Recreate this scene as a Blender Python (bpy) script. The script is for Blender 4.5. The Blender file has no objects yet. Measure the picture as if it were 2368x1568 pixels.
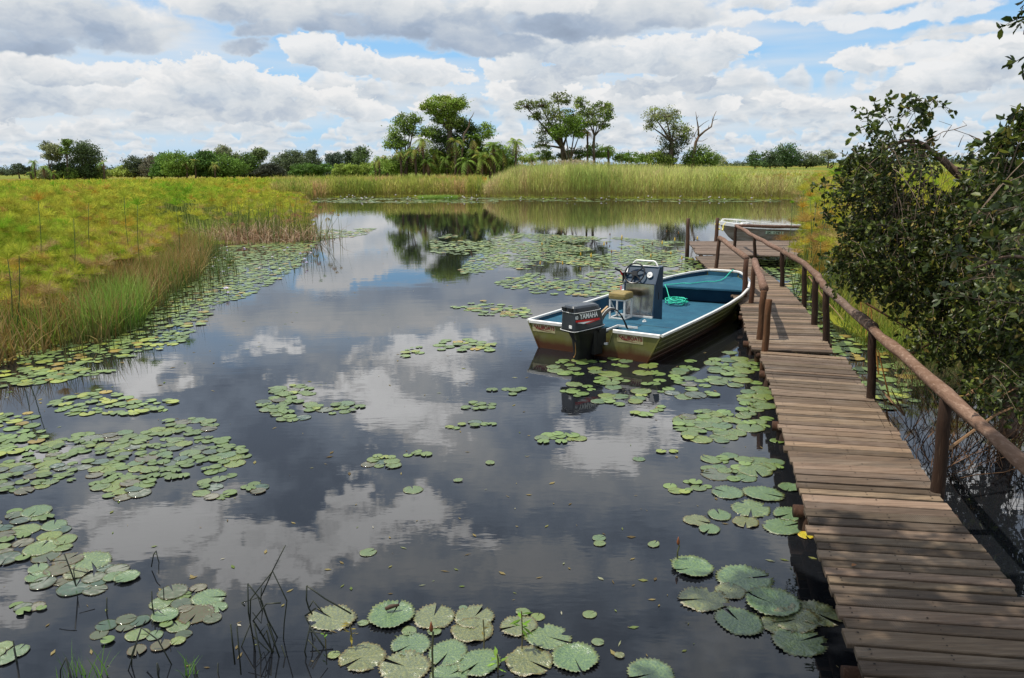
import bpy, math, random
import numpy as np
from mathutils import Vector, Matrix
random.seed(7)
RNG = np.random.default_rng(11)
SC = bpy.context.scene
COL = SC.collection
# ------------------------------------------------------------------ camera
F = 1805.0                      # focal length in units of a 2367 wide picture
PITCH = math.radians(12.56)
ROLL = math.radians(-0.53)
CAMZ = 2.9
CROT = (Matrix.Rotation(math.radians(90) - PITCH, 3, 'X') @ Matrix.Rotation(ROLL, 3, 'Z'))
cd = bpy.data.cameras.new('camera')
cam = bpy.data.objects.new('camera', cd)
COL.objects.link(cam)
cam.matrix_world = Matrix.Translation((0, 0, CAMZ)) @ CROT.to_4x4()
cd.sensor_width = 36.0
cd.lens = 36.0 * F / 2367.0
cd.clip_start = 0.05
cd.clip_end = 5000
SC.camera = cam
# ------------------------------------------------------------------ exposure
SC.view_settings.view_transform = 'Standard'
SC.view_settings.look = 'None'
SC.view_settings.exposure = 0.0
SC.view_settings.gamma = 1.0
SC.render.film_transparent = False
# ------------------------------------------------------------------ sun
SUN_EL = math.radians(66)
SUN_AZ = math.radians(-88)      # from +Y towards +X: the sun stands on the left
sl = bpy.data.lights.new('sun', 'SUN')
sl.energy = 5.0
sl.angle = math.radians(0.53)
sl.color = (1.0, 0.94, 0.83)
sun = bpy.data.objects.new('sun', sl)
COL.objects.link(sun)
sd = Vector((math.sin(SUN_AZ) * math.cos(SUN_EL), math.cos(SUN_AZ) * math.cos(SUN_EL), math.sin(SUN_EL)))
sun.rotation_euler = sd.to_track_quat('Z', 'Y').to_euler()
sun.location = sd * 60

# ------------------------------------------------------------------ noise (numpy)
_ang = np.random.default_rng(3).random((256, 256)).astype(np.float32) * 6.2832
_gx = np.cos(_ang); _gy = np.sin(_ang)
def vnoise(x, y):
    xi = np.floor(x).astype(np.int32); yi = np.floor(y).astype(np.int32)
    fx = (x - xi).astype(np.float32); fy = (y - yi).astype(np.float32)
    x0 = xi & 255; x1 = (xi + 1) & 255; y0 = yi & 255; y1 = (yi + 1) & 255
    a = _gx[y0, x0] * fx + _gy[y0, x0] * fy; b = _gx[y0, x1] * (fx - 1) + _gy[y0, x1] * fy
    c = _gx[y1, x0] * fx + _gy[y1, x0] * (fy - 1); d = _gx[y1, x1] * (fx - 1) + _gy[y1, x1] * (fy - 1)
    u = fx * fx * fx * (fx * (fx * 6 - 15) + 10); v = fy * fy * fy * (fy * (fy * 6 - 15) + 10)
    return np.clip(0.5 + 0.85 * ((a + (b - a) * u) * (1 - v) + (c + (d - c) * u) * v), 0, 1)
def fbm(x, y, octs=6, g=0.5, billow=False):
    s = 0.0; a = 1.0; t = 0.0
    for o in range(octs):
        n = vnoise(x + 17.3 * o, y + 9.1 * o) * 2 - 1
        if billow: n = 1 - 2 * np.abs(n) ** 0.8
        s = s + a * n; t += a
        a *= g; c, q = 0.8 * 2.03, 0.6 * 2.03
        x, y = x * c - y * q, x * q + y * c
    return s / t
def sstep(a, b, x):
    t = np.clip((x - a) / (b - a), 0, 1)
    return t * t * (3 - 2 * t)

# ------------------------------------------------------------------ sky: Nishita plus a field of cumulus
def make_sky():
    W, H = 1800, 900                           # 90 deg of azimuth by 45 deg of elevation, mirrored round the horizon
    az = (np.linspace(-45, 45, W, dtype=np.float32))[None, :].repeat(H, 0)
    el = (np.linspace(0, 45, H, dtype=np.float32))[:, None].repeat(W, 1)
    dpe = 45.0 / H
    shade = np.ones((H, W), np.float32) * 0.8   # brightness of cloud
    alpha = np.zeros((H, W), np.float32)
    def over(sh, al):
        nonlocal shade, alpha
        shade[:] = shade * (1 - al) + sh * al
        alpha[:] = alpha * (1 - al) + al
    def up(T, step_deg, n, k, slant=0.35):
        acc = np.zeros_like(T); w = 1.0; tot = 0
        for i in range(1, n + 1):
            s = int(round(i * step_deg / dpe)); hs = int(round(s * slant))
            sh = np.zeros_like(T)
            if s < H: sh[:H - s] = T[s:]
            if hs: sh = np.roll(sh, hs, axis=1)
            acc += sh
        return np.exp(-k * acc / n)
    AZ, EL = az, el
    lo = int(H * 15 / 45)
    az = AZ[:lo]; el = EL[:lo]
    A, S = alpha, shade
    shade = S[:lo]; alpha = A[:lo]
    # thin high veil
    v = fbm(az * 0.05 + 3, el * 0.45 + 1, 5)
    over(np.full_like(v, 0.93), np.clip(0.34 + 0.95 * v, 0.0, 0.85) * sstep(16, 8, el) * sstep(0, 3, el) + 0.35 * sstep(3, 0, el))
    # rows of distant cumulus, far (low) to near (high)
    wx = fbm(az * 0.5, el * 1.4, 3)
    rows = [(0.35, .4, .9, -.45), (0.8, .5, .75, -.45), (1.25, .65, .62, -.4), (1.75, .85, .5, -.4), (2.4, 1.1, .42, -.35), (3.2, 1.4, .34, -.35), (4.1, 1.7, .27, -.25), (5.3, 2.0, .22, -.12)]
    for k, (b, hgt, fr, thr) in enumerate(rows):
        off = 13.7 * k
        h = fbm(az * fr * 0.55 + off, el * 0 + off, 2) + 0.45 * fbm(az * fr * 2.2 + off, el * 0.6 * fr + 5, 4)
        base = b + 0.3 * hgt * fbm(az * fr * 0.5 + off * 2, el * 0.3 + 1, 2)
        top = np.clip(h - thr, 0, 1) * hgt * 1.7
        r = (el - base) / np.maximum(top, 1e-3)
        bil = fbm((az + wx) * fr * 1.7 + off, el * fr * 3.4 + off, 6, 0.55, True)
        sf = fbm((az + wx) * fr * 0.9 + off, el * fr * 2.6 + off, 5)
        T = np.where(top > 0.02, 1 - r + 0.5 * bil + 0.5 * sf, -1)
        al = sstep(0.0, 0.45, T) * sstep(-0.5, 0.15, (el - base) / hgt + 0.5 * sf) * sstep(0.0, 0.3, top / hgt)
        lit = np.clip(0.60 + 0.34 * np.clip(r, 0, 1) + 0.2 * bil + 0.34 * sf, 0.45, 1.0)
        over(lit, al * 0.86)
    def mass(ells, freq, amp, soft, kdark, step, n, dark_lo, seed, alph=1.0, flat=0.55, asp=1.7, slant=0.3, warp=1.0, gain=1.0):
        nonlocal shade, alpha
        E = np.array(ells); y0 = max(0, int((E[:, 1] - 1.6 * E[:, 3]).min() / dpe)); y1 = min(H, int((E[:, 1] + 1.7 * E[:, 3]).max() / dpe) + 10)
        az = AZ[y0:y1]; el = EL[y0:y1]; h = y1 - y0
        def up(T):
            acc = np.zeros_like(T)
            for i in range(1, n + 1):
                s = int(round(i * step / dpe)); hs = int(round(s * slant))
                sh = np.zeros_like(T)
                if s < h: sh[:h - s] = T[s:]
                if hs: sh = np.roll(sh, hs, axis=1)
                acc += sh
            return np.exp(-kdark * acc / n)
        D = np.full((h, W), -3.0, np.float32)
        X = az + warp * 1.3 * fbm(az * 0.3 + seed, el * 0.6, 5, .6); Y = el + warp * 0.6 * fbm(az * 0.35 + 7, el * 0.6 + seed, 5, .6)
        for (cx, cy, rx, ry) in ells:
            dy = (Y - cy); dy = np.where(dy < 0, dy / (ry * flat), dy / ry)
            D = np.maximum(D, 1 - ((X - cx) / rx) ** 2 - dy ** 2)
        bil = fbm(X * freq + seed, Y * freq * asp + seed, 7, 0.55, True)
        soft_n = fbm(X * freq * .5 + 2 * seed, Y * freq * asp * .5, 5)
        T = D + amp * bil + amp * 0.9 * soft_n
        al = sstep(0.0, soft, T) * alph
        L = up(np.clip(T, 0, 1.0))
        sh = dark_lo + (1.0 - dark_lo) * L + 0.13 * bil * (0.3 + L) + 0.22 * soft_n
        sh = np.clip(sh, 0.2, 1.02) * gain
        S[y0:y1] = S[y0:y1] * (1 - al) + sh * al
        A[y0:y1] = A[y0:y1] * (1 - al) + al
    for args in MASSES: mass(*args)
    # overhead deck seen only in the water
    lo = int(H * 9 / 45)
    az = AZ[lo:]; el = EL[lo:]; shade = S[lo:]; alpha = A[lo:]
    n = fbm(az * 0.09 + 4, el * 0.16 + 8, 6, .6) ; n2 = fbm(az * 0.3 + 1, el * 0.4 + 2, 5, .55, True)
    a = sstep(10.8, 14.0, el + 2 * n)
    sh = np.clip(0.49 + 0.10 * n2 + 0.60 * n, 0.26, 1.0)
    S[lo:] = S[lo:] * (1 - a) + sh * a; A[lo:] = A[lo:] * (1 - a) + a
    for args in HIGH: mass(*args)
    shade = S; alpha = A
    img = bpy.data.images.new('sky_clouds', W, H, alpha=True, float_buffer=True, is_data=True)
    px = np.ones((H, W, 4), np.float32)
    px[..., 0] = shade; px[..., 1] = alpha
    img.pixels.foreach_set(px.ravel()); img.update()
    return img
WHITE1 = [(-19.77, 4.82, 5.26, 1.89), (-22.33, 5.56, 1.83, 1.19), (-20.48, 5.88, 1.88, 1.33), (-18.09, 5.53, 1.66, 1.22), (-24.99, 4.3, 3.86, 1.31), (-15.92, 4.89, 1.7, 1.1), (-14.23, 4.77, 0.86, 0.7), (-30.56, 5.13, 2.76, 1.48), (-31.64, 3.61, 2.72, 1.24), (-28.62, 4.2, 3.13, 1.52), (-13.11, 4.36, 1.16, 0.7), (-11.94, 4.57, 1.46, 0.79), (-9.94, 3.6, 2.39, 0.86), (-18.24, 3.61, 5.67, 1.11), (-5.13, 3.95, 1.82, 0.58), (4.3, 4.31, 3.61, 0.87), (0.66, 4.93, 2.13, 1.0), (8.81, 4.37, 3.53, 1.0)]
MID = [(-13.49, 7.41, 2.0, 1.22), (-11.24, 6.76, 3.22, 1.1), (-7.44, 6.38, 4.49, 0.98), (-4.17, 5.82, 1.81, 0.57), (0.07, 6.23, 2.12, 1.13), (3.39, 6.04, 1.8, 0.85), (6.68, 6.69, 3.54, 1.25), (11.37, 6.84, 4.55, 1.64), (14.21, 7.42, 2.24, 1.21), (9.1, 4.8, 2.65, 0.8), (2.18, 7.33, 3.0, 0.84), (12.59, 5.27, 2.01, 0.7), (-31.11, 6.08, 2.49, 0.97), (-27.29, 5.51, 4.46, 1.01), (23.41, 6.17, 2.25, 1.17), (25.58, 4.24, 1.71, 0.91), (28.18, 4.75, 2.76, 1.27), (30.6, 5.6, 2.4, 1.71), (18.0, 4.27, 1.37, 0.5), (19.95, 3.65, 1.6, 0.55), (22.61, 3.43, 1.29, 0.54), (24.68, 3.09, 1.25, 0.67), (13.81, 3.69, 2.28, 0.79), (3.68, 8.15, 4.74, 1.1), (2.18, 5.2, 2.12, 0.63)]
DARK = [(-28.55, 8.66, 8.8, 2.64), (-24.63, 7.79, 2.71, 1.64), (-30.32, 7.09, 3.3, 0.95), (-17.72, 10.05, 5.96, 1.82), (-16.74, 8.79, 2.33, 0.95), (-17.24, 7.66, 1.66, 0.77), (-11.03, 10.55, 9.1, 1.7), (-5.26, 9.3, 8.22, 2.09), (-1.72, 8.07, 5.04, 1.37), (4.56, 9.23, 6.35, 2.11), (10.12, 9.61, 5.46, 1.46), (3.67, 10.6, 13.82, 1.73), (-12.82, 9.18, 4.49, 1.21)]
DARK2 = [(24.37, 9.52, 6.08, 0.74), (29.26, 7.65, 4.15, 0.63), (26.52, 7.25, 3.04, 0.4), (31.6, 6.5, 1.29, 0.39), (16.56, 10.08, 3.22, 0.57)]
LIGHT2 = [(19.31, 9.14, 2.87, 0.77), (23.22, 8.49, 3.44, 0.76), (15.24, 9.11, 1.65, 0.66), (28.01, 8.72, 2.72, 0.85), (27.08, 6.33, 3.69, 0.88)]
HWHITE = [(-6.6, 12.92, 4.86, 1.58), (-17.76, 12.31, 1.79, 0.91), (-4.07, 14.9, 1.64, 0.79), (-14.97, 15.58, 2.8, 1.22), (10.36, 17.94, 2.24, 1.86), (12.34, 19.38, 1.27, 0.92), (-30.47, 21.59, 2.33, 1.07), (-7.72, 24.67, 3.72, 1.21), (-3.71, 26.66, 3.1, 0.9), (-26.84, 13.19, 3.49, 1.7), (-8.42, 17.87, 3.94, 1.87), (-9.94, 15.92, 2.9, 1.09), (-6.18, 19.54, 2.32, 1.25), (7.82, 20.52, 3.59, 1.7), (9.75, 19.21, 1.94, 0.93), (5.15, 19.36, 1.98, 0.94), (-26.68, 23.74, 5.15, 1.92), (-21.02, 25.59, 4.96, 1.98), (-14.74, 25.86, 4.93, 2.35), (-12.3, 23.43, 1.96, 1.5), (-16.53, 27.96, 2.92, 1.14), (-22.8, 22.44, 2.65, 1.14), (-33.42, 17.44, 2.89, 1.05), (-35.11, 25.76, 2.91, 1.49), (-20.92, 27.59, 3.73, 1.11), (31.56, 20.78, 2.88, 1.6)]
HSOFT = [(2.14, 28.51, 8.9, 1.77), (5.45, 16.85, 4.87, 1.57), (2.16, 11.18, 6.41, 1.27), (23.23, 25.31, 5.58, 2.24)]
MASSES = [(WHITE1, 1.0, .48, .20, 1.9, .22, 9, .56, 3.1, .95),
          (MID, .8, .48, .28, 1.6, .22, 9, .48, 8.3, .95),
          (LIGHT2, .6, .5, .6, 1.0, .3, 7, .68, 21.3, .9),
          (DARK, .4, .30, .75, 2.6, .35, 10, .40, 12.9),
          (DARK2, .5, .3, .9, 2.0, .3, 7, .36, 5.9)]
HIGH = [(HSOFT, .35, .6, 1.1, .8, .5, 6, .55, 2.2, .5, .9, 1.2, .3, 2.0, 1.15),
        (HWHITE, .28, .8, .95, .5, .5, 6, .66, 6.6, .85, .9, 1.3, .3, 3.0, 1.8)]
def make_world():
    img = make_sky()
    w = bpy.data.worlds.new('World'); SC.world = w; w.use_nodes = True
    nt = w.node_tree; N = nt.nodes; K = nt.links; N.clear()
    out = N.new('ShaderNodeOutputWorld'); bg = N.new('ShaderNodeBackground'); K.new(bg.outputs[0], out.inputs[0])
    bg.inputs[1].default_value = 0.10
    sky = N.new('ShaderNodeTexSky'); sky.sky_type = 'NISHITA'; sky.sun_disc = False
    sky.sun_elevation = SUN_EL; sky.sun_rotation = SUN_AZ; sky.altitude = 900; sky.air_density = 1.0; sky.dust_density = 0.6
    def M(op, a, b=None):
        n = N.new('ShaderNodeMath'); n.operation = op
        for i, v in enumerate((a, b)):
            if v is None: continue
            if isinstance(v, (int, float)): n.inputs[i].default_value = v
            else: K.new(v, n.inputs[i])
        return n.outputs[0]
    tc = N.new('ShaderNodeTexCoord'); sp = N.new('ShaderNodeSeparateXYZ'); K.new(tc.outputs['Generated'], sp.inputs[0])
    az = M('ARCTAN2', sp.outputs[0], sp.outputs[1]); el = M('ARCSINE', sp.outputs[2])
    u = M('ADD', M('MULTIPLY', az, 2 / math.pi), 0.5); v = M('MULTIPLY', el, 4 / math.pi)
    cx = N.new('ShaderNodeCombineXYZ'); K.new(u, cx.inputs[0]); K.new(v, cx.inputs[1])
    t = N.new('ShaderNodeTexImage'); t.image = img; t.extension = 'MIRROR'; K.new(cx.outputs[0], t.inputs[0])
    sc = N.new('ShaderNodeSeparateColor'); K.new(t.outputs[0], sc.inputs[0])
    ramp = N.new('ShaderNodeValToRGB'); e = ramp.color_ramp.elements
    e[0].position = 0.2; e[0].color = (0.19, 0.24, 0.33, 1)
    e[1].position = 1.0; e[1].color = (0.86, 0.86, 0.86, 1)
    q = e.new(0.5); q.color = (0.39, 0.47, 0.59, 1)
    q = e.new(0.72); q.color = (0.66, 0.70, 0.74, 1)
    K.new(sc.outputs[0], ramp.inputs[0])
    sc1 = N.new('ShaderNodeVectorMath'); sc1.operation = 'SCALE'; K.new(ramp.outputs[0], sc1.inputs[0]); K.new(M('MULTIPLY', M('MAXIMUM', sc.outputs[0], 1.0), 10.0), sc1.inputs[3])
    hsv = N.new('ShaderNodeHueSaturation'); K.new(sky.outputs[0], hsv.inputs['Color']); hsv.inputs['Saturation'].default_value = 1.35; hsv.inputs['Value'].default_value = 1.5
    mx = N.new('ShaderNodeMix'); mx.data_type = 'RGBA'; K.new(sc.outputs[1], mx.inputs[0])
    hz = N.new('ShaderNodeMix'); hz.data_type = 'RGBA'; hz.inputs[7].default_value = (3.3, 6.0, 9.2, 1); K.new(hsv.outputs[0], hz.inputs[6])
    hf = N.new('ShaderNodeMapRange'); K.new(el, hf.inputs[0]); hf.inputs[1].default_value = 0.0; hf.inputs[2].default_value = 0.35; hf.inputs[3].default_value = 0.85; hf.inputs[4].default_value = 0.2; K.new(hf.outputs[0], hz.inputs[0])
    K.new(hz.outputs[2], mx.inputs[6]); K.new(sc1.outputs[0], mx.inputs[7])
    gn = N.new('ShaderNodeMapRange'); K.new(el, gn.inputs[0]); gn.inputs[1].default_value = math.radians(10.5); gn.inputs[2].default_value = math.radians(18); gn.inputs[3].default_value = 1.0; gn.inputs[4].default_value = 1.45
    gv = N.new('ShaderNodeVectorMath'); gv.operation = 'SCALE'; K.new(mx.outputs[2], gv.inputs[0]); K.new(gn.outputs[0], gv.inputs[3])
    K.new(gv.outputs[0], bg.inputs[0])
make_world()
# ------------------------------------------------------------------ helpers
def ray(x, y):
    d = CROT @ Vector(((x - 1183.5) / F, -(y - 784) / F, -1.0))
    return d
def P(x, y, z=0.0):
    d = ray(x, y); t = (z - CAMZ) / d.z
    return Vector((d.x * t, d.y * t, z))
def PD(x, y, dist):
    d = ray(x, y); t = dist / d.y
    return Vector((d.x * t, dist, CAMZ + d.z * t))
def proj(p):
    l = CROT.transposed() @ (Vector(p) - Vector((0, 0, CAMZ)))
    return (1183.5 + F * l.x / -l.z, 784 - F * l.y / -l.z)
def solve_z(base, ytop):
    lo, hi = -1.0, 40.0
    for _ in range(40):
        m = (lo + hi) / 2
        if proj((base[0], base[1], m))[1] > ytop: lo = m
        else: hi = m
    return lo

class MB:
    """collects quads / triangles, per-vertex tint, then links ONE mesh object"""
    def __init__(s): s.v = []; s.c = []; s.q = []; s.t = []; s.g = []; s.n = 0; s.mq = []; s.mt = []
    def add(s, v, quads=None, tris=None, tint=(1, 1, 1), mat=0, ngons=None):
        v = np.asarray(v, np.float32).reshape(-1, 3); s.v.append(v)
        t = np.asarray(tint, np.float32)
        if t.ndim == 1: t = np.broadcast_to(t, (len(v), 3))
        s.c.append(t)
        if quads is not None and len(quads):
            q = np.asarray(quads, np.int64).reshape(-1, 4) + s.n; s.q.append(q); s.mq.append(np.full(len(q), mat))
        if tris is not None and len(tris):
            q = np.asarray(tris, np.int64).reshape(-1, 3) + s.n; s.t.append(q); s.mt.append(np.full(len(q), mat))
        if ngons:
            for g in ngons: s.g.append(([i + s.n for i in g], mat))
        s.n += len(v)
    def mesh(s, name, mats, smooth=False):
        me = bpy.data.meshes.new(name)
        v = np.concatenate(s.v); c = np.concatenate(s.c)
        q = np.concatenate(s.q) if s.q else np.zeros((0, 4), np.int64)
        t = np.concatenate(s.t) if s.t else np.zeros((0, 3), np.int64)
        gl = [np.asarray(g, np.int64) for g, m in s.g]
        loops = np.concatenate([q.ravel(), t.ravel()] + gl) if (len(q) or len(t) or gl) else np.zeros(0, np.int64)
        cnt = np.concatenate([np.full(len(q), 4), np.full(len(t), 3), np.array([len(g) for g in gl], np.int64)]).astype(np.int32)
        if len(cnt) == 0: raise ValueError('empty mesh ' + name)
        st = np.concatenate([[0], np.cumsum(cnt)[:-1]]).astype(np.int32)
        mi = np.concatenate([np.concatenate(s.mq) if s.mq else np.zeros(0), np.concatenate(s.mt) if s.mt else np.zeros(0), np.array([m for g, m in s.g])]).astype(np.int32)
        me.vertices.add(len(v)); me.vertices.foreach_set('co', v.ravel())
        me.loops.add(len(loops)); me.loops.foreach_set('vertex_index', loops.astype(np.int32))
        me.polygons.add(len(cnt)); me.polygons.foreach_set('loop_start', st)
        me.polygons.foreach_set('loop_total', cnt)
        me.polygons.foreach_set('material_index', mi)
        me.polygons.foreach_set('use_smooth', np.full(len(cnt), smooth))
        a = me.color_attributes.new('tint', 'FLOAT_COLOR', 'POINT')
        a.data.foreach_set('color', np.concatenate([c, np.ones((len(c), 1), np.float32)], 1).astype(np.float32).ravel())
        for m in (mats if isinstance(mats, (list, tuple)) else [mats]): me.materials.append(m)
        me.update(calc_edges=True); me.validate()
        return me
    def build(s, name, mats, parent=None, smooth=False, loc=None, origin=None):
        if origin is not None:
            o = np.asarray(origin, np.float32); s.v = [a - o for a in s.v]; loc = origin
        ob = bpy.data.objects.new(name, s.mesh(name, mats, smooth)); COL.objects.link(ob)
        if parent: ob.parent = parent
        if loc is not None: ob.location = loc
        return ob
    # ---- shapes
    def box(s, c, sz, R=None, tint=(1, 1, 1), mat=0, taper=1.0):
        x, y, z = np.array(sz) / 2
        v = np.array([[-x, -y, -z], [x, -y, -z], [x, y, -z], [-x, y, -z], [-x * taper, -y * taper, z], [x * taper, -y * taper, z], [x * taper, y * taper, z], [-x * taper, y * taper, z]])
        if R is not None: v = v @ np.array(R).T
        s.add(v + np.array(c), [[0, 3, 2, 1], [4, 5, 6, 7], [0, 1, 5, 4], [1, 2, 6, 5], [2, 3, 7, 6], [3, 0, 4, 7]], tint=tint, mat=mat)
    def tube(s, pts, r, n=8, tint=(1, 1, 1), mat=0, cap=True, noise=0.0):
        pts = np.asarray(pts, float); m = len(pts)
        r = np.broadcast_to(np.asarray(r, float), (m,)).copy()
        d = np.gradient(pts, axis=0); d /= np.maximum(np.linalg.norm(d, axis=1, keepdims=True), 1e-9)
        ref = np.array([0, 0, 1.0]) if abs(d[0, 2]) < 0.9 else np.array([1.0, 0, 0])
        V = []; u = np.cross(d[0], ref); u /= np.linalg.norm(u)
        a = np.linspace(0, 2 * np.pi, n, endpoint=False)
        for i in range(m):
            u = u - d[i] * np.dot(u, d[i]); u /= np.linalg.norm(u); w = np.cross(d[i], u)
            rr = r[i] * (1 + (noise * RNG.standard_normal(n) if noise else 0))
            V.append(pts[i] + np.outer(np.cos(a) * rr, u) + np.outer(np.sin(a) * rr, w))
        V = np.concatenate(V); Q = []
        k = np.arange(n); k2 = (k + 1) % n
        for i in range(m - 1):
            Q.append(np.stack([i * n + k, i * n + k2, (i + 1) * n + k2, (i + 1) * n + k], 1))
        s.add(V, np.concatenate(Q), tint=tint, mat=mat, ngons=([list(range(n))[::-1], [(m - 1) * n + j for j in range(n)]] if cap else None))
    def prism(s, poly, z0, z1, tint=(1, 1, 1), mat=0):
        """closed outline in xy extruded in z"""
        n = len(poly); v = [(p[0], p[1], z0) for p in poly] + [(p[0], p[1], z1) for p in poly]
        s.add(v, [[i, (i + 1) % n, n + (i + 1) % n, n + i] for i in range(n)], ngons=[list(range(n))[::-1], list(range(n, 2 * n))], tint=tint, mat=mat)
    def loft(s, rings, closed=True, caps=True, tint=(1, 1, 1), mat=0):
        R = np.asarray(rings, float); m, n = R.shape[:2]; Q = []
        k = np.arange(n if closed else n - 1); k2 = (k + 1) % n
        for i in range(m - 1): Q.append(np.stack([i * n + k, i * n + k2, (i + 1) * n + k2, (i + 1) * n + k], 1))
        s.add(R.reshape(-1, 3), np.concatenate(Q), tint=tint, mat=mat, ngons=([list(range(n))[::-1], [(m - 1) * n + j for j in range(n)]] if caps else None))

def empty(name, loc=(0, 0, 0), rz=0.0):
    o = bpy.data.objects.new(name, None); COL.objects.link(o)
    o.location = loc; o.rotation_euler = (0, 0, rz); o.empty_display_size = 0.2
    return o
def tag(o, label=None, cat=None, group=None, kind=None):
    if label: o['label'] = label
    if cat: o['category'] = cat
    if group: o['group'] = group
    if kind: o['kind'] = kind
    return o
def copy_obj(o, parent=None):
    c = o.copy(); COL.objects.link(c)
    if parent: c.parent = parent
    return c

# ------------------------------------------------------------------ materials
def mat(name, col=(0.5, 0.5, 0.5), rough=0.6, metal=0.0, spec=0.5, tint=False, trans=0.0, noise=None, bump=None, coords='Object', coat=0.0, extra=None, hsv=None):
    """noise=(scale, (r,g,b) second colour, detail, stretch xyz, lo, hi)"""
    m = bpy.data.materials.new(name); m.use_nodes = True
    nt = m.node_tree; N = nt.nodes; K = nt.links
    b = N['Principled BSDF']; out = N['Material Output']
    b.inputs['Roughness'].default_value = rough; b.inputs['Metallic'].default_value = metal
    b.inputs['Specular IOR Level'].default_value = spec; b.inputs['Coat Weight'].default_value = coat
    tc = N.new('ShaderNodeTexCoord')
    base = None
    rgb = N.new('ShaderNodeRGB'); rgb.outputs[0].default_value = (*col, 1); base = rgb.outputs[0]
    def nz(sc, det, st, rg=0.6):
        mp = N.new('ShaderNodeMapping'); K.new(tc.outputs[coords], mp.inputs[0]); mp.inputs['Scale'].default_value = st
        n = N.new('ShaderNodeTexNoise'); n.inputs['Scale'].default_value = sc; n.inputs['Detail'].default_value = det; n.inputs['Roughness'].default_value = rg
        K.new(mp.outputs[0], n.inputs['Vector']); return n.outputs[0]
    def mixc(f, a, c2, blend='MIX'):
        x = N.new('ShaderNodeMix'); x.data_type = 'RGBA'; x.blend_type = blend
        if isinstance(f, float): x.inputs[0].default_value = f
        else: K.new(f, x.inputs[0])
        for i, q in ((6, a), (7, c2)):
            if isinstance(q, tuple): x.inputs[i].default_value = (*q, 1)
            else: K.new(q, x.inputs[i])
        return x.outputs[2]
    for nn in (noise if isinstance(noise, list) else [noise] if noise else []):
        sc, c2, det, st, lo, hi = nn
        f = nz(sc, det, st)
        mr = N.new('ShaderNodeMapRange'); mr.inputs[1].default_value = lo; mr.inputs[2].default_value = hi; K.new(f, mr.inputs[0])
        base = mixc(mr.outputs[0], base, c2)
    if tint:
        at = N.new('ShaderNodeAttribute'); at.attribute_name = 'tint'
        base = mixc(1.0, base, at.outputs['Color'], 'MULTIPLY')
    if extra: base = extra(N, K, tc, base, mixc, nz) or base
    K.new(base, b.inputs['Base Color'])
    if bump:
        sc, det, st, strg, dist = bump
        f = nz(sc, det, st); bp = N.new('ShaderNodeBump'); bp.inputs['Strength'].default_value = strg; bp.inputs['Distance'].default_value = dist
        K.new(f, bp.inputs['Height']); K.new(bp.outputs[0], b.inputs['Normal'])
    if trans > 0:
        tr = N.new('ShaderNodeBsdfTranslucent'); mxs = N.new('ShaderNodeMixShader'); mxs.inputs[0].default_value = trans
        K.new(base, tr.inputs[0]); K.new(b.outputs[0], mxs.inputs[1]); K.new(tr.outputs[0], mxs.inputs[2]); K.new(mxs.outputs[0], out.inputs[0])
    return m
def arr(*a): return np.array(a, float)

# ------------------------------------------------------------------ water
def water_mat():
    m = bpy.data.materials.new('dark_water'); m.use_nodes = True
    nt = m.node_tree; N = nt.nodes; K = nt.links; b = N['Principled BSDF']
    b.inputs['IOR'].default_value = 1.5
    b.inputs['Roughness'].default_value = 0.015
    tc = N.new('ShaderNodeTexCoord')
    def nz(sc, det, st, rot=0):
        mp = N.new('ShaderNodeMapping'); K.new(tc.outputs['Object'], mp.inputs[0]); mp.inputs['Scale'].default_value = st; mp.inputs['Rotation'].default_value = (0, 0, rot)
        n = N.new('ShaderNodeTexNoise'); n.inputs['Scale'].default_value = sc; n.inputs['Detail'].default_value = det
        K.new(mp.outputs[0], n.inputs['Vector']); return n.outputs[0]
    bed = N.new('ShaderNodeMix'); bed.data_type = 'RGBA'; K.new(nz(0.35, 4, (1, 1, 1)), bed.inputs[0])
    bed.inputs[6].default_value = (0.006, 0.008, 0.012, 1); bed.inputs[7].default_value = (0.010, 0.010, 0.010, 1)
    K.new(bed.outputs[2], b.inputs['Base Color'])
    # wind ruffled patches between smooth ones
    patch = nz(0.16, 3, (1, 1, 1))
    mr = N.new('ShaderNodeMapRange'); K.new(patch, mr.inputs[0]); mr.inputs[1].default_value = 0.42; mr.inputs[2].default_value = 0.62
    mr.inputs[3].default_value = 0.25; mr.inputs[4].default_value = 1.0
    rip = nz(9.0, 2, (0.55, 1.5, 1), 0.25)
    sw = nz(1.6, 2, (0.6, 1.3, 1), -0.2)
    h = N.new('ShaderNodeMath'); h.operation = 'MULTIPLY'; K.new(rip, h.inputs[0]); K.new(mr.outputs[0], h.inputs[1])
    b1 = N.new('ShaderNodeBump'); b1.inputs['Strength'].default_value = 1.0; b1.inputs['Distance'].default_value = 0.0006; K.new(h.outputs[0], b1.inputs['Height'])
    b2 = N.new('ShaderNodeBump'); b2.inputs['Strength'].default_value = 1.0; b2.inputs['Distance'].default_value = 0.0011; K.new(sw, b2.inputs['Height']); K.new(b1.outputs[0], b2.inputs['Normal'])
    K.new(b2.outputs[0], b.inputs['Normal'])
    return m
WATER = water_mat()
w = MB(); w.add([(-120, -8, 0), (120, -8, 0), (120, 110, 0), (-120, 110, 0)], [[0, 1, 2, 3]])
tag(w.build('water', WATER), kind='structure')

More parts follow.
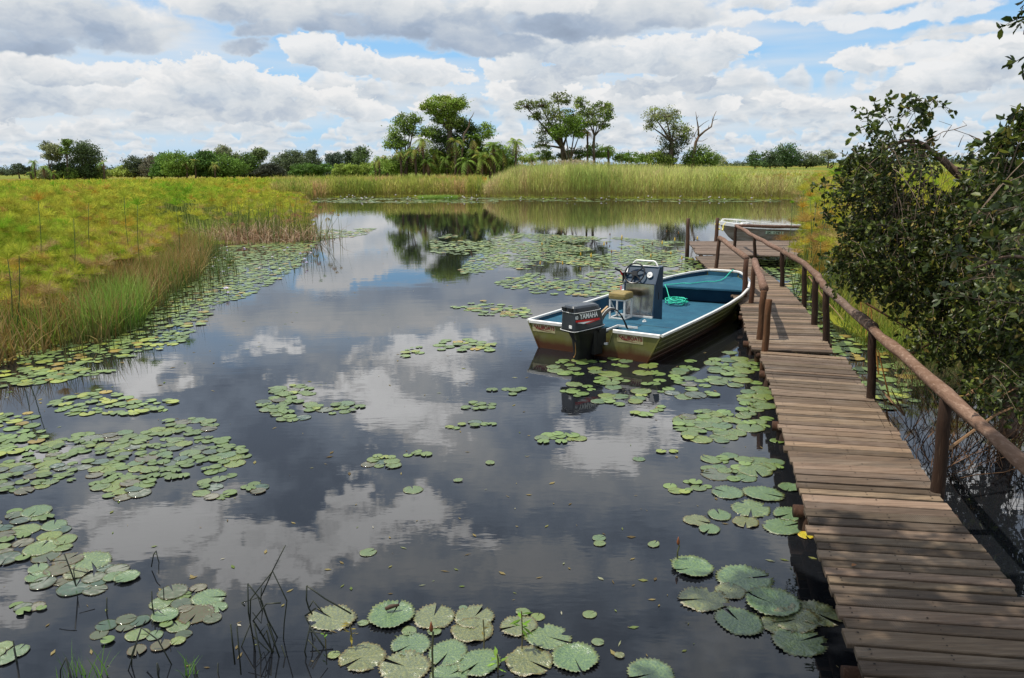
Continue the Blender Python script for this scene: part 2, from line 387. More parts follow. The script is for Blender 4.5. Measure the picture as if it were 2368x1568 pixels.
# lagoon outline on the water plane (photo pixels unprojected to the ground)
SHORE = [(-260, 900), (0, 832), (110, 800), (240, 782), (300, 735), (345, 690), (430, 640), (445, 600), (480, 566), (560, 562), (640, 558), (720, 540), (735, 510), (712, 480), (700, 462), (760, 456),
         (900, 456), (1100, 454), (1180, 457), (1300, 458), (1500, 459), (1700, 459), (1850, 461), (1865, 480), (1850, 520), (1842, 560)]
SH = [P(x, y) for x, y in SHORE]
NEAR_R = [Vector(q) for q in ((10.4, 27, 0), (7.6, 20.5, 0), (6.35, 16.5, 0), (5.75, 13.5, 0), (6.1, 11.5, 0), (8.0, 9.6, 0), (9.5, 8, 0), (12, 5, 0), (14, -6, 0))]
LAG = [(-9.5, -6)] + [(p.x, p.y) for p in SH] + [(p.x, p.y) for p in NEAR_R]
LAG = np.array(LAG)
def inside(x, y, poly=LAG):
    x = np.asarray(x, float); y = np.asarray(y, float); c = np.zeros(x.shape, bool); n = len(poly)
    for i in range(n):
        x1, y1 = poly[i]; x2, y2 = poly[(i + 1) % n]
        cond = ((y1 > y) != (y2 > y)); 
        xx = (x2 - x1) * (y - y1) / ((y2 - y1) if y2 != y1 else 1e-9) + x1
        c ^= cond & (x < xx)
    return c
def shore_dist(x, y, poly=LAG):
    x = np.asarray(x, float); y = np.asarray(y, float); d = np.full(x.shape, 1e9); n = len(poly)
    for i in range(n):
        a = poly[i]; b = poly[(i + 1) % n]; ab = b - a; L = max(ab @ ab, 1e-9)
        t = np.clip(((x - a[0]) * ab[0] + (y - a[1]) * ab[1]) / L, 0, 1)
        d = np.minimum(d, np.hypot(x - a[0] - t * ab[0], y - a[1] - t * ab[1]))
    return np.where(inside(x, y, poly), -d, d)
# ------------------------------------------------------------------ ground (marsh) sheet
def ground():
    xs = np.concatenate([-np.geomspace(2500, 60, 30), np.linspace(-55, 55, 120), np.geomspace(60, 2500, 30)])
    ys = np.concatenate([np.linspace(-60, -8, 10), np.linspace(-6, 110, 130), np.geomspace(115, 4500, 50)])
    X, Y = np.meshgrid(xs, ys)
    d = shore_dist(X, Y)
    Z = np.where(d < 0, np.maximum(-0.9, d * 0.8 - 0.05), np.minimum(0.06 + d * 0.02, 0.16))
    far = sstep(85, 140, Y) * 0.15
    Z = np.where(d > 0, Z + np.maximum(far, 0) * sstep(3, 20, d), Z)
    m = MB(); ny, nx = X.shape
    i = np.arange(ny - 1)[:, None] * nx + np.arange(nx - 1)[None, :]
    q = np.stack([i, i + 1, i + nx + 1, i + nx], -1).reshape(-1, 4)
    m.add(np.stack([X, Y, Z], -1).reshape(-1, 3), q)
    def ex(N, K, tc, base, mixc, nz):
        return None
    g = mat('marsh_grass', (0.16, 0.17, 0.016), 0.9, spec=0.1, noise=[(0.03, (0.11, 0.15, 0.02), 4, (1, .35, 1), .42, .6), (0.012, (0.20, 0.14, 0.015), 3, (1, .25, 1), .5, .65), (0.5, (0.08, 0.09, 0.012), 5, (1, 1, 1), .5, .9)])
    tag(m.build('ground', g, smooth=True), kind='structure')
ground()
# ------------------------------------------------------------------ boardwalk
DZ = 0.35
def wood_saw(N, K, tc, base, mixc, nz):
    # bandsaw marks across the boards, fading in and out, and a few dark nail / knot spots
    wv = N.new('ShaderNodeTexWave'); wv.wave_type = 'BANDS'; wv.bands_direction = 'X'; wv.inputs['Scale'].default_value = 22; wv.inputs['Distortion'].default_value = 1.5; wv.inputs['Detail'].default_value = 1
    K.new(tc.outputs['Object'], wv.inputs['Vector'])
    msk = nz(1.9, 3, (1, 1, 1)); mr = N.new('ShaderNodeMapRange'); K.new(msk, mr.inputs[0]); mr.inputs[1].default_value = 0.52; mr.inputs[2].default_value = 0.75; mr.inputs[4].default_value = 0.42
    mu = N.new('ShaderNodeMath'); mu.operation = 'MULTIPLY'; K.new(wv.outputs[1], mu.inputs[0]); K.new(mr.outputs[0], mu.inputs[1])
    return mixc(mu.outputs[0], base, (0.30, 0.25, 0.205))
WOOD = mat('weathered_planks', (0.115, 0.078, 0.056), 0.75, spec=0.3, tint=True,
           noise=[(3.0, (0.20, 0.145, 0.108), 6, (0.8, 12, 3), 0.40, 0.72), (2.1, (0.05, 0.038, 0.032), 5, (1, 5, 2), 0.56, 0.78), (40, (0.10, 0.08, 0.065), 2, (0.25, 2.5, 1), 0.60, 0.72)],
           bump=(14, 5, (0.35, 4, 1), 0.6, 0.01), extra=wood_saw)
POST = mat('brown_post_wood', (0.07, 0.035, 0.02), 0.8, spec=0.25, tint=True, noise=[(9, (0.05, 0.03, 0.02), 6, (3, 3, 0.4), 0.42, 0.7), (22, (0.2, 0.13, 0.085), 4, (3, 3, 0.3), 0.58, 0.8)], bump=(20, 5, (3, 3, 0.4), 0.8, 0.012))
RAIL = mat('barkless_rail_wood', (0.165, 0.115, 0.088), 0.92, spec=0.1, tint=True, noise=[(5, (0.13, 0.085, 0.06), 6, (2.2, 0.7, 1.5), 0.42, 0.65), (16, (0.33, 0.26, 0.21), 5, (2, .6, 2), 0.52, 0.8)], bump=(18, 6, (2.5, .5, 2), 0.9, 0.014))
walk = tag(empty('boardwalk', (4.0, 10.4, 0)), 'weathered plank boardwalk with crooked pole handrails running out over the dark water', 'boardwalk')
WO = arr(4.0, 10.4, 0)
EDGE_A = [((2100, 1900), (2900, 1985)), ((1997, 1568), (2536, 1610)), ((1913, 1335), (2348, 1364)), ((1847, 1131), (2177, 1150)), ((1806, 985), (2078, 1002)), ((1757, 812), (1952, 826))]
EDGE_B = [((1737, 808), (1928, 815)), ((1727, 777), (1908, 781)), ((1712, 709), (1862, 713)), ((1680, 664), (1818, 664)), ((1642, 626), (1768, 627)), ((1607, 593), (1724, 588))]
def walk_boards(m, edges, wmin, wmax, zoff=0.0):
    L = [arr(*P(*a, DZ)[:2]) for a, b in edges]; R = [arr(*P(*b, DZ)[:2]) for a, b in edges]
    mid = [(l + r) / 2 for l, r in zip(L, R)]
    cum = [0.0]
    for a, b in zip(mid, mid[1:]): cum.append(cum[-1] + float(np.linalg.norm(b - a)))
    s = 0.0; tot = cum[-1]; rnd = random.Random(5)
    ev = lambda A, t: arr(np.interp(t, cum, [p[0] for p in A]), np.interp(t, cum, [p[1] for p in A]))
    while s < tot - 0.05:
        wd = rnd.uniform(wmin, wmax); gap = rnd.choice([0.012, 0.014, 0.018, 0.024, 0.032]); e = s + wd - gap
        w1 = rnd.uniform(-.006, .006); w2 = rnd.uniform(-.006, .006)
        a = ev(L, s + w1); b = ev(R, s - w1); c = ev(R, e + w2); d = ev(L, e - w2)
        u = (b - a) / np.linalg.norm(b - a)
        jl = rnd.uniform(-.012, .012) - (.03 if rnd.random() < .06 else 0); jr = rnd.uniform(-.014, .018)
        a = a + u * jl; d = d + u * (jl + rnd.uniform(-.004, .004)); b = b + u * jr; c = c + u * (jr + rnd.uniform(-.004, .004))
        z = DZ + zoff + rnd.uniform(-.004, .004); tl = rnd.uniform(-.003, .003); th = .03
        t = rnd.choice([.5, .62, .75, .85, 1.0, 1.15, 1.4]) * rnd.uniform(.92, 1.08); tint = arr(t * rnd.uniform(.97, 1.04), t, t * rnd.uniform(.86, .97))
        # board with softened top edges
        n = (d - a) / np.linalg.norm(d - a) * 0.005
        p = [a, b, c, d]; q = [a + n, b + n, c - n, d - n]
        v = [(x[0], x[1], z - th) for x in p] + [(x[0], x[1], z - .005) for x in p] + [(x[0], x[1], z + (tl if i in (0, 1) else -tl)) for i, x in enumerate(q)]
        m.add(np.array(v) - WO, [[0, 1, 5, 4], [1, 2, 6, 5], [2, 3, 7, 6], [3, 0, 4, 7], [4, 5, 9, 8], [5, 6, 10, 9], [6, 7, 11, 10], [7, 4, 8, 11], [8, 9, 10, 11], [3, 2, 1, 0]], tint=tint)
        # nail heads / dark nail stains
        for f in (0.07, 0.93, 0.5 + rnd.uniform(-.06, .06)):
            for g in (0.28, 0.72):
                if rnd.random() < .25: continue
                cc = a * (1 - f) * (1 - g) + b * f * (1 - g) + c * f * g + d * (1 - f) * g
                r = rnd.uniform(.004, .0075)
                ang = np.linspace(0, 2 * np.pi, 6, endpoint=False)
                vv = np.stack([cc[0] + r * np.cos(ang), cc[1] + r * np.sin(ang), np.full(6, z + .0045)], 1) - WO
                m.add(vv, ngons=[list(range(6))], tint=(.05, .04, .04))
        s += wd
    return L, R, cum
m = MB(); LA, RA, cA = walk_boards(m, EDGE_A, .095, .165); LB, RB, cB = walk_boards(m, EDGE_B, .11, .18, .0)
m.build('deck', WOOD, walk)
# landing platform at the far end
plat = MB(); rnd = random.Random(9)
fl, fr, nr, nl = [arr(*P(x, y, DZ)[:2]) for x, y in ((1591, 557), (1872, 556), (1843, 592), (1613, 586))]
n = 17
for i in range(n):
    f0 = i / n; f1 = (i + .93) / n; t = rnd.uniform(.8, 1.2)
    a = nl * (1 - f0) + fl * f0; b = nr * (1 - f0) + fr * f0; c = nr * (1 - f1) + fr * f1; d = nl * (1 - f1) + fl * f1
    j = rnd.uniform(-.05, .05); z = DZ - .004 + rnd.uniform(-.006, .006)
    v = [(x[0] + j, x[1], zz) for zz in (z - .035, z) for x in (a, b, c, d)]
    plat.add(np.array(v) - WO, [[0, 1, 5, 4], [1, 2, 6, 5], [2, 3, 7, 6], [3, 0, 4, 7], [4, 5, 6, 7], [3, 2, 1, 0]], tint=(t, t, t))
plat.build('landing_platform', WOOD, walk)
# bearers under the boards (rough poles) and piles
def bearer(A, off, name='bearer'):
    mb = MB(); pts = [(*(p + off), DZ - .035 - .055) for p in A]
    pts = np.array(pts); mb.tube(np.concatenate([pts[:1] * 1.0, pts[1:]]) - WO, .05, 9, tint=(.8, .8, .8), noise=.05); mb.build(name, POST, walk, smooth=True)
for A, B_ in ((LA, RA), (LB, RB)):
    bearer([a + (b - a) * .10 for a, b in zip(A, B_)], 0); bearer([a + (b - a) * .88 for a, b in zip(A, B_)], 0)
for A, B_ in (((nl, fl), (nr, fr)),):
    for f in (.04, .5, .96): bearer([A[0] + (B_[0] - A[0]) * f, A[1] + (B_[1] - A[1]) * f], 0)
rnd = random.Random(3)
def pile(x, y, z1, r=.05, name='pile'):
    mb = MB(); mb.tube(np.array([(x + rnd.uniform(-.02, .02), y, -.6), (x, y, z1)]) - WO, r, 10, tint=(.55, .55, .55), noise=.04); mb.build(name, POST, walk, smooth=True)
for A, B_, c in ((LA, RA, cA), (LB, RB, cB)):
    ev = lambda Q, t: arr(np.interp(t, c, [p[0] for p in Q]), np.interp(t, c, [p[1] for p in Q]))
    s = 1.2
    while s < c[-1] - .3:
        l = ev(A, s); r = ev(B_, s); u = r - l
        # cross pole under the bearers with a pile at each side
        mb = MB(); mb.tube([(*(l - u * .03) - WO[:2], DZ - .19), (*(r + u * .12) - WO[:2], DZ - .19)], .05, 10, tint=(.8, .7, .65), noise=.03); mb.build('cross_pole', POST, walk, smooth=True)
        pile(*(l + u * .06), DZ - .2); pile(*(r - u * .06), DZ - .2)
        s += 2.1
# handrail posts and rails
def post(base, top_y, r=.042, parent=walk, z0=None, name='rail_post', tint=(1, 1, 1), topx=None, cut=0.0, origin=WO):
    b = P(*base, DZ); z = solve_z(b, top_y) - cut
    tx = b.x
    if topx is not None:                       # lean sideways to the top seen in the photo
        lo, hi = -1.5, 1.5
        for _ in range(30):
            mm = (lo + hi) / 2
            if proj((b.x + mm, b.y, z))[0] < topx: lo = mm
            else: hi = mm
        tx = b.x + lo
    k = (b.x - tx) / (z - DZ)
    mb = MB(); h = np.array([-.55, DZ, DZ + (z - DZ) * .35, DZ + (z - DZ) * .7, z - .01, z])
    pts = np.stack([b.x - k * (h - DZ), np.full(6, b.y), h], 1) + np.array([[0, 0, 0], [0, 0, 0], [.006, .004, 0], [-.006, 0, 0], [0, 0, 0], [0, 0, 0]])
    mb.tube(pts - origin, [r * 1.08, r * 1.05, r, r * .97, r * .95, r * .8], 12, tint=tint, noise=.03)
    o = mb.build(name, POST, parent, smooth=True)
    if parent is None: o.location = origin
    return (tx, b.y, z)
tops = []
for base, ty, tx, r in (((1698, 571), 524, 1701, .046), ((1745, 599), 549, 1744, .046), ((1808, 662), 583, 1808, .048), ((1858.6, 702), 614, 1860, .046), ((1882, 750), 640, 1886, .05), ((1909.5, 788), 672, 1910, .05), ((2013, 919), 764, 2017, .046), ((2167, 1136), 922, 2188, .05)):
    tops.append(post(base, ty, r, topx=tx, tint=(.5, .5, .5)))
last = P(2367, 1077, 1.08); ex = Vector(last) + (Vector(last) - Vector(tops[-1])) * .9
def rail(pts, r, name='handrail', sub=5, wob=.012, tint=(1, 1, 1)):
    pts = [arr(*p) for p in pts]; out = [pts[0]]
    for a, b in zip(pts, pts[1:]):
        for k in range(1, sub + 1):
            q = a + (b - a) * k / sub
            if k < sub: q = q + arr(0, 0, RNG.uniform(-wob, wob)) + arr(RNG.uniform(-wob, wob), 0, 0)
            out.append(q)
    out = np.array(out); rr = np.interp(np.linspace(0, 1, len(out)), [0, 1], r) * (1 + .09 * RNG.standard_normal(len(out)))
    mb = MB(); mb.tube(out - WO, rr, 12, noise=.03, tint=tint); return mb.build(name, RAIL, walk, smooth=True)
up = lambda t, d=.03: (t[0], t[1], t[2] + d)
rail([up(tops[0]), up(tops[1]), up(tops[2])], (.05, .053), tint=(1.05, .95, .95))
rail([up(tops[2], .02), up(tops[3]), up(tops[4]), up(tops[5])], (.05, .054), tint=(.9, .8, .76))
rail([up(tops[5], .02), up(tops[6])], (.05, .056), tint=(.9, .9, .92))
rail([up(tops[6], .02), up(tops[7], .035), tuple(ex)], (.045, .052), sub=6, tint=(1.12, 1.0, .93))
# wire lashings on the long rail
WIRE = mat('wire', (.03, .03, .03), .5, .6)
for t in (tops[2], tops[5], tops[6]):
    mb = MB(); a = np.linspace(0, 2 * np.pi, 15); mb.tube(np.stack([t[0] + .02 + .058 * np.cos(a) * .8, t[1] + .01 * np.sin(a * 2), t[2] + .025 + .062 * np.sin(a)], 1) - WO, .004, 5, cap=False); mb.build('wire_lashing', WIRE, walk)
rail([up(tops[0]), tuple(PD(1846, 525, tops[0][1] + .35)), tuple(PD(1900, 529, tops[0][1] + .4))], (.05, .05), tint=(.8, .7, .7))
tl = [post((1655, 620.5), 553, .045, topx=1663, tint=(1, 1, 1)), post((1720.5, 686), 600, .05, topx=1725, tint=(1.1, 1, 1))]
rail([up(tl[0]), up(tl[1])], (.055, .062), tint=(1.05, .95, .92))
tl = [post((1736, 700), 607, .045, topx=1744, tint=(1.25, 1.1, 1)), post((1755.7, 785), 672, .048, topx=1766, tint=(1.35, 1.2, 1.0))]
rail([up(tl[0]), up(tl[1])], (.055, .06), tint=(1.05, .92, .9))
post((1767.6, 812), 692, .045, topx=1778, tint=(1.7, 1.5, 1.2))
# free standing mooring posts by the platform
for base, ty, tx, lab in (((1589, 568), 505, 1591, 'short brown mooring post at the far left corner of the platform'), ((1655, 558), 504, 1659, 'mooring post wrapped with yellow rope beside the bow of the silver boat')):
    b = P(*base, DZ)
    o_ = arr(b.x, b.y, 0)
    post(base, ty, .062, None, topx=tx, name='mooring_post', tint=(1.3, 1.35, 1.5), origin=o_)
    tag(COL.objects[-1], lab, 'post')
MOOR = P(1656, 556, .35)
# dry leaf lying on the planks
LEAFB = mat('dry_leaf', (.22, .09, .025), .7, tint=True)
def dry_leaf(p, s, rz, label):
    mb = MB(); t = np.linspace(0, 1, 7); w = np.sin(t * np.pi) ** .8 * .32
    top = np.stack([t - .5, w, .10 * np.sin(t * 3) + .18 * w], 1); bot = np.stack([t - .5, -w, .10 * np.sin(t * 3) + .25 * w], 1); mid_ = np.stack([t - .5, 0 * t, .10 * np.sin(t * 3)], 1)
    v = np.concatenate([top, mid_, bot]) * s; q = [[i, i + 1, i + 8, i + 7] for i in range(6)] + [[i + 7, i + 8, i + 15, i + 14] for i in range(6)]
    mb.add(v, q); o = mb.build('dry_leaf', LEAFB, smooth=True, loc=p); o.rotation_euler = (0, 0, rz); tag(o, label, 'leaf')
dry_leaf(P(1974, 1307, DZ + .008), .045, .6, 'curled orange brown dry leaf lying on the boardwalk planks')
# ------------------------------------------------------------------ text as mesh
def text_verts(s, size, spacing=1.0, bold=0.0, shear=0.0):
    cu = bpy.data.curves.new('lettering', 'FONT'); cu.body = s; cu.size = size; cu.space_character = spacing; cu.offset = bold; cu.shear = shear; cu.align_x = 'CENTER'; cu.align_y = 'CENTER'
    cu.resolution_u = 3
    ob = bpy.data.objects.new('lettering', cu); COL.objects.link(ob); bpy.context.view_layer.update()
    me = bpy.data.meshes.new_from_object(ob.evaluated_get(bpy.context.evaluated_depsgraph_get()))
    v = np.array([tuple(q.co) for q in me.vertices]); f = [list(p.vertices) for p in me.polygons]
    bpy.data.objects.remove(ob); bpy.data.curves.remove(cu); bpy.data.meshes.remove(me)
    return v, f
def put_text(name, s, size, o, ux, uy, mt, parent, bold=0.0, spacing=1.0, width=None, shear=0.0):
    v, f = text_verts(s, size, spacing, bold, shear); o, ux, uy = arr(*o), arr(*ux), arr(*uy); ux = ux / np.linalg.norm(ux); uy = uy / np.linalg.norm(uy)
    kx = 1.0
    if width: kx = width / (v[:, 0].max() - v[:, 0].min())
    mb = MB(); mb.add(o + np.outer(v[:, 0] * kx, ux) + np.outer(v[:, 1], uy), ngons=f); return mb.build(name, mt, parent)
# ------------------------------------------------------------------ main boat
def hull_stain(N, K, tc, base, mixc, nz):
    # algae and rust coloured scum line that the hull really carries just above its waterline
    sp = N.new('ShaderNodeSeparateXYZ'); K.new(tc.outputs['Object'], sp.inputs[0]); n = nz(5, 4, (1, 1, .4))
    ad = N.new('ShaderNodeMath'); ad.operation = 'MULTIPLY_ADD'; K.new(n, ad.inputs[0]); ad.inputs[1].default_value = -.12; K.new(sp.outputs[2], ad.inputs[2])
    mr = N.new('ShaderNodeMapRange'); K.new(ad.outputs[0], mr.inputs[0]); mr.inputs[1].default_value = .02; mr.inputs[2].default_value = .14; mr.inputs[3].default_value = 1; mr.inputs[4].default_value = 0
    return mixc(mr.outputs[0], base, (0.075, 0.025, 0.006))
ALU = mat('dull_aluminium_hull', (0.15, 0.145, 0.06), 0.42, metal=0.2, spec=0.5,
          noise=[(2.2, (0.14, 0.14, 0.03), 5, (1, 1, 2.2), .40, .60), (5, (0.085, 0.075, 0.02), 5, (1, 1, .5), .55, .75)], bump=(6, 3, (1, 1, .3), .3, .008),
          extra=lambda N, K, tc, base, mixc, nz: hull_stain(N, K, tc, base, mixc, nz))
RIM = mat('bare_aluminium', (0.74, 0.73, 0.70), 0.5, metal=0.2, spec=0.5, noise=(8, (0.62, 0.62, 0.61), 4, (1, 1, 1), .45, .75))
CARPET = mat('blue_carpet', (0.030, 0.080, 0.118), 0.95, spec=0.1, tint=True, noise=[(3, (0.04, 0.12, 0.17), 5, (1, 1, 1), .4, .65), (120, (0.015, 0.08, 0.14), 2, (1, 1, 1), .45, .6), (1.6, (0.05, .13, .17), 3, (1, 1, 1), .58, .75)], bump=(160, 2, (1, 1, 1), .5, .004))
BLUEP = mat('blue_painted_panel', (0.003, 0.025, 0.06), 0.5, spec=0.4, noise=(5, (0.006, 0.04, 0.08), 3, (1, 1, 1), .4, .7))
BLACK = mat('black_plastic', (0.008, 0.008, 0.009), 0.35, spec=0.5)
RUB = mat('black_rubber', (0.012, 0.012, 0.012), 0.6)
COWL = mat('charcoal_cowl_paint', (0.022, 0.027, 0.034), 0.32, spec=0.5, coat=0.25, noise=(4, (0.032, 0.037, 0.045), 5, (1, 1, 1), .45, .7))
WHITE = mat('white_lettering', (0.75, 0.75, 0.74), 0.5)
SILV = mat('silver_lettering', (0.85, 0.85, 0.82), 0.5)
REDP = mat('red_stripe', (0.62, 0.012, 0.012), 0.4)
DRED = mat('dark_red_lettering', (0.16, 0.008, 0.008), 0.5)
CREAM = mat('sticker_film', (0.40, 0.36, 0.20), 0.5, noise=(14, (0.22, 0.2, 0.08), 4, (1, 1, 1), .45, .7))
MIRR = mat('polished_metal_door', (0.45, 0.46, 0.48), 0.17, metal=1.0, noise=(3, (0.2, 0.2, 0.22), 3, (1, 1, .6), .45, .65), bump=(3, 2, (1, 1, 1), .4, .02))
KHAKI = mat('khaki_vinyl', (0.26, 0.19, 0.06), 0.6, noise=(8, (0.19, 0.15, 0.055), 4, (1, 1, 1), .4, .7), bump=(7, 3, (1, 1, 1), .6, .02))
ORANGE = mat('orange_plastic', (0.85, 0.09, 0.015), 0.45)
BOARD = mat('light_wood', (0.5, 0.33, 0.17), 0.7, noise=(10, (0.38, 0.22, 0.1), 4, (1, 6, 6), .45, .7))
bh = math.atan2(.828, .56)
boat = tag(empty('motorboat', (1.228, 11.83, 0), bh), 'aluminium motorboat with blue carpeted deck, steering console and black outboard beside the boardwalk', 'boat')
ST = arr(0, .7, 1.4, 2.2, 3.05, 3.9, 4.6, 5.2, 5.7, 6.0)
HW = arr(1.17, 1.17, 1.165, 1.155, 1.14, 1.09, 0.99, 0.83, 0.58, 0.36)
SHR = arr(.42, .42, .42, .425, .44, .465, .50, .54, .585, .61)
BW = arr(.90, .90, .90, .89, .87, .82, .72, .56, .36, .22)
ZB = arr(-.13, -.13, -.13, -.13, -.13, -.12, -.07, .03, .18, .30)
f = lambda A, x: float(np.interp(x, ST, A))
def side_pts(x, sgn, inset=0.0, n=6, lap=.007):
    hw, sh, bw, zb = f(HW, x) - inset, f(SHR, x), f(BW, x) - inset, f(ZB, x) + inset
    out = []
    for k in range(n):
        for t, l in ((k / n, 0), ((k + .93) / n, lap)):
            yy = bw + (hw - bw) * t; zz = zb + (sh - zb) * t
            if inset == 0: yy += (l if t > k / n else 0)
            out.append((x, sgn * yy, zz))
    out.append((x, sgn * hw, sh)); return out
xs = np.unique(np.concatenate([np.linspace(0, 6, 49)]))
NOTCH = (-.36, .30)
mb = MB()
for sgn in (1, -1):
    mb.loft([side_pts(x, sgn) for x in xs], closed=False, caps=False)
mb.loft([[(x, f(BW, x), f(ZB, x)), (x, 0, f(ZB, x) - .03), (x, -f(BW, x), f(ZB, x))] for x in xs], closed=False, caps=False)
# transom with the notch for the outboard and the bow plate
tr = [(.0, y, z) for y, z in ((.90, -.13), (1.17, .42), (NOTCH[1], .42), (NOTCH[1] - .05, .20), (NOTCH[0] + .05, .20), (NOTCH[0], .42), (-1.17, .42), (-.90, -.13), (0, -.16))]
mb.add(tr, ngons=[[0, 1, 2, 3, 8], [3, 4, 8], [4, 5, 6, 7, 8]])
tr2 = [(x + .03, y * .99, z - .003) for x, y, z in tr]; mb.add(tr2, ngons=[[8, 3, 2, 1, 0], [8, 4, 3], [8, 7, 6, 5, 4]])
mb.add([(6.0, .22, .30), (6.0, -.22, .30), (6.0, -.36, .61), (6.0, .36, .61)], [[0, 1, 2, 3]])
hull = mb.build('hull', ALU, boat)
# inside lining
mb = MB()
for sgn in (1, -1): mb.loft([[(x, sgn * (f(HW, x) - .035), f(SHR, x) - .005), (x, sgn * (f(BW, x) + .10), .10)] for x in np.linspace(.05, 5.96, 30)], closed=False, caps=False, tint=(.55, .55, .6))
mb.add([(5.955, .33, .60), (5.955, -.33, .60), (5.955, -.28, .3), (5.955, .28, .3)], [[0, 1, 2, 3]])
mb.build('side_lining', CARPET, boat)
def deck_poly(x0, x1, z, name, dz=.03, cut=None, mt=CARPET):
    def wat(x): return (f(BW, x) + (f(HW, x) - f(BW, x)) * (z - f(ZB, x)) / (f(SHR, x) - f(ZB, x))) - .045
    X = np.linspace(x0, x1, 16)
    poly = [(x, -wat(x)) for x in X] + [(x, wat(x)) for x in X[::-1]]
    if cut: poly += [(x0, cut[1]), (x0 + cut[2], cut[1] - .02), (x0 + cut[2], cut[0] + .02), (x0, cut[0])]
    m_ = MB(); m_.prism(poly, z - dz, z); return m_.build(name, mt, boat)
deck_poly(1.47, 4.66, .15, 'main_floor', .02)
deck_poly(.035, 1.455, .372, 'stern_deck', .03, (-.34, .28, .42))
# bulkhead under the front edge of the stern deck and the one of the bow deck
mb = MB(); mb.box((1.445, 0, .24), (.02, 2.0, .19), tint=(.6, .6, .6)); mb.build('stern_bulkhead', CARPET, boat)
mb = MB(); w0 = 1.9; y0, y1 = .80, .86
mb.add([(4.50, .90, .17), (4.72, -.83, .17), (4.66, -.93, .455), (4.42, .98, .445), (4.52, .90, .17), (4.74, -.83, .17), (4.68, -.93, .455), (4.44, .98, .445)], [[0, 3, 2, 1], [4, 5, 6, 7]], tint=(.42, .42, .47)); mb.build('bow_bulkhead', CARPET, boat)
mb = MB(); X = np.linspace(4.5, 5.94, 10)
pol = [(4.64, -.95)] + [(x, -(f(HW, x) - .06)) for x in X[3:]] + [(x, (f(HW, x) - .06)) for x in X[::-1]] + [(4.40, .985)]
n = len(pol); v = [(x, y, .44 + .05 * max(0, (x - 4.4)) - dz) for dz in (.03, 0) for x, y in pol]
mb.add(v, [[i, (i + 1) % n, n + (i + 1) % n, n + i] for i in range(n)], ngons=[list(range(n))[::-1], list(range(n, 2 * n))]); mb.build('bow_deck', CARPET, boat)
# well walls, hatch seams, deck fitting
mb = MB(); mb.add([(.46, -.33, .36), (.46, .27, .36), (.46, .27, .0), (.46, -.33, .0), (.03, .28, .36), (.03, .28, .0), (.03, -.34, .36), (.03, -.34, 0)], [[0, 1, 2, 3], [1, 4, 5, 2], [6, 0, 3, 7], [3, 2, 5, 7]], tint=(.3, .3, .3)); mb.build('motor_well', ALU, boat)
for a, b in (((.86, -.20), (.88, -1.02)), ((.60, .55), (1.0, 1.0)), ((.30, -.45), (.86, -.45))):
    a = arr(*a); b = arr(*b); d = (b - a) / np.linalg.norm(b - a); nn = arr(-d[1], d[0]) * .006
    mb = MB(); mb.add([(*(a + nn), .3755), (*(b + nn), .3755), (*(b - nn), .3755), (*(a - nn), .3755)], [[0, 1, 2, 3]]); mb.build('hatch_seam', BLACK, boat)
mb = MB(); a = np.linspace(0, 2 * np.pi, 14, endpoint=False)
mb.loft([[(1.12 + r * np.cos(t), -.38 + r * np.sin(t), z) for t in a] for r, z in ((.035, .373), (.034, .385), (.02, .392))]); mb.box((1.12, -.38, .40), (.06, .018, .014)); mb.build('drain_cap', RIM, boat, smooth=False)
# gunwale extrusion
def rim_path(pts, name, w=.043, h=.036):
    pts = np.array(pts); d = np.gradient(pts, axis=0); d[:, 2] = 0; d /= np.linalg.norm(d, axis=1, keepdims=True); nrm = np.stack([-d[:, 1], d[:, 0], 0 * d[:, 0]], 1)
    prof = [(-w / 2, -h), (-w / 2, -.006), (-w / 2 + .008, 0), (w / 2 - .008, 0), (w / 2, -.006), (w / 2, -h)]
    m_ = MB(); m_.loft([[p + nrm[i] * a + arr(0, 0, b) for a, b in prof] for i, p in enumerate(pts)]); return m_.build(name, RIM, boat)
gp = [(x, f(HW, x), f(SHR, x) + .03) for x in np.linspace(-.0, 5.97, 40)] + [(6.01, .30, .645), (6.02, .15, .65), (6.02, 0, .65), (6.02, -.15, .65), (6.01, -.30, .645)] + [(x, -f(HW, x), f(SHR, x) + .03) for x in np.linspace(5.97, 0, 40)]
rim_path(gp, 'gunwale')
rim_path([(.005, 1.14, .448), (.005, NOTCH[1] + .02, .448)], 'transom_cap', .05, .05); rim_path([(.005, NOTCH[0] - .02, .448), (.005, -1.14, .448)], 'transom_cap', .05, .05)
rim_path([(.005, NOTCH[1] - .07, .225), (.005, NOTCH[0] + .07, .225)], 'transom_cap', .05, .03)
for p_, q_ in (((-.004, NOTCH[0] - .01, .41), (-.006, NOTCH[0] + .045, .21)), ((-.004, NOTCH[1] + .01, .41), (-.006, NOTCH[1] - .045, .21))):
    mb = MB(); mb.tube([p_, q_], .013, 6); mb.build('notch_trim', ALU, boat)
for sgn in (1, -1):
    mb = MB(); mb.tube([(-.008, sgn * 1.145, .40), (-.008, sgn * .89, -.13)], .014, 6); mb.build('corner_weld', ALU, boat)
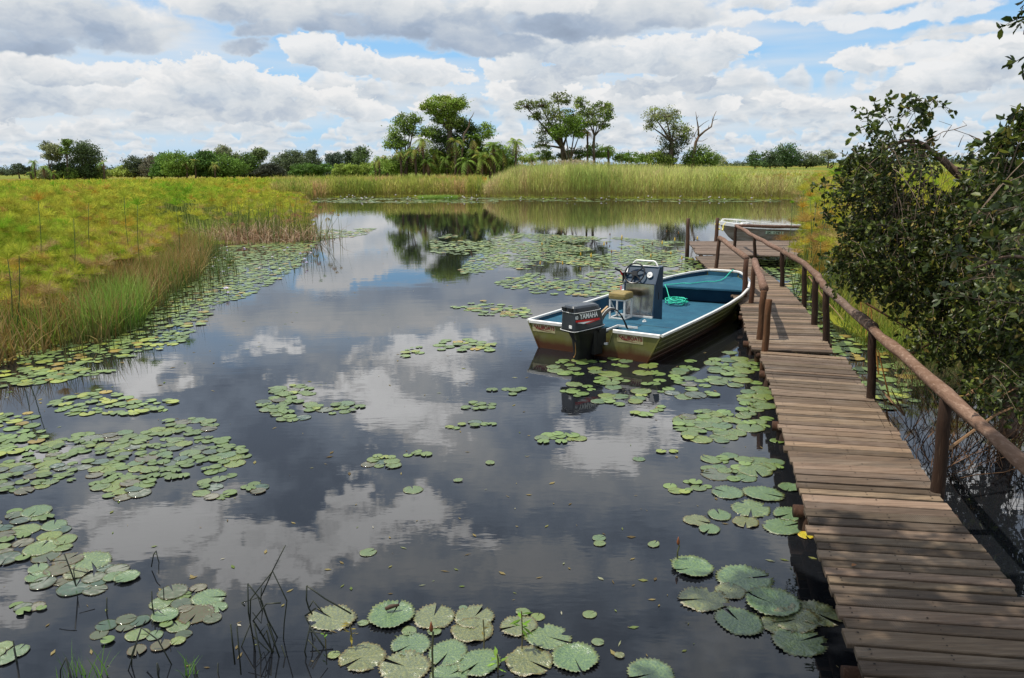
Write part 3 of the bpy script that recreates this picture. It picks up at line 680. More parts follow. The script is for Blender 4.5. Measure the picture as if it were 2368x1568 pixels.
# name stickers on the transom
for yc in (.86, -.66):
    st = MB(); hw_, hh = .215, .058
    st.add([(-.004, yc + hw_, .325 + hh), (-.004, yc - hw_, .325 + hh), (-.004, yc - hw_, .325 - hh), (-.004, yc + hw_, .325 - hh)], [[0, 3, 2, 1]])
    so = st.build('name_sticker', CREAM, boat)
    put_text('lettering', 'ALIBOATS', .085, (-.0065, yc - .03, .340), (0, -1, 0), (0, 0, 1), DRED, so, bold=.003, width=.35)
    sw = MB(); pts = [(-.0065, yc + .195, .372), (-.0065, yc + .135, .372), (-.0065, yc + .14, .362), (-.0065, yc + .17, .36), (-.0065, yc + .12, .315), (-.0065, yc - .06, .293), (-.0065, yc - .17, .291), (-.0065, yc - .06, .286), (-.0065, yc + .12, .305), (-.0065, yc + .175, .345)]
    sw.add(pts, ngons=[list(range(len(pts)))]); sw.build('swoosh_mark', DRED, so)
# ---- console
def quadbox(m_, b0, b1, tint=(1, 1, 1)):  # two rings of four points
    m_.add(list(b0) + list(b1), [[0, 3, 2, 1], [4, 5, 6, 7], [0, 1, 5, 4], [1, 2, 6, 5], [2, 3, 7, 6], [3, 0, 4, 7]], tint=tint)
con = MB(); cy0, cy1 = -.10, .47
bz, kz, tz = .172, .93, 1.20
# two sloping side panels, the dash and the front
for y0, y1 in ((cy0, cy0 + .02), (cy1 - .02, cy1)):
    con.add([(2.12, y0, bz), (2.52, y0, bz), (2.50, y0, tz), (2.36, y0, tz), (2.20, y0, kz), (2.12, y1, bz), (2.52, y1, bz), (2.50, y1, tz), (2.36, y1, tz), (2.20, y1, kz)],
            [[i, (i + 1) % 5, 5 + (i + 1) % 5, 5 + i] for i in range(5)], ngons=[[4, 3, 2, 1, 0], [5, 6, 7, 8, 9]])
quadbox(con, [(2.205, cy0 + .02, kz), (2.225, cy0 + .02, kz), (2.225, cy1 - .02, kz), (2.205, cy1 - .02, kz)], [(2.365, cy0 + .02, tz - .012), (2.385, cy0 + .02, tz - .012), (2.385, cy1 - .02, tz - .012), (2.365, cy1 - .02, tz - .012)])
con.box((2.43, (cy0 + cy1) / 2, tz - .005), (.15, cy1 - cy0 + .006, .012)); con.box((2.515, (cy0 + cy1) / 2, (bz + tz) / 2), (.012, cy1 - cy0 - .01, tz - bz - .02))
console = con.build('steering_console', BLUEP, boat); console.location = (-.64, -.265, 0)
mb = MB(); mb.add([(2.16, cy0 + .022, bz + .05), (2.16, cy1 - .022, bz + .05), (2.205, cy1 - .022, kz - .01), (2.205, cy0 + .022, kz - .01)], [[0, 3, 2, 1]]); mb.build('metal_panel', MIRR, console)
mb = MB(); mb.box((2.09, (cy0 + cy1) / 2, .386), (.03, cy1 - cy0 + .02, .028)); mb.build('sill', RIM, console)
mb = MB(); mb.box((2.34, cy0 - .003, .72), (.02, .006, .12), tint=(1, 1, 1)); mb.build('side_slot', BLACK, console)
# grab rail over the dash
a = np.linspace(0, 1, 19); yy = cy0 + .03 + (cy1 - cy0 - .06) * a; arch = np.clip(np.minimum(a, 1 - a) * 5.0, 0, 1); arch = np.sin(arch * np.pi / 2)
mb = MB(); mb.tube([(2.41 - .03 * (1 - h), y, 1.175 + .115 * h) for y, h in zip(yy, arch)], .0145, 8); mb.tube([(2.385, cy0 + .03, 1.205), (2.385, cy1 - .03, 1.205)], .011, 7)
mb.tube([(2.38, cy1 + .0, 1.19), (2.30, cy1 + .02, 1.04), (2.22, cy1 + .015, .92)], .013, 7); mb.build('grab_rail', RIM, console, smooth=True)
# steering wheel
nrm = arr(-.9, 0, .42); nrm /= np.linalg.norm(nrm); wc = arr(2.23, .30, 1.09); uu = arr(0, 1, 0); vv = np.cross(nrm, uu)
a = np.linspace(0, 2 * np.pi, 33); wh = MB(); ring = [wc + .178 * (np.cos(t) * uu + np.sin(t) * vv) for t in a]; wh.tube(ring, .0125, 8, cap=False)
for t in (math.radians(200), math.radians(-20), math.radians(60), math.radians(120)):
    t += .35; e = wc + .172 * (math.cos(t) * uu + math.sin(t) * vv); wh.tube([wc - nrm * .02, (wc - nrm * .02 + e) / 2, e], [.02, .015, .011], 6)
for dz, r in ((0, .0),): wh.box(tuple(wc - nrm * .01), (.03, .095, .085), R=np.stack([nrm, uu, vv], 1))
wh.tube([wc - nrm * .02, wc - nrm * .12], .022, 8); wh.build('steering_wheel', BLACK, console, smooth=False)
# gauge
gc = arr(2.268, .035, 1.07); a = np.linspace(0, 2 * np.pi, 20, endpoint=False)
dn = arr(-.9, 0, .44); dn /= np.linalg.norm(dn); dv = np.cross(dn, uu)
mb = MB(); mb.loft([[gc + dn * h + r * (np.cos(t) * uu + np.sin(t) * dv) for t in a] for r, h in ((.05, .0), (.05, .014), (.042, .016), (.042, .010))]); mb.build('gauge_bezel', RIM, console)
mb = MB(); mb.add([gc + dn * .0125 + .041 * (np.cos(t) * uu + np.sin(t) * dv) for t in a], ngons=[list(range(20))]); g = mb.build('gauge_face', WHITE, console)
mb = MB(); mb.add([gc + dn * .0135 + q for q in (uu * .03 - dv * .004, uu * .03 + dv * .004, -uu * .03 + dv * .004, -uu * .03 - dv * .004)], [[0, 1, 2, 3]]); mb.tube([gc + dn * .014, gc + dn * .014 + dv * .03 + uu * .012], .0025, 4); mb.build('gauge_needle', BLACK, console)
# throttle box on the port side and kill cord
mb = MB(); mb.box((2.30, cy1 + .035, 1.0), (.11, .06, .17)); mb.tube([(2.27, cy1 + .05, .99), (2.20, cy1 + .06, 1.09), (2.14, cy1 + .075, 1.13)], [.014, .012, .016], 7); mb.tube([(2.15, cy1 + .075, 1.13), (2.12, cy1 + .15, 1.16)], .019, 8); mb.build('throttle_lever', BLACK, console)
mb = MB(); mb.tube([(2.165, cy1 + .068, 1.12), (2.23, cy1 + .058, 1.045)], .015, 7); mb.build('throttle_stem', REDP, console)
t = np.linspace(0, 1, 40); mb = MB(); mb.tube(np.stack([2.2 - .03 * t, cy1 + .06 + .012 * np.sin(t * 60), .86 - .17 * t + .0 * t], 1), .004, 5); mb.box((2.165, cy1 + .06, .655), (.035, .04, .10)); mb.box((2.16, cy1 + .075, .70), (.03, .07, .02)); mb.build('kill_cord', ORANGE, console)
for k in range(3):
    t = np.linspace(0, 1, 9); mb = MB(); mb.tube(np.stack([2.22 + .05 * t, .10 - .16 * t + .03 * k, .92 - .10 * np.sin(t * 3.1) - .1 * t - .02 * k], 1), .007, 6); mb.build('control_cable', RUB, console, smooth=True)
# ---- seat on a square tube stand
sx, sy, sw = 1.22, .10, .145
fr = MB()
for dx in (-1, 1):
    for dy in (-1, 1): fr.box((sx + dx * sw * .92, sy + dy * sw * .92, .535), (.025, .025, .325))
for z in (.387, .695):
    for d in (-1, 1): fr.box((sx, sy + d * sw * .92, z), (sw * 1.84, .022, .020)); fr.box((sx + d * sw * .92, sy, z + .001), (.021, sw * 1.84, .021))
fr.tube([(sx - sw * .9, sy + sw * .92, .69), (sx + sw * .9, sy + sw * .92, .40)], .012, 6)
seat = tag(empty('helm_seat', (0, 0, 0)), None); seat.parent = boat
fr.build('seat_frame', RIM, seat)
cu = MB(); rr = []
for z, k in ((.71, .93), (.715, 1.0), (.76, 1.03), (.80, 1.0), (.818, .93), (.826, .7)):
    a = np.linspace(0, 2 * np.pi, 28, endpoint=False); e = .22
    rr.append([(sx + (sw + .015) * k * np.sign(np.cos(t)) * abs(np.cos(t)) ** e, sy + (sw + .015) * k * np.sign(np.sin(t)) * abs(np.sin(t)) ** e, z + .004 * math.sin(3 * t)) for t in a])
cu.loft(rr); cu.build('cushion', KHAKI, seat, smooth=False)
# wooden paddle shaft lying on the stern deck
mb = MB(); mb.tube([(.75, .35, .395), (1.75, .62, .43)], .022, 8); mb.build('wooden_pole', BOARD, None)
o = COL.objects[-1]; o.matrix_world = Matrix.Translation((1.228, 11.83, 0)) @ Matrix.Rotation(bh, 4, 'Z'); tag(o, 'pale wooden pole lying on the blue stern deck behind the khaki seat', 'pole')
mb = MB(); mb.tube([(3.55, .86, .24), (4.25, .72, .50)], .022, 8); mb.build('wooden_pole', BOARD, None)
o = COL.objects[-1]; o.matrix_world = Matrix.Translation((1.228, 11.83, 0)) @ Matrix.Rotation(bh, 4, 'Z'); tag(o, 'grey pole end leaning on the bow deck behind the steering console', 'pole')
# ---- outboard
ob = empty('outboard_motor', (-.10, -.06, .055), math.radians(-20)); ob.scale = (.88, .88, .88); ob.parent = boat      # local +x is the motor's front
def super_ring(xc, z, L, W, e=.35, n=32, tilt=0.0, sh=0.0):
    a = np.linspace(0, 2 * np.pi, n, endpoint=False); x = L * np.sign(np.cos(a)) * np.abs(np.cos(a)) ** e; y = W * np.sign(np.sin(a)) * np.abs(np.sin(a)) ** e
    y = y * (1 - .22 * np.clip(x / L, 0, 1) ** 2); return np.stack([xc + x, y, z + tilt * (x + xc)], 1)
cw = MB(); tl_ = .05
cw.loft([super_ring(-.20, .515, .355, .195, .30, tilt=tl_), super_ring(-.20, .53, .362, .20, .30, tilt=tl_), super_ring(-.205, .66, .35, .192, .28, tilt=tl_ * .6), super_ring(-.22, .795, .325, .178, .27, tilt=tl_ * .3), super_ring(-.222, .80, .318, .172, .27, tilt=tl_ * .3)])
cowl = cw.build('cowl', COWL, ob)
cw = MB(); cw.loft([super_ring(-.222, .801, .324, .177, .27, tilt=tl_ * .3), super_ring(-.24, .87, .305, .163, .27), super_ring(-.25, .90, .27, .135, .32), super_ring(-.25, .908, .20, .09, .4)]); cw.build('cowl_top', COWL, ob)
cw = MB(); cw.loft([super_ring(-.19, .475, .37, .20, .32, tilt=tl_), super_ring(-.19, .49, .385, .212, .32, tilt=tl_), super_ring(-.19, .505, .385, .212, .32, tilt=tl_), super_ring(-.20, .516, .372, .203, .32, tilt=tl_)]); cw.build('lower_tray', BLACK, ob)
mb = MB(); mb.tube(np.concatenate([super_ring(-.222, .800, .329, .181, .27, tilt=tl_ * .3)] * 1), .004, 5, cap=False); mb.tube(super_ring(-.19, .507, .389, .215, .32, tilt=tl_), .004, 5, cap=False); mb.build('trim_line', SILV, ob)
mb = MB(); mb.box((-.552, .085, .845), (.03, .10, .055)); mb.box((-.552, -.085, .845), (.03, .10, .055)); mb.build('air_intake', BLACK, ob)
# stripes and lettering on both sides and the back, following the tapered cowl
for sg in (-1, 1):
    def S(x, z, off=.009):
        t = np.clip((z - .53) / .265, 0, 1); W = .20 - .022 * t; L = .362 - .037 * t; xc = -.20 - .02 * t; xr = np.clip(abs(x - xc) / L, 0, .999)
        c = xr ** (1 / .285); y = W * (1 - c ** 2) ** (.5 * .285) * (1 - .22 * np.clip((x - xc) / L, 0, 1) ** 2)
        return (x, sg * (y + off), z)
    xs_ = np.linspace(-.52, .02, 14)
    st = MB(); st.loft([[S(x, .674 - .012 * (x + .52) / .5), S(x, .640 - .010 * (x + .52) / .5)] for x in xs_], closed=False, caps=False); st.build('red_stripe', REDP, ob)
    st = MB(); st.add([S(-.50, .632), S(-.36, .600), S(.02, .640), S(-.2, .636)], ngons=[[0, 1, 2, 3]] if sg < 0 else [[3, 2, 1, 0]]); st.build('silver_flash', SILV, ob)
    st = MB(); st.add([S(-.33, .603, .0105), S(-.28, .592, .0105), S(.06, .630, .0105), S(.03, .638, .0105)], ngons=[[0, 1, 2, 3]] if sg < 0 else [[3, 2, 1, 0]]); st.build('red_stripe', REDP, ob)
    v, fc = text_verts('YAMAHA', .125, 1.0, .003); kx = .42 / (v[:, 0].max() - v[:, 0].min())
    st = MB(); st.add([S(-.235 + (p[0] * kx if sg < 0 else -p[0] * kx), .728 + p[1], .011) for p in v], ngons=fc); st.build('brand_lettering', SILV, ob)
    v, fc = text_verts('60', .085, 1.0, .003)
    st = MB(); st.add([S(-.50 + (p[0] * .6 if sg < 0 else -p[0] * .6), .715 + p[1], .011) for p in v], ngons=fc); st.build('number', WHITE, ob)
mb = MB(); mb.box((-.565, -.10, .555), (.012, .07, .05)); mb.build('white_label', WHITE, ob)
# midsection, swivel bracket, leg; leg widened in black to cover shade on the transom
lg = MB()
lg.loft([super_ring(-.20, .10 + .38, .30, .15, .5), super_ring(-.16, .40, .30, .15, .6), super_ring(-.14, .30, .27, .13, .7), super_ring(-.15, .10, .24, .10, .8), super_ring(-.17, -.10, .22, .08, .8), super_ring(-.22, -.5, .15, .05, .8)])
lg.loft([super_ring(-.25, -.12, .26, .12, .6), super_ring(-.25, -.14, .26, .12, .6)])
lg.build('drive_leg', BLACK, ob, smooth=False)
mb = MB(); mb.box((.02, 0, .22), (.20, .30, .42)); mb.box((.10, .14, .30), (.20, .03, .30)); mb.box((.10, -.14, .30), (.20, .03, .30)); mb.tube([(.04, -.18, .42), (.04, .18, .42)], .028, 8); mb.tube([(.13, -.10, .36), (.30, -.10, .36)], .014, 6); mb.build('clamp_and_shade_block', RUB, ob)  # clamp bracket; its tall black block stands in for shade below the transom notch
RUST = mat('worn_rusty_edge', (0.35, 0.16, 0.035), 0.6, noise=(12, (0.5, 0.33, 0.12), 4, (1, 1, .5), .45, .6))
t = np.linspace(0, 1, 8); mb = MB(); mb.tube(np.stack([-.40 + .02 * t - .05 * np.clip(t - .8, 0, 1) * 5 * (t > .8), -.03 + 0 * t, .33 - .34 * t], 1), .008, 6); mb.build('leg_edge', RUST, ob)
# fuel and control lines from the motor to the well frame
for k in range(4):
    t = np.linspace(0, 1, 14); mb = MB()
    mb.tube(np.stack([.16 + .50 * t, -.06 + .015 * k - .16 * t, .50 + .31 * np.sin(t * np.pi) ** .8 * (1 - .2 * t) - .12 * t ** 2 + .008 * k], 1), .011 if k < 3 else .007, 6); mb.build('control_cable', RUB if k < 3 else RIM, ob, smooth=True)
mb = MB(); mb.box((.50, -.38, .40), (.02, .34, .03)); mb.box((.28, -.21, .40), (.44, .02, .03)); mb.build('well_frame', RUST if False else RIM, boat)
# ---- green rope: coil on the floor and the line to the bow
ROPE = mat('green_rope', (0.015, 0.42, 0.27), 0.6, tint=True, noise=(60, (0.03, 0.6, 0.42), 2, (1, 1, 1), .4, .6), bump=(180, 1, (1, 1, 1), .6, .003))
Rb = Matrix.Translation((1.228, 11.83, 0)) @ Matrix.Rotation(bh, 4, 'Z')
rp = MB(); pts = []
cx_, cy_ = 4.08, .28
for k in range(9):
    a0 = RNG.uniform(0, 6.3); ox, oy = RNG.uniform(-.05, .05), RNG.uniform(-.05, .05); rx_, ry_ = RNG.uniform(.10, .19), RNG.uniform(.13, .27); th = RNG.uniform(0, 3)
    a = np.linspace(a0, a0 + 6.0, 26); x = rx_ * np.cos(a); y = ry_ * np.sin(a)
    pts.append(np.stack([cx_ + ox + x * np.cos(th) - y * np.sin(th), cy_ + oy + x * np.sin(th) + y * np.cos(th), .185 + .012 * k + .014 * np.sin(a * 2 + k)], 1))
for p in pts: rp.tube(p, .0085, 6)
kx = arr(4.08, 4.25, 4.40, 4.47, 4.55, 4.66, 4.80, 4.78, 4.95, 5.15, 5.20, 5.35, 5.62, 5.93, 6.04, 6.06)
ky = arr(.40, .50, .62, .70, .58, .52, .42, .28, .18, .05, -.10, -.18, -.17, -.19, -.2, -.2)
kz_ = arr(.22, .25, .40, .47, .475, .475, .48, .485, .49, .50, .50, .515, .53, .64, .66, .55)
t = np.linspace(0, 15, 75); rp.tube(np.stack([np.interp(t, range(16), q) for q in (kx, ky, kz_)], 1), .0085, 6)
o = rp.build('rope', ROPE, None, smooth=True); o.matrix_world = Rb; tag(o, 'green rope coiled on the blue boat floor with its end running up over the bow', 'rope')

# ------------------------------------------------------------------ second boat beyond the platform
b0 = P(1665, 511, .86); b1 = P(1850, 521, .62)
b1 = Vector((b0.x + 4.9, b0.y + .55, 0))
hd = math.atan2(b1.y - b0.y, b1.x - b0.x)
boat2 = tag(empty('rowing_boat', (b0.x, b0.y, -.07), hd), 'silver aluminium dinghy with white pointed bow moored behind the far platform, half hidden by papyrus', 'boat')
ALU2 = mat('grey_aluminium', (0.42, 0.38, 0.31), 0.45, metal=.3, noise=[(3, (0.27, 0.22, 0.16), 5, (.6, 1, 3), .4, .6)])
WH = mat('white_paint', (0.8, 0.8, 0.79), 0.45, noise=(4, (0.68, .68, .66), 3, (1, 1, 1), .45, .7))
X2 = arr(0, .25, .6, 1.0, 1.6, 2.4, 3.4, 4.6); HW2 = arr(.02, .22, .42, .58, .72, .8, .8, .76); S2 = arr(.90, .86, .80, .75, .70, .66, .64, .64); K2 = arr(.80, .42, .14, -.02, -.1, -.12, -.12, -.12); C2 = arr(.01, .06, .18, .34, .5, .6, .62, .6)
g2 = lambda A, x: float(np.interp(x, X2, A))
mb = MB(); xs = np.linspace(0, 4.6, 30)
for sg in (1, -1):
    rows_ = []
    for x in xs:
        hw, sh, kz2, cw_ = g2(HW2, x), g2(S2, x), g2(K2, x), g2(C2, x); r = []
        for k in range(6):
            t0 = k / 5; y = cw_ + (hw - cw_) * t0 ** .8; z = kz2 + .05 + (sh - kz2 - .05) * t0; r.append((x + .0, sg * (y + (.008 if k % 2 else 0)), z))
        rows_.append([(x, 0, kz2)] + r)
    mb.loft(rows_, closed=False, caps=False)
mb.add([(4.6, .6, -.07), (4.6, .76, .64), (4.6, -.76, .64), (4.6, -.6, -.07)], [[0, 1, 2, 3]])
mb.build('hull', ALU2, boat2)
mb = MB()
for sg in (1, -1): mb.loft([[(x - .06, sg * (g2(HW2, x) + .03), g2(S2, x) + .03), (x - .06, sg * (g2(HW2, x) + .035), g2(S2, x) - (.10 - .06 * min(x / 1.6, 1))), (x, sg * (g2(HW2, x) - .03), g2(S2, x) - .02), (x, sg * max(g2(HW2, x) - .05, 0), g2(S2, x) + .03)] for x in xs])
mb.build('gunwale', WH, boat2)
mb = MB(); mb.add([(x, s * g2(HW2, x) * .97, g2(S2, x) + .02) for x in (0, .25, .6, 1.0) for s in (1, -1)], [[0, 1, 3, 2], [2, 3, 5, 4], [4, 5, 7, 6]]); mb.build('foredeck', WH, boat2)
mb = MB()
for sg in (1, -1): mb.tube([(.05, sg * .05, .93), (.12, sg * .08, 1.0), (.8, sg * .42, .95), (1.6, sg * .64, .86), (2.3, sg * .74, .80), (2.3, sg * .74, .68)], .014, 6)
for x in (.8, 1.6):
    for sg in (1, -1): mb.tube([(x, sg * g2(HW2, x) * .95, g2(S2, x)), (x, sg * (.42 if x < 1 else .64), .95 if x < 1 else .86)], .012, 6)
mb.build('bow_rail', RIM, boat2)
for x_, z_, w_ in ((1.75, .60, 1.3), (3.2, .5, 1.4)):
    mb = MB(); mb.box((x_, 0, z_), (.3, w_, .03)); mb.build('bench', ALU2, boat2)
mb = MB(); mb.box((.95, 0, .82), (.30, .16, .07)); mb.tube([(.8, -.1, .85), (1.1, .12, .86)], .02, 6); mb.build('anchor', RIM, boat2)
xq, yq = 1.62, -g2(HW2, 1.62) - .012
mb = MB(); mb.add([(1.42, yq + .03, .60), (2.06, yq - .05, .57), (2.06, yq - .03, .46), (1.42, yq + .05, .49)], [[0, 1, 2, 3]]); pl = mb.build('number_plate', mat('pale_green_sticker', (.5, .62, .45), .5), boat2)
put_text('lettering', 'JK 1781', .10, (1.74, yq - .022, .53), (1, -.12, -.045), (0, .05, 1), BLACK, pl, bold=.001, width=.52)
# yellow mooring rope
YR = mat('yellow_rope', (0.75, 0.62, 0.10), 0.6)
mb = MB(); bw_ = Vector((b0.x, b0.y, 0)); mp = MOOR
ring = lambda z, r=.072: [(mp.x + .01 + r * math.cos(a), mp.y + r * math.sin(a), z + .01 * math.sin(a)) for a in np.linspace(0, 6.28, 16)]
for z in (.72, .745, .88, .905): mb.tube(ring(z), .012, 6, cap=False)
mb.tube([(mp.x + .05, mp.y, .73), (mp.x + .25, mp.y + .2, .66), (bw_.x - .05, bw_.y - .6, .74), (bw_.x + .1, bw_.y - .35, .82)], .012, 6)
mb.tube([(bw_.x + .06, bw_.y - .05, .80), (bw_.x + .14, bw_.y - .1, .70), (bw_.x + .07, bw_.y - .12, .5)], .014, 6)
tag(mb.build('rope', YR, None, smooth=True), 'yellow mooring rope wound round the post and tied to the dinghy bow', 'rope')
# ------------------------------------------------------------------ floating lily pads
def pad_extra(N, K, tc, base, mixc, nz):
    sp = N.new('ShaderNodeSeparateXYZ'); K.new(tc.outputs['Object'], sp.inputs[0])
    def M(op, a, b=None):
        n = N.new('ShaderNodeMath'); n.operation = op
        for i, v in enumerate((a, b)):
            if v is None: continue
            if isinstance(v, (int, float)): n.inputs[i].default_value = v
            else: K.new(v, n.inputs[i])
        return n.outputs[0]
    ang = M('ARCTAN2', sp.outputs[1], sp.outputs[0]); s = M('ABSOLUTE', M('SINE', M('MULTIPLY', ang, 9.0)))
    r = M('SQRT', M('ADD', M('MULTIPLY', sp.outputs[0], sp.outputs[0]), M('MULTIPLY', sp.outputs[1], sp.outputs[1])))
    vein = M('MULTIPLY', M('LESS_THAN', s, 0.13), 0.5)
    c = mixc(vein, base, (0.17, 0.24, 0.10))
    return c
PADM = mat('lily_pad_leaf', (0.076, 0.118, 0.056), 0.30, spec=0.9, tint=True, noise=[(7, (0.15, 0.20, 0.06), 4, (1, 1, 1), .42, .66), (3, (0.12, 0.12, 0.05), 5, (1, 1, 1), .62, .8)], bump=(9, 3, (1, 1, 1), .35, .03), extra=pad_extra)
PADR = mat('lily_pad_raft_leaf', (0.11, 0.17, 0.045), 0.36, spec=0.5, tint=True, noise=(1.3, (0.15, 0.21, 0.06), 4, (1, 1, 1), .42, .66))
def pad_shape(rng, n=48, teeth=0.0, notch=0.16, cup=0.0, wavy=0.01, curl=0.0):
    """unit radius pad: slit at angle 0, rim thickness, optional serrated and upturned edge"""
    a = np.linspace(notch, 2 * np.pi - notch, n)
    k = rng.uniform(0, 6.28)
    rim = 1 + 0.03 * np.sin(2 * a + k) + 0.02 * np.sin(5 * a + 2 * k)
    if teeth: rim = rim * (1 + teeth * (np.arange(n) % 2) * 1.0) - teeth * .5
    rings = []
    for f, h in ((0.0, .0), (.25, .004), (.55, .002), (.85, .002), (1.0, .0)):
        rr = rim * f if f == 1 else f * (1 + 0 * a)
        z = h + cup * f ** 4 + wavy * f ** 2 * np.sin(4 * a + k) + wavy * .8 * f ** 3 * np.sin(9 * a + k * 2)
        if f == 1: z = z + curl * np.maximum(0, np.sin(a + k)) ** 3 + (teeth * .35) * (np.arange(n) % 2) * rng.uniform(.2, 1, n)
        if f == 0: rings.append(np.stack([.0 + 0 * a, 0 * a, z], 1))
        else: rings.append(np.stack([rr * np.cos(a), rr * np.sin(a), z], 1))
    top = np.concatenate(rings); m = len(rings)
    q = np.concatenate([np.stack([i * n + np.arange(n - 1), (i + 1) * n + np.arange(n - 1), (i + 1) * n + np.arange(1, n), i * n + np.arange(1, n)], 1) for i in range(m - 1)])
    bot = rings[-1].copy(); bot[:, 2] -= .012
    v = np.concatenate([top, bot]); b0 = len(top); e = (m - 1) * n
    q = np.concatenate([q, np.stack([e + np.arange(n - 1), b0 + np.arange(n - 1), b0 + np.arange(1, n), e + np.arange(1, n)], 1)])
    return v, q
rp_ = np.random.default_rng(5)
def pad_mesh(name, col, **kw):
    v, q = pad_shape(rp_, **kw); mb = MB()
    r = np.hypot(v[:, 0], v[:, 1]); t = np.array(col)[None, :] * (1 + 0 * r[:, None])
    edge = (r > .93)[:, None]; t = np.where(edge, t * np.array([1.15, .8, .7]), t)       # reddish brown rim of the leaf
    mb.add(v, q, tint=t); return mb.mesh(name, PADM, smooth=True)
SMOOTH = [pad_mesh('lily_pad', c, n=40, teeth=0, notch=rp_.uniform(.03, .16), wavy=.016, curl=cu) for c, cu in (((1, 1, 1), 0), ((1.12, 1.1, .9), .05), ((.85, .95, 1.1), 0), ((1.3, 1.2, .7), 0), ((1.1, 1.1, 1.0), .12))]
TOOTH = [pad_mesh('lily_pad', c, n=64, teeth=.10, notch=rp_.uniform(.05, .14), wavy=w_, cup=cp) for c, w_, cp in (((.95, 1.05, 1.15), .018, .0), ((.9, 1.0, 1.2), .025, .03), ((1.05, 1.05, 1.1), .03, .0), ((1.2, .95, 1.05), .03, .0), ((.9, 1.05, 1.1), .022, .10))]
PADW = mat('drowned_pad_leaf', (0.055, 0.080, 0.044), 0.07, spec=0.65, tint=True, noise=(6, (0.07, 0.06, 0.04), 4, (1, 1, 1), .45, .7))
WETP = []
for c_, tt_ in (((1, 1, 1), .0), ((1.2, 1.1, 1.0), .08), ((1.5, 1.1, 1.0), .08), ((.8, 1.0, 1.0), 0)):
    PADM_, PADM = PADM, PADW; WETP.append(pad_mesh('lily_pad', c_, n=48, teeth=tt_, notch=rp_.uniform(.05, .15), wavy=.004)); PADM = PADM_
YEL = pad_mesh('lily_pad', (4.5, 2.6, .5), n=40, notch=.2, curl=.1)
BRN = pad_mesh('lily_pad', (1.15, .88, .85), n=60, teeth=.05, notch=.12, wavy=.035)
PADN = [0]; occupied = []
def lily_pad(x, y, wpx, label, group, meshes=SMOOTH, z=None, me=None):
    p = P(x, y); depth = -(CROT.transposed() @ (p - Vector((0, 0, CAMZ)))).z
    r = wpx / 2 * depth / F
    me = me or meshes[rp_.integers(len(meshes))]
    o = bpy.data.objects.new('lily_pad', me); COL.objects.link(o)
    PADN[0] += 1
    o.location = (p.x, p.y, .004 + (PADN[0] % 7) * .0011 if z is None else z); o.scale = (r, r * rp_.uniform(.88, 1.0), r); o.rotation_euler = (rp_.uniform(-.02, .02), rp_.uniform(-.02, .02), rp_.uniform(0, 6.28))
    tag(o, label, 'lily pad', group); occupied.append((p.x, p.y, r)); return o
G1 = 'large serrated lily pads at the bottom centre'
NEARC = [(767, 1430, 116, 'toothed pad crossed by a bent reed stalk, left end of the bottom raft'), (905, 1425, 116, 'large round toothed pad with a dark rolled dead leaf on it'), (1003, 1427, 102, 'toothed pad right of the one holding a dead leaf'),
         (1097, 1428, 95, 'pad behind the brownish one in the bottom raft'), (1092, 1459, 102, 'brownish toothed pad with broken stems, bottom raft', 'b'), (1199, 1449, 88, 'toothed pad behind the leafy upright sprout'),
         (1266, 1473, 112, 'toothed pad with ruffled edge right of the leafy sprout'), (950, 1492, 95, 'round pad with a narrow slit in the middle of the bottom raft'), (838, 1521, 112, 'brownish round pad at the lower left of the bottom raft', 'b'),
         (1035, 1511, 99, 'dull toothed pad between the slit pad and the brown bud'), (936, 1543, 119, 'large pad cut by the lower frame left of the brown bud'), (1107, 1534, 105, 'pale toothed pad right of the brown bud'),
         (1223, 1531, 115, 'brown mottled toothed pad with a stalk lying across it', 'b'), (1329, 1524, 109, 'cupped pleated pad at the right end of the bottom raft', 'c'), (1039, 1562, 90, 'pad at the lower frame under the brown bud'), (1505, 1560, 110, 'pad half cut by the lower frame near the centre'),
         (840, 1442, 27, 'small pad between the reed crossed pad and the dead leaf pad'), (946, 1461, 38, 'small pad squeezed above the slit pad'), (1004, 1463, 33, 'small pad below the raft top row'), (1209, 1417, 34, 'small upper pad of the pair beyond the leafy sprout'), (1243, 1427, 34, 'small lower pad of the pair beyond the leafy sprout'),
         (1071, 1406, 21, 'tiny pale leaf above the bottom raft'), (1363, 1422, 33, 'folded lone pad right of the bottom raft'), (1382, 1486, 31, 'small lone oval pad right of the cupped pad'), (772, 1516, 31, 'small pad left of the brownish round pad'), (1432, 1517, 25, 'ragged leaf scrap right of the cupped pad', 'b')]
for q in NEARC:
    k = q[4] if len(q) > 4 else ''
    lily_pad(q[0], q[1], q[2], q[3], G1 if q[2] > 80 else 'small lily pads around the bottom raft', TOOTH if q[2] > 60 else SMOOTH, me=BRN if k == 'b' else TOOTH[4] if k == 'c' else None)
G2 = 'serrated lily pads beside the near boardwalk'
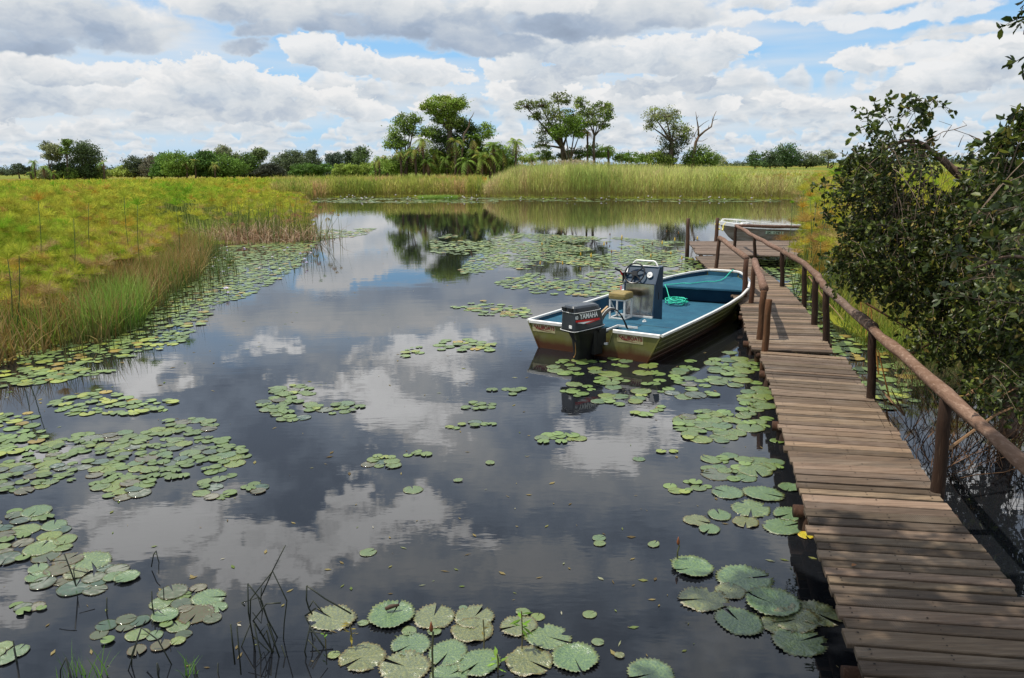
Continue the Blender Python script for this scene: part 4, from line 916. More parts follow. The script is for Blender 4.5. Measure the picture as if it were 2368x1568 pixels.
for q in [(1600, 1315, 95, 'lone toothed pad with a brown bud standing behind it'), (1720, 1338, 125, 'large toothed pad at the top of the group beside the near planks'), (1625, 1386, 115, 'toothed pad at the left end of the group beside the near planks'),
          (1688, 1368, 70, 'pad tucked under two larger ones beside the near planks'), (1786, 1397, 125, 'large ruffled pad in the middle of the group beside the near planks'), (1708, 1438, 118, 'large pad at the lower left of the group beside the near planks'),
          (1885, 1420, 112, 'dark green pad touching the edge of the near planks'), (1840, 1435, 110, 'ruffled pad overlapping the dark one at the plank edge'), (1800, 1445, 85, 'brownish pad half under its neighbours beside the near planks'),
          (1848, 1484, 122, 'large round pad with brown centre, lowest of the plank side group'), (1810, 1219, 92, 'bright green pad beside the planks, nearest of the middle group'), (1826, 1189, 78, 'bright green pad touching the planks above the nearest bright one'),
          (1868, 1215, 40, 'small yellow pad under the plank edge', 'y'), (1862, 1240, 36, 'torn yellow leaf under the plank edge', 'y'), (1765, 1143, 92, 'round green pad in open water left of the planks'), (1736, 1177, 92, 'wide pale pad below the round green one'),
          (1682, 1140, 72, 'pad with narrow slit at the left of the middle group'), (1824, 1129, 50, 'pad tucked against the planks above the bright pair'), (1724, 1208, 62, 'pinkish flat pad below the wide pale one', 'b'), (1663, 1192, 58, 'pale pad at the left end of the middle group'), (1610, 1205, 60, 'pair of thin pads left of the middle group'), (1640, 1225, 50, 'flat narrow pad under the thin pair')]:
    lily_pad(q[0], q[1], q[2], q[3], G2, TOOTH, me=YEL if q[-1] == 'y' else BRN if q[-1] == 'b' else None)
for x, y, w_, lab in [(955, 1133, 48, 'lone pad floating in open water near the centre'), (851, 1278, 42, 'lone pale pad with a slit in the lower centre water'), (1385, 1245, 34, 'torn lone pad in the open lower water'), (1386, 1258, 28, 'smaller piece beside the torn lone pad'), (1511, 1260, 30, 'small lone pad right of the torn one'), (1133, 1071, 25, 'tiny lone pad above the centre water'), (1059, 1112, 22, 'tiny pale pad left of the torn patch'), (1477, 1062, 30, 'lone pad below the boat reflection')]:
    lily_pad(x, y, w_, lab, 'lone pads on the open water', SMOOTH)
# clusters: (cx, cy, rx, ry, n, size lo, size hi, label, individuals?, yellow chance, min distance factor)
CL = [(330, 1050, 240, 58, 95, 28, 56, 'the broad left raft in the cloud reflections', 1, .02),
      (440, 985, 60, 22, 10, 30, 46, 'the small group off the upper end of the left raft', 1, 0),
      (60, 1100, 110, 40, 22, 34, 56, 'the raft cut by the left frame edge', 1, 0),
      (285, 1125, 70, 30, 14, 36, 60, 'the lower fringe of the broad left raft', 1, 0),
      (530, 1125, 90, 28, 10, 34, 56, 'the string trailing right of the left raft', 1, 0),
      (60, 1240, 95, 60, 18, 50, 84, 'the left edge group below the broad raft', 1, .02),
      (180, 1330, 120, 38, 12, 54, 100, 'the group around the twin reed stalks', 2, 0),
      (65, 1408, 40, 14, 4, 34, 50, 'the group of four near the bottom left', 1, 0),
      (440, 1400, 90, 40, 14, 50, 92, 'the group among the bent reeds at lower left', 2, 0),
      (330, 1470, 110, 40, 10, 46, 80, 'the group around the dark reed tripod', 1, 0),
      (30, 1510, 40, 20, 3, 40, 70, 'the group in the bottom left corner', 1, 0),
      (680, 905, 45, 14, 10, 28, 50, 'the upper knot of the centre left group', 1, .1),
      (660, 945, 60, 30, 18, 28, 46, 'the centre left group', 1, .05),
      (780, 945, 55, 12, 8, 24, 40, 'the row right of the centre left group', 1, .15),
      (885, 1068, 40, 12, 7, 34, 50, 'the small group below the centre left one', 1, .1),
      (960, 1048, 30, 8, 3, 26, 34, 'the thin pair above that small centre group', 1, .5),
      (1110, 940, 36, 10, 6, 26, 36, 'the little patch left of the motor reflection', 1, .1),
      (1090, 985, 60, 10, 5, 24, 34, 'the scatter below the little patch by the motor', 1, .1),
      (1180, 905, 45, 9, 7, 24, 36, 'the thin row left of the boat stern', 1, .1),
      (1290, 1015, 50, 12, 8, 26, 42, 'the thin group below the motor reflection', 1, .1),
      (1390, 850, 130, 22, 30, 26, 52, 'the crowd right behind the transom', 1, .1),
      (1420, 905, 120, 32, 34, 28, 56, 'the crowd over the dark boat reflection', 1, .1),
      (1610, 880, 110, 45, 42, 28, 54, 'the patch in the shade of the boat side', 1, .04),
      (1500, 950, 60, 14, 8, 26, 42, 'the fringe below the boat reflection', 1, .1),
      (1700, 845, 55, 30, 22, 34, 56, 'the sunlit pack between boat and boardwalk', 1, .02),
      (1745, 945, 30, 60, 14, 40, 62, 'the line along the boardwalk bend', 1, 0),
      (1640, 985, 75, 38, 22, 36, 66, 'the open patch left of the boardwalk bend', 1, .05),
      (1700, 1080, 75, 28, 12, 44, 74, 'the patch halfway along the near boardwalk', 1, .04),
      (1800, 1050, 14, 40, 4, 30, 44, 'the pads against the near boardwalk piles', 1, 0),
      (1540, 1050, 36, 10, 3, 26, 40, 'the trio between boat reflection and boardwalk', 1, .1),
      (1590, 1130, 50, 16, 6, 30, 48, 'the pads left of the halfway patch', 1, .1)]
rc = np.random.default_rng(21)
SPOT = []
for cx_, cy_, rx_, ry_, n, s0, s1, lab, kind, yc in CL:
    got = 0; tries = 0
    n = int(n * (1.45 if 'boat' not in lab and 'transom' not in lab else .8))
    while got < n and tries < n * 40:
        tries += 1
        a = rc.uniform(0, 6.28); q = math.sqrt(rc.uniform(0, 1)) ; x = cx_ + rx_ * q * math.cos(a); y = cy_ + ry_ * q * math.sin(a)
        if n > 12 and float(fbm(np.float32([x * .021 + cx_]), np.float32([y * .06]), 3)[0]) < -.09: continue
        wpx = rc.uniform(s0, s1) * (0.55 + .55 * rc.random())
        p = P(x, y); D = math.hypot(p.y, CAMZ); r = wpx / 2 * D / F
        if any((p.x - ox) ** 2 + (p.y - oy) ** 2 < (.62 * (r + orr)) ** 2 for ox, oy, orr in occupied): continue
        lx, ly = (p.x - 1.228) * .56 + (p.y - 11.83) * .828, -(p.x - 1.228) * .828 + (p.y - 11.83) * .56
        if -.9 < lx < 6.3 and abs(ly) < f(BW, max(0, min(6, lx))) + (.15 if lx > 0 else -.5) and lx > -.15: continue
        SPOT.append((x, y, wpx, lab, kind, rc.random() < yc)); occupied.append((p.x, p.y, r)); got += 1
# the largest stay single pads (about 300 with the named ones); the small rest of each patch is one scattered mass
SPOT.sort(key=lambda s: -s[2]); KEEP = 298 - PADN[0]; SINGLE = SPOT[:KEEP]; REST = SPOT[KEEP:]
byl = {}
for s_ in SINGLE: byl.setdefault(s_[3], []).append(s_)
for lab, L_ in byl.items():
    xs_ = sorted(q[0] for q in L_); ys_ = sorted(q[1] for q in L_); ws_ = sorted(q[2] for q in L_); N_ = len(L_)
    ends = {}
    if N_ > 3:
        for w_, key in (('leftmost', lambda s: s[0]), ('rightmost', lambda s: -s[0]), ('uppermost', lambda s: s[1]), ('lowest', lambda s: -s[1])):
            c_ = sorted(L_, key=key)[0]; ends.setdefault(id(c_), w_)
    for s_ in L_:
        x, y, wpx, lab_, kind, yel = s_; wet = rp_.random() < (.5 if x < 1200 else .12)
        me = SMOOTH[3] if yel else WETP[rp_.integers(4)] if wet else (TOOTH if kind == 2 else SMOOTH)[rp_.integers(5)]
        look = 'yellowish' if me is SMOOTH[3] else 'dull half drowned' if wet else 'toothed' if kind == 2 else 'cupped' if me is SMOOTH[4] else 'bluish green' if me is SMOOTH[2] else 'pale green' if me is SMOOTH[1] else 'green'
        if id(s_) in ends: lb = ends[id(s_)] + ' pad, ' + look + ', of ' + lab
        elif N_ <= 3: lb = look + ' pad, ' + ('left' if x == xs_[0] else 'right' if x == xs_[-1] else 'middle') + ' one of ' + lab if N_ > 1 else look + ' pad of ' + lab
        else:
            th = lambda v, L: 0 if v < L[N_ // 3] else 1 if v < L[2 * N_ // 3] else 2
            sz = ('small', 'medium', 'large')[th(wpx, ws_)]; v_ = ('upper', 'middle', 'lower')[th(y, ys_)]; h_ = ('left', 'centre', 'right')[th(x, xs_)]
            lb = sz + ' ' + look + ' pad, ' + v_ + ' ' + h_ + ' of ' + lab
        lb = ' '.join(lb.split()[:16]) if len(lb.split()) <= 16 else lb.replace('dull half drowned', 'dull').replace(' of the ', ' of ')
        lily_pad(x, y, wpx, lb, 'pads of ' + lab, me=me)
mb = MB(); rg = np.random.default_rng(2); bs = [pad_shape(rg, n=22, notch=nn, wavy=.012) for nn in (.1, .25, .4, .2)]
for k, (x, y, wpx, lab, kind, yel) in enumerate(REST):
    p = P(x, y); r = wpx / 2 * math.hypot(p.y, CAMZ) / F; v, qd = bs[k % 4]; a = rg.uniform(0, 6.28); ca, sa = math.cos(a), math.sin(a); t = rg.uniform(.8, 1.2)
    mb.add(np.stack([p.x + r * (v[:, 0] * ca - v[:, 1] * sa), p.y + r * (v[:, 0] * sa + v[:, 1] * ca), .005 + (k % 7) * .002 + r * v[:, 2]], 1), qd, tint=arr(1.3, 1.1, .8) * t if yel else arr(t, t, t) * (.75 if x < 1200 else 1))
tag(mb.build('small_lily_pads', PADR, smooth=True), 'smaller lily pads scattered through the open water patches', 'lily pads', kind='stuff')
# rafts of pads too many to count: along the left bank, across the middle distance, right of the boardwalk
def raft(name, label, regions, seed):
    rg = np.random.default_rng(seed); mb = MB(); pts = []; base = [pad_shape(rg, n=14, notch=nn, wavy=.01) for nn in (.1, .25, .4, .2)]
    cell = {}
    for poly, n, r0, r1, dens in regions:
        W_ = np.array([P(x, y)[:2] for x, y in poly]); lo = W_.min(0); hi = W_.max(0)
        x = rg.uniform(lo[0], hi[0], n * 6); y = rg.uniform(lo[1], hi[1], n * 6)
        ok = inside(x, y, W_) & inside(x, y); x = x[ok]; y = y[ok]
        # patchiness
        m = fbm(np.float32(x * .45 + seed), np.float32(y * .3), 4) ; keep = m > (dens + rg.uniform(-.12, .12, len(x))); x = x[keep][:n]; y = y[keep][:n]
        for xx, yy in zip(x, y):
            r = rg.uniform(r0, r1) * (1 if rg.random() < .8 else .6); c = (int(xx // .4), int(yy // .4)); bad = False
            for i in (-1, 0, 1):
                for j in (-1, 0, 1):
                    for (ox, oy, orr) in cell.get((c[0] + i, c[1] + j), ()):
                        if (xx - ox) ** 2 + (yy - oy) ** 2 < (.66 * (r + orr)) ** 2: bad = True
            lx, ly = (xx - 1.228) * .56 + (yy - 11.83) * .828, -(xx - 1.228) * .828 + (yy - 11.83) * .56
            if -.3 < lx < 6.4 and abs(ly) < 1.15: bad = True
            if bad or any((xx - ox) ** 2 + (yy - oy) ** 2 < (.8 * (r + orr)) ** 2 for ox, oy, orr in (occupied if yy < 14 else ())): continue
            cell.setdefault(c, []).append((xx, yy, r)); pts.append((xx, yy, r))
    for k, (x, y, r) in enumerate(pts):
        v, q = base[k % 4]; a = rg.uniform(0, 6.28); ca, sa = math.cos(a), math.sin(a); tx, ty = rg.uniform(-.04, .04, 2)
        vv = np.stack([x + r * (v[:, 0] * ca - v[:, 1] * sa), y + r * (v[:, 0] * sa + v[:, 1] * ca), .004 + (k % 9) * .0016 + r * v[:, 2] + np.abs(r * (v[:, 0] * tx + v[:, 1] * ty))], 1)
        t = rg.uniform(.75, 1.25); u = rg.random(); tint = arr(t, t, t) if u < .8 else arr(1.7, 1.35, .8) * t if u < .93 else arr(1.8, .9, .6) * t
        mb.add(vv, q, tint=tint)
    tag(mb.build(name, PADR, smooth=True), label, 'lily pads', kind='stuff')
raft('lily_pad_raft', 'dense mat of small lily pads along the papyrus bank on the left', [
    ([(-60, 880), (60, 800), (250, 775), (345, 690), (440, 640), (480, 575), (560, 565), (700, 560), (700, 610), (640, 650), (560, 690), (500, 705), (470, 750), (430, 790), (330, 820), (160, 850), (0, 890)], 3600, .05, .12, -.42),
    ([(-40, 880), (160, 850), (260, 860), (120, 885), (-40, 900)], 260, .06, .12, -.1),
    ([(120, 930), (230, 900), (420, 925), (360, 960), (150, 965)], 110, .06, .1, -.15),
    ([(-20, 960), (60, 950), (110, 1010), (60, 1060), (-20, 1060)], 70, .06, .1, -.2),
    ([(560, 560), (740, 528), (870, 528), (840, 545), (740, 556), (690, 600)], 900, .08, .15, -.2),
    ], 4)
raft('lily_pad_raft', 'wide patchy field of lily pads across the middle distance behind the motorboat', [
    ([(1080, 560), (1200, 540), (1400, 548), (1580, 560), (1600, 600), (1640, 625), (1540, 640), (1430, 660), (1300, 665), (1190, 640), (1060, 625), (1100, 590)], 4600, .06, .12, -.12),
    ([(990, 560), (1040, 540), (1090, 560), (1080, 590), (1000, 585)], 260, .07, .14, -.3),
    ([(1040, 710), (1110, 695), (1220, 715), (1240, 735), (1120, 730)], 120, .07, .12, -.35),
    ([(1010, 790), (1060, 782), (1160, 795), (1140, 812), (1020, 812)], 46, .07, .11, -.35),
    ([(930, 808), (970, 803), (975, 825), (935, 830)], 16, .06, .1, -.4),
    ([(1060, 620), (1430, 650), (1420, 690), (1250, 680), (1080, 650)], 300, .07, .12, -.02),
    ], 8)
raft('lily_pad_raft', 'green lily pads crowding the water right of the boardwalk below the bush', [
    ([(1840, 600), (1800, 600), (1830, 700), (1905, 790), (1960, 870), (2020, 960), (2140, 930), (2100, 850), (2000, 760), (1900, 660)], 520, .08, .15, -.35),
    ([(1725, 592), (1800, 592), (1810, 640), (1790, 650)], 110, .08, .14, -.4)], 15)
raft('lily_pad_raft', 'thin strip of pads along the foot of the far reeds', [
    ([(715, 457), (1150, 457), (1150, 470), (720, 470)], 1200, .12, .25, -.15), ([(1150, 457), (1850, 458), (1850, 468), (1150, 466)], 900, .12, .25, -.05)], 16)

# ------------------------------------------------------------------ water lily flowers
PETAL = mat('pale_lilac_petals', (0.72, 0.68, 0.82), 0.5, trans=.25, tint=True)
STEMG = mat('green_brown_stalk', (0.07, 0.075, 0.03), 0.6)
YC = mat('yellow_stamens', (0.8, 0.5, 0.03), 0.6)
def flower(x, y, h, r, label, group, col=(1, 1, 1), bud=False):
    p = P(x, y); fl_ = tag(empty('water_lily_bud' if bud else 'water_lily', (p.x, p.y, 0), rp_.uniform(0, 6)), label, 'bud' if bud else 'flower', group)
    mb = MB(); mb.tube([(0, 0, -.05), (.01, 0, h * .6), (.0, .01, h)], .006, 6); mb.build('stalk', STEMG, fl_)
    if bud:
        mb = MB(); a = np.linspace(0, 2 * np.pi, 8, endpoint=False)
        mb.loft([[(rr * math.cos(t), rr * math.sin(t), h + z) for t in a] for rr, z in ((.004, 0), (r * .5, r * .5), (r * .55, r * 1.2), (r * .3, r * 2.2), (.002, r * 3))], tint=col); mb.build('bud', BUDM, fl_, smooth=True); return
    mb = MB()
    for ring_, n, tilt in ((0, 9, .5), (1, 7, 1.0)):
        for k in range(n):
            a = 2 * np.pi * k / n + ring_ * .4; d = arr(math.cos(a), math.sin(a), 0); e = arr(-math.sin(a), math.cos(a), 0); L = r * (1 - .2 * ring_)
            u = d * math.cos(tilt) + arr(0, 0, 1) * math.sin(tilt); b = arr(0, 0, h)
            mb.add([b, b + u * L * .5 + e * L * .17, b + u * L, b + u * L * .5 - e * L * .17], [[0, 1, 2, 3]], tint=col)
    mb.build('petals', PETAL, fl_)
    mb = MB(); mb.tube([(0, 0, h), (0, 0, h + r * .35)], [r * .22, r * .18], 7); mb.build('stamens', YC, fl_)
BUDM = mat('brown_bud_skin', (0.5, 0.3, 0.05), 0.6, tint=True)
flower(524, 685, .16, .10, 'white water lily standing alone at the edge of the left pads', 'white and lilac water lilies')
flower(301, 640, .30, .10, 'largest white lily half hidden in the bank grass on the left', 'white and lilac water lilies')
flower(1002 - 474, 688, .10, .06, 'small lilac lily beside the lone white one', 'white and lilac water lilies', (.8, .75, 1))
fr_ = random.Random(4)
for k in range(24):
    x = fr_.uniform(445, 720); y = 565 + (720 - x) * .06 + fr_.uniform(0, 60)
    flower(x, y, fr_.uniform(.05, .2), fr_.uniform(.05, .075), 'tiny pale lily dotted over the pad mat below the dry reed clump', 'lilies on the left pad mat', fr_.choice([(1, 1, 1), (.85, .8, 1), (.75, .72, 1)]))
for k in range(60):
    x = fr_.choice([fr_.uniform(720, 1120), fr_.uniform(1180, 1850)]); y = fr_.uniform(457, 466)
    flower(x, y, fr_.uniform(.05, .25), fr_.uniform(.08, .15), 'white lily speck along the foot of the far reeds', 'lilies along the far shore')
for x, y, h, lab in [(1437, 575, .35, 'yellow bud on a tall stalk nearest the steering console'), (1396, 590, .3, 'yellow bud standing left of the steering console'), (1559, 578, .3, 'yellow bud behind the boat, left of the platform'), (1366, 625, .35, 'bud on a dark stalk just left of the boat controls'), (1530, 585, .28, 'yellow bud between console and platform'), (1611, 575, .3, 'yellow bud close to the platform corner')]:
    flower(x, y, h, .045, lab, 'yellow buds behind the boat', (1.5, 1.6, .8), bud=True)
for k in range(16):
    flower(fr_.uniform(1220, 1600), fr_.uniform(545, 640), fr_.uniform(.12, .3), .04, 'small dark bud rising from the middle pad field', 'dark buds in the pad field', fr_.choice([(.5, .35, .5), (.3, .2, .3), (1.2, 1.2, .6)]), bud=True)
for x, y, h, lab in [(1001, 1568, .30, 'brown pointed bud at the lower frame between big pads'), (1566, 1297, .13, 'dark brown bud behind the lone toothed pad'), (600, 1395, .12, 'brown bud')][:2]:
    flower(x, y, h, .022, lab, None, (.35, .18, .3), bud=True)
p_ = P(905, 1418); 
mb = MB(); mb.tube([(-.04, 0, 0), (-.01, .01, .012), (.05, .02, .02)], [.012, .016, .008], 8, tint=(.25, .3, .6)); mb.build('dead_leaf', LEAFB, None, smooth=True, loc=(p_.x, p_.y, .03)); tag(COL.objects[-1], 'rolled dark brown dead leaf lying on a big round pad', 'leaf')
# ------------------------------------------------------------------ marsh plants
def plant_mat(name, rough=.65, trans=.35, spec=.25, noise=None): return mat(name, (1, 1, 1), rough, spec=spec, tint=True, trans=trans, noise=noise)
GRASSM = plant_mat('marsh_blade'); UMB = plant_mat('papyrus_ray', trans=.45, spec=.1); STEM = plant_mat('papyrus_stem', trans=.0)
def rnorm(v): return v / np.maximum(np.linalg.norm(v, axis=-1, keepdims=True), 1e-9)
def umbels(mb, c, L, cols, nr, w, rng, up=.35, droop=.5):
    """thread-like rays fanning from each head centre c (n,3); each ray is a bent ribbon of two pieces"""
    n = len(c); th = rng.uniform(0, 2 * np.pi, (n, nr)); ph = np.arcsin(rng.uniform(-.25, 1.0, (n, nr)))
    d = np.stack([np.cos(ph) * np.cos(th), np.cos(ph) * np.sin(th), np.sin(ph) + up], -1); d = rnorm(d)
    ln = L[:, None] * rng.uniform(.7, 1.1, (n, nr)); side = rnorm(np.cross(d, rng.standard_normal((n, nr, 3))))
    b = c[:, None, :]; m = b + d * (ln * .55)[..., None]; e = b + d * ln[..., None]; e[..., 2] -= droop * ln * .35 * np.cos(ph)
    ww = (side * w)
    v = np.stack([b + 0 * ww, m - ww, e, m + ww], 2)      # (n,nr,4,3)
    k = n * nr; q = np.arange(k * 4).reshape(k, 4)
    col = np.repeat(cols[:, None, :], nr, 1) * rng.uniform(.75, 1.25, (n, nr, 1)); col = np.repeat(col[:, :, None, :], 4, 2)
    mb.add(v.reshape(-1, 3), q, tint=col.reshape(-1, 3))
def blades(mb, p, h, lean, w, cols, rng, segs=3, curve=.5, tipcol=None, basecol=None):
    """tapering ribbons from p, height h, bending by lean (n,2)"""
    n = len(p); t = np.linspace(0, 1, segs + 1); a = rng.uniform(0, np.pi, n); sx, sy = np.cos(a) * w, np.sin(a) * w
    V = []
    for i, tt in enumerate(t):
        k = tt ** (1 + curve); z = h * (tt - .25 * curve * tt ** 2 * np.minimum(np.hypot(lean[:, 0], lean[:, 1]) / np.maximum(h, .01), 1.5))
        x = p[:, 0] + lean[:, 0] * k; y = p[:, 1] + lean[:, 1] * k; ww = (1 - tt) ** .7 if i < segs else 0.02
        V += [np.stack([x - sx * ww, y - sy * ww, p[:, 2] + z], 1), np.stack([x + sx * ww, y + sy * ww, p[:, 2] + z], 1)]
    V = np.stack(V, 1); m = V.shape[1]; base = (np.arange(n) * m)[:, None]
    q = np.concatenate([np.stack([base[:, 0] + 2 * i, base[:, 0] + 2 * i + 1, base[:, 0] + 2 * i + 3, base[:, 0] + 2 * i + 2], 1) for i in range(segs)])
    C = np.repeat(cols[:, None, :], m, 1)
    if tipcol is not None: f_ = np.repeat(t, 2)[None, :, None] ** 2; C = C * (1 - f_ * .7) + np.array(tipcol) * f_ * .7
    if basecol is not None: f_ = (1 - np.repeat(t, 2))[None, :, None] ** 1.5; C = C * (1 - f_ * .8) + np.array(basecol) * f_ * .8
    mb.add(V.reshape(-1, 3), q, tint=C.reshape(-1, 3))
CLX, CLY = P(600, 556)[:2]
def scatter(poly, n, rng, land=True, dmin=0.0, dmax=1e9):
    W_ = np.array(poly, float); lo, hi = W_.min(0), W_.max(0); k = 6
    x = rng.uniform(lo[0], hi[0], n * k); y = rng.uniform(lo[1], hi[1], n * k); ok = inside(x, y, W_); x, y = x[ok], y[ok]
    if land:
        ok = ((x - CLX) / 2.9) ** 2 + ((y - CLY + .8) / 2.3) ** 2 > 1; x, y = x[ok], y[ok]
        d = shore_dist(x, y); ok = (d > dmin) & (d < dmax); x, y = x[ok], y[ok]
    return x[:n], y[:n]
def pick(f, stops):
    f = np.clip(f, 0, 1)[:, None]; xs_ = [s[0] for s in stops]; return np.stack([np.interp(f[:, 0], xs_, [s[1][k] for s in stops]) for k in range(3)], 1)
YG = (.36, .41, .045); GR = (.19, .35, .022); ORG = (.46, .29, .04); TAN = (.45, .34, .15); YL = (.46, .43, .055)
def papyrus_color(x, y, rng):
    a = fbm(np.float32(x * .22), np.float32(y * .13), 4); b = fbm(np.float32(x * .5 + 30), np.float32(y * .3), 3); f_ = .45 + .9 * a + .35 * b + rng.normal(0, .13, len(x))
    return pick(f_, [(0, GR), (.28, YG), (.52, YL), (.72, YG), (.93, ORG), (1.1, TAN)])
def papyrus(name, label, polys, seed, hfun, kind='stuff'):
    rng = np.random.default_rng(seed); mb = MB(); ms = MB()
    for poly, n, nr, L, w, d0 in polys:
        x, y = scatter(poly, n, rng, dmin=d0); d = shore_dist(x, y); h = hfun(x, y, d, rng)
        col = papyrus_color(x, y, rng) * rng.uniform(.6, 1.3, (len(x), 1)); col = np.where((rng.random(len(x)) < np.exp(-(d - d0) / 1.4) * .5)[:, None], pick(rng.random(len(x)), [(0, ORG), (.5, TAN), (1, (.30, .16, .06))]), col)
        c = np.stack([x + rng.normal(0, .15, len(x)), y + rng.normal(0, .15, len(x)), h], 1)
        umbels(mb, c, L * rng.uniform(.75, 1.15, len(x)), col, nr, w, rng)
        sel = rng.random(len(x)) < (1 if nr > 20 else .35); k = sel.sum()
        blades(ms, np.stack([x[sel], y[sel], np.full(k, .0)], 1), h[sel], (c[sel] - np.stack([x[sel], y[sel], 0 * x[sel]], 1))[:, :2], np.full(k, .009 if nr > 20 else .015), pick(rng.random(k), [(0, (.05, .09, .02)), (.8, (.10, .14, .03)), (1, (.3, .24, .09))]), rng, 2, .3)
        # dark knuckle at the base of some heads
    o = mb.build(name, UMB); tag(o, label, 'papyrus', kind=kind)
    s_ = ms.build('stems', STEM, o); s_['kind'] = 'stuff'
    return o
def cone(D0, D1, x0, x1):   # picture wedge between two distances and two photo columns, on the ground
    g = lambda x, D: tuple(PD(x, 600, D)[:2])
    return [g(x0, D0), g(x1, D0), g(x1, D1), g(x0, D1)]
hL = lambda x, y, d, rng: (.62 + 1.25 * sstep(.6, 6.5, d)) * rng.uniform(.68, 1.15, len(x)) + .35 * fbm(np.float32(x * .15), np.float32(y * .1), 3)
hL0 = hL; hL = lambda x, y, d, rng: hL0(x, y, d, rng) * np.interp(y, [28, 50, 80, 110, 140], [1, .92, .78, .52, .36])
papyrus('papyrus_bed', 'tall yellow green papyrus with feathery heads filling the left bank', [
    (cone(11, 22, -560, 480), 1950, 110, .27, .0032, 1.2), (cone(20, 32, -120, 760), 2200, 60, .29, .0048, .9), (cone(32, 52, -100, 760), 3400, 30, .32, .0085, .2), (cone(50, 85, -80, 720), 4200, 14, .38, .018, .1), (cone(85, 140, -80, 900), 5000, 8, .55, .04, .1)], 31, hL)
hR = lambda x, y, d, rng: np.interp(y, [8, 16, 28, 60, 85, 110, 160], [.9, 1.35, 1.75, 1.75, 1.5, .9, .45]) * rng.uniform(.75, 1.12, len(x))
papyrus('papyrus_bed', 'orange and yellow papyrus growing along the right bank behind the boardwalk', [
    (cone(10, 20, 1850, 2450), 560, 80, .24, .0028, .1), (cone(19, 34, 1830, 2480), 1500, 52, .28, .0040, .0), (cone(34, 60, 1800, 2480), 3000, 22, .32, .0080, .2), (cone(60, 95, 1640, 2480), 3600, 12, .36, .016, .3), (cone(95, 160, 1500, 2480), 4500, 7, .5, .04, .3)], 32, hR)
papyrus('papyrus_bed', 'orange tinged papyrus clump in front of the dinghy beside the far platform', [(cone(16.5, 21.3, 1838, 1960), 110, 80, .24, .0038, -1.6)], 37, lambda x, y, d, rng: rng.uniform(.55, 1.75, len(x)))
# low ground cover on the right bank under the bush and along its water line
rng = np.random.default_rng(40)
def ground_grass(name, label, poly, n, h0, h1, stops, w=.006, lean=.25, seed=1, dmin=-.3, dmax=1e9, tip=None, base=(.06, .05, .02), segs=3, cat='grass', z=-.02, parent=None):
    rng = np.random.default_rng(seed); x, y = scatter(poly, n, rng, dmin=dmin, dmax=dmax); k = len(x); mb = MB()
    f_ = .5 + fbm(np.float32(x * .8 + seed), np.float32(y * .8), 4) * 1.3 + rng.normal(0, .3, k)
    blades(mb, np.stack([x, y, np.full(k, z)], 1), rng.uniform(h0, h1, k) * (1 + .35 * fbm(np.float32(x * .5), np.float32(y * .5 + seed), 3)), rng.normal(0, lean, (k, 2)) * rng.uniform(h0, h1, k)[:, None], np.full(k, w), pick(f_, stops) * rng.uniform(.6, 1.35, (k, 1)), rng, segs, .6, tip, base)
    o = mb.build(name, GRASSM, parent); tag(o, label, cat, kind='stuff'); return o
BANK = [(-.1, 0)]
wl = lambda pts: [tuple(P(x, y)[:2]) for x, y in pts]
ground_grass('bank_grass', 'rusty brown and green sedge crowding the waterline of the left bank', wl([(-620, 1020), (-200, 940), (0, 850), (250, 800), (470, 640), (500, 560), (330, 540), (60, 600), (-560, 640)]), 14500, .3, .95,
             [(0, (.18, .36, .03)), (.35, (.20, .26, .04)), (.55, (.30, .20, .05)), (.85, (.42, .24, .08)), (1, (.55, .42, .18))], w=.011, lean=.34, seed=3, dmin=-.45, dmax=2.8, tip=(.36, .22, .08))
ground_grass('bank_grass', 'fresh green grass tuft at the front of the left bank', wl([(185, 800), (250, 785), (335, 755), (345, 700), (290, 700), (190, 750)]), 950, .45, .95,
             [(0, (.12, .30, .02)), (.6, (.22, .42, .04)), (1, (.38, .45, .12))], w=.009, lean=.30, seed=5, dmin=-.7, dmax=1.6, tip=(.3, .4, .08))
ground_grass('bank_grass', 'scattered green rushes standing in the left pad mat', wl([(150, 850), (330, 790), (480, 690), (560, 640), (500, 570), (420, 640), (300, 740), (120, 800)]), 900, .35, .9,
             [(0, (.05, .12, .02)), (.6, (.10, .2, .03)), (1, (.2, .16, .06))], w=.006, lean=.10, seed=6, dmin=-4, dmax=.2)
ground_grass('bank_grass', 'mixed green and straw coloured grass on the right bank below the bush', wl([(1845, 560), (1872, 640), (1960, 735), (2040, 800), (2120, 850), (2480, 900), (2480, 560)]), 24000, .3, .8,
             [(0, (.14, .32, .02)), (.45, (.28, .38, .03)), (.7, (.42, .40, .05)), (.9, (.5, .3, .08)), (1, (.5, .4, .2))], w=.008, lean=.4, seed=8, dmin=-.7, tip=(.35, .3, .08))
ground_grass('bank_grass', 'bright yellow green grass crowding the water behind the long handrail', wl([(1846, 600), (1868, 665), (1925, 738), (1985, 800), (2070, 850), (2330, 880), (2330, 690), (1950, 590)]), 13000, .18, .62,
             [(0, (.12, .30, .02)), (.5, (.30, .42, .03)), (.8, (.46, .42, .06)), (1, (.5, .32, .1))], w=.007, lean=.45, seed=18, dmin=-.45, tip=(.4, .36, .08))
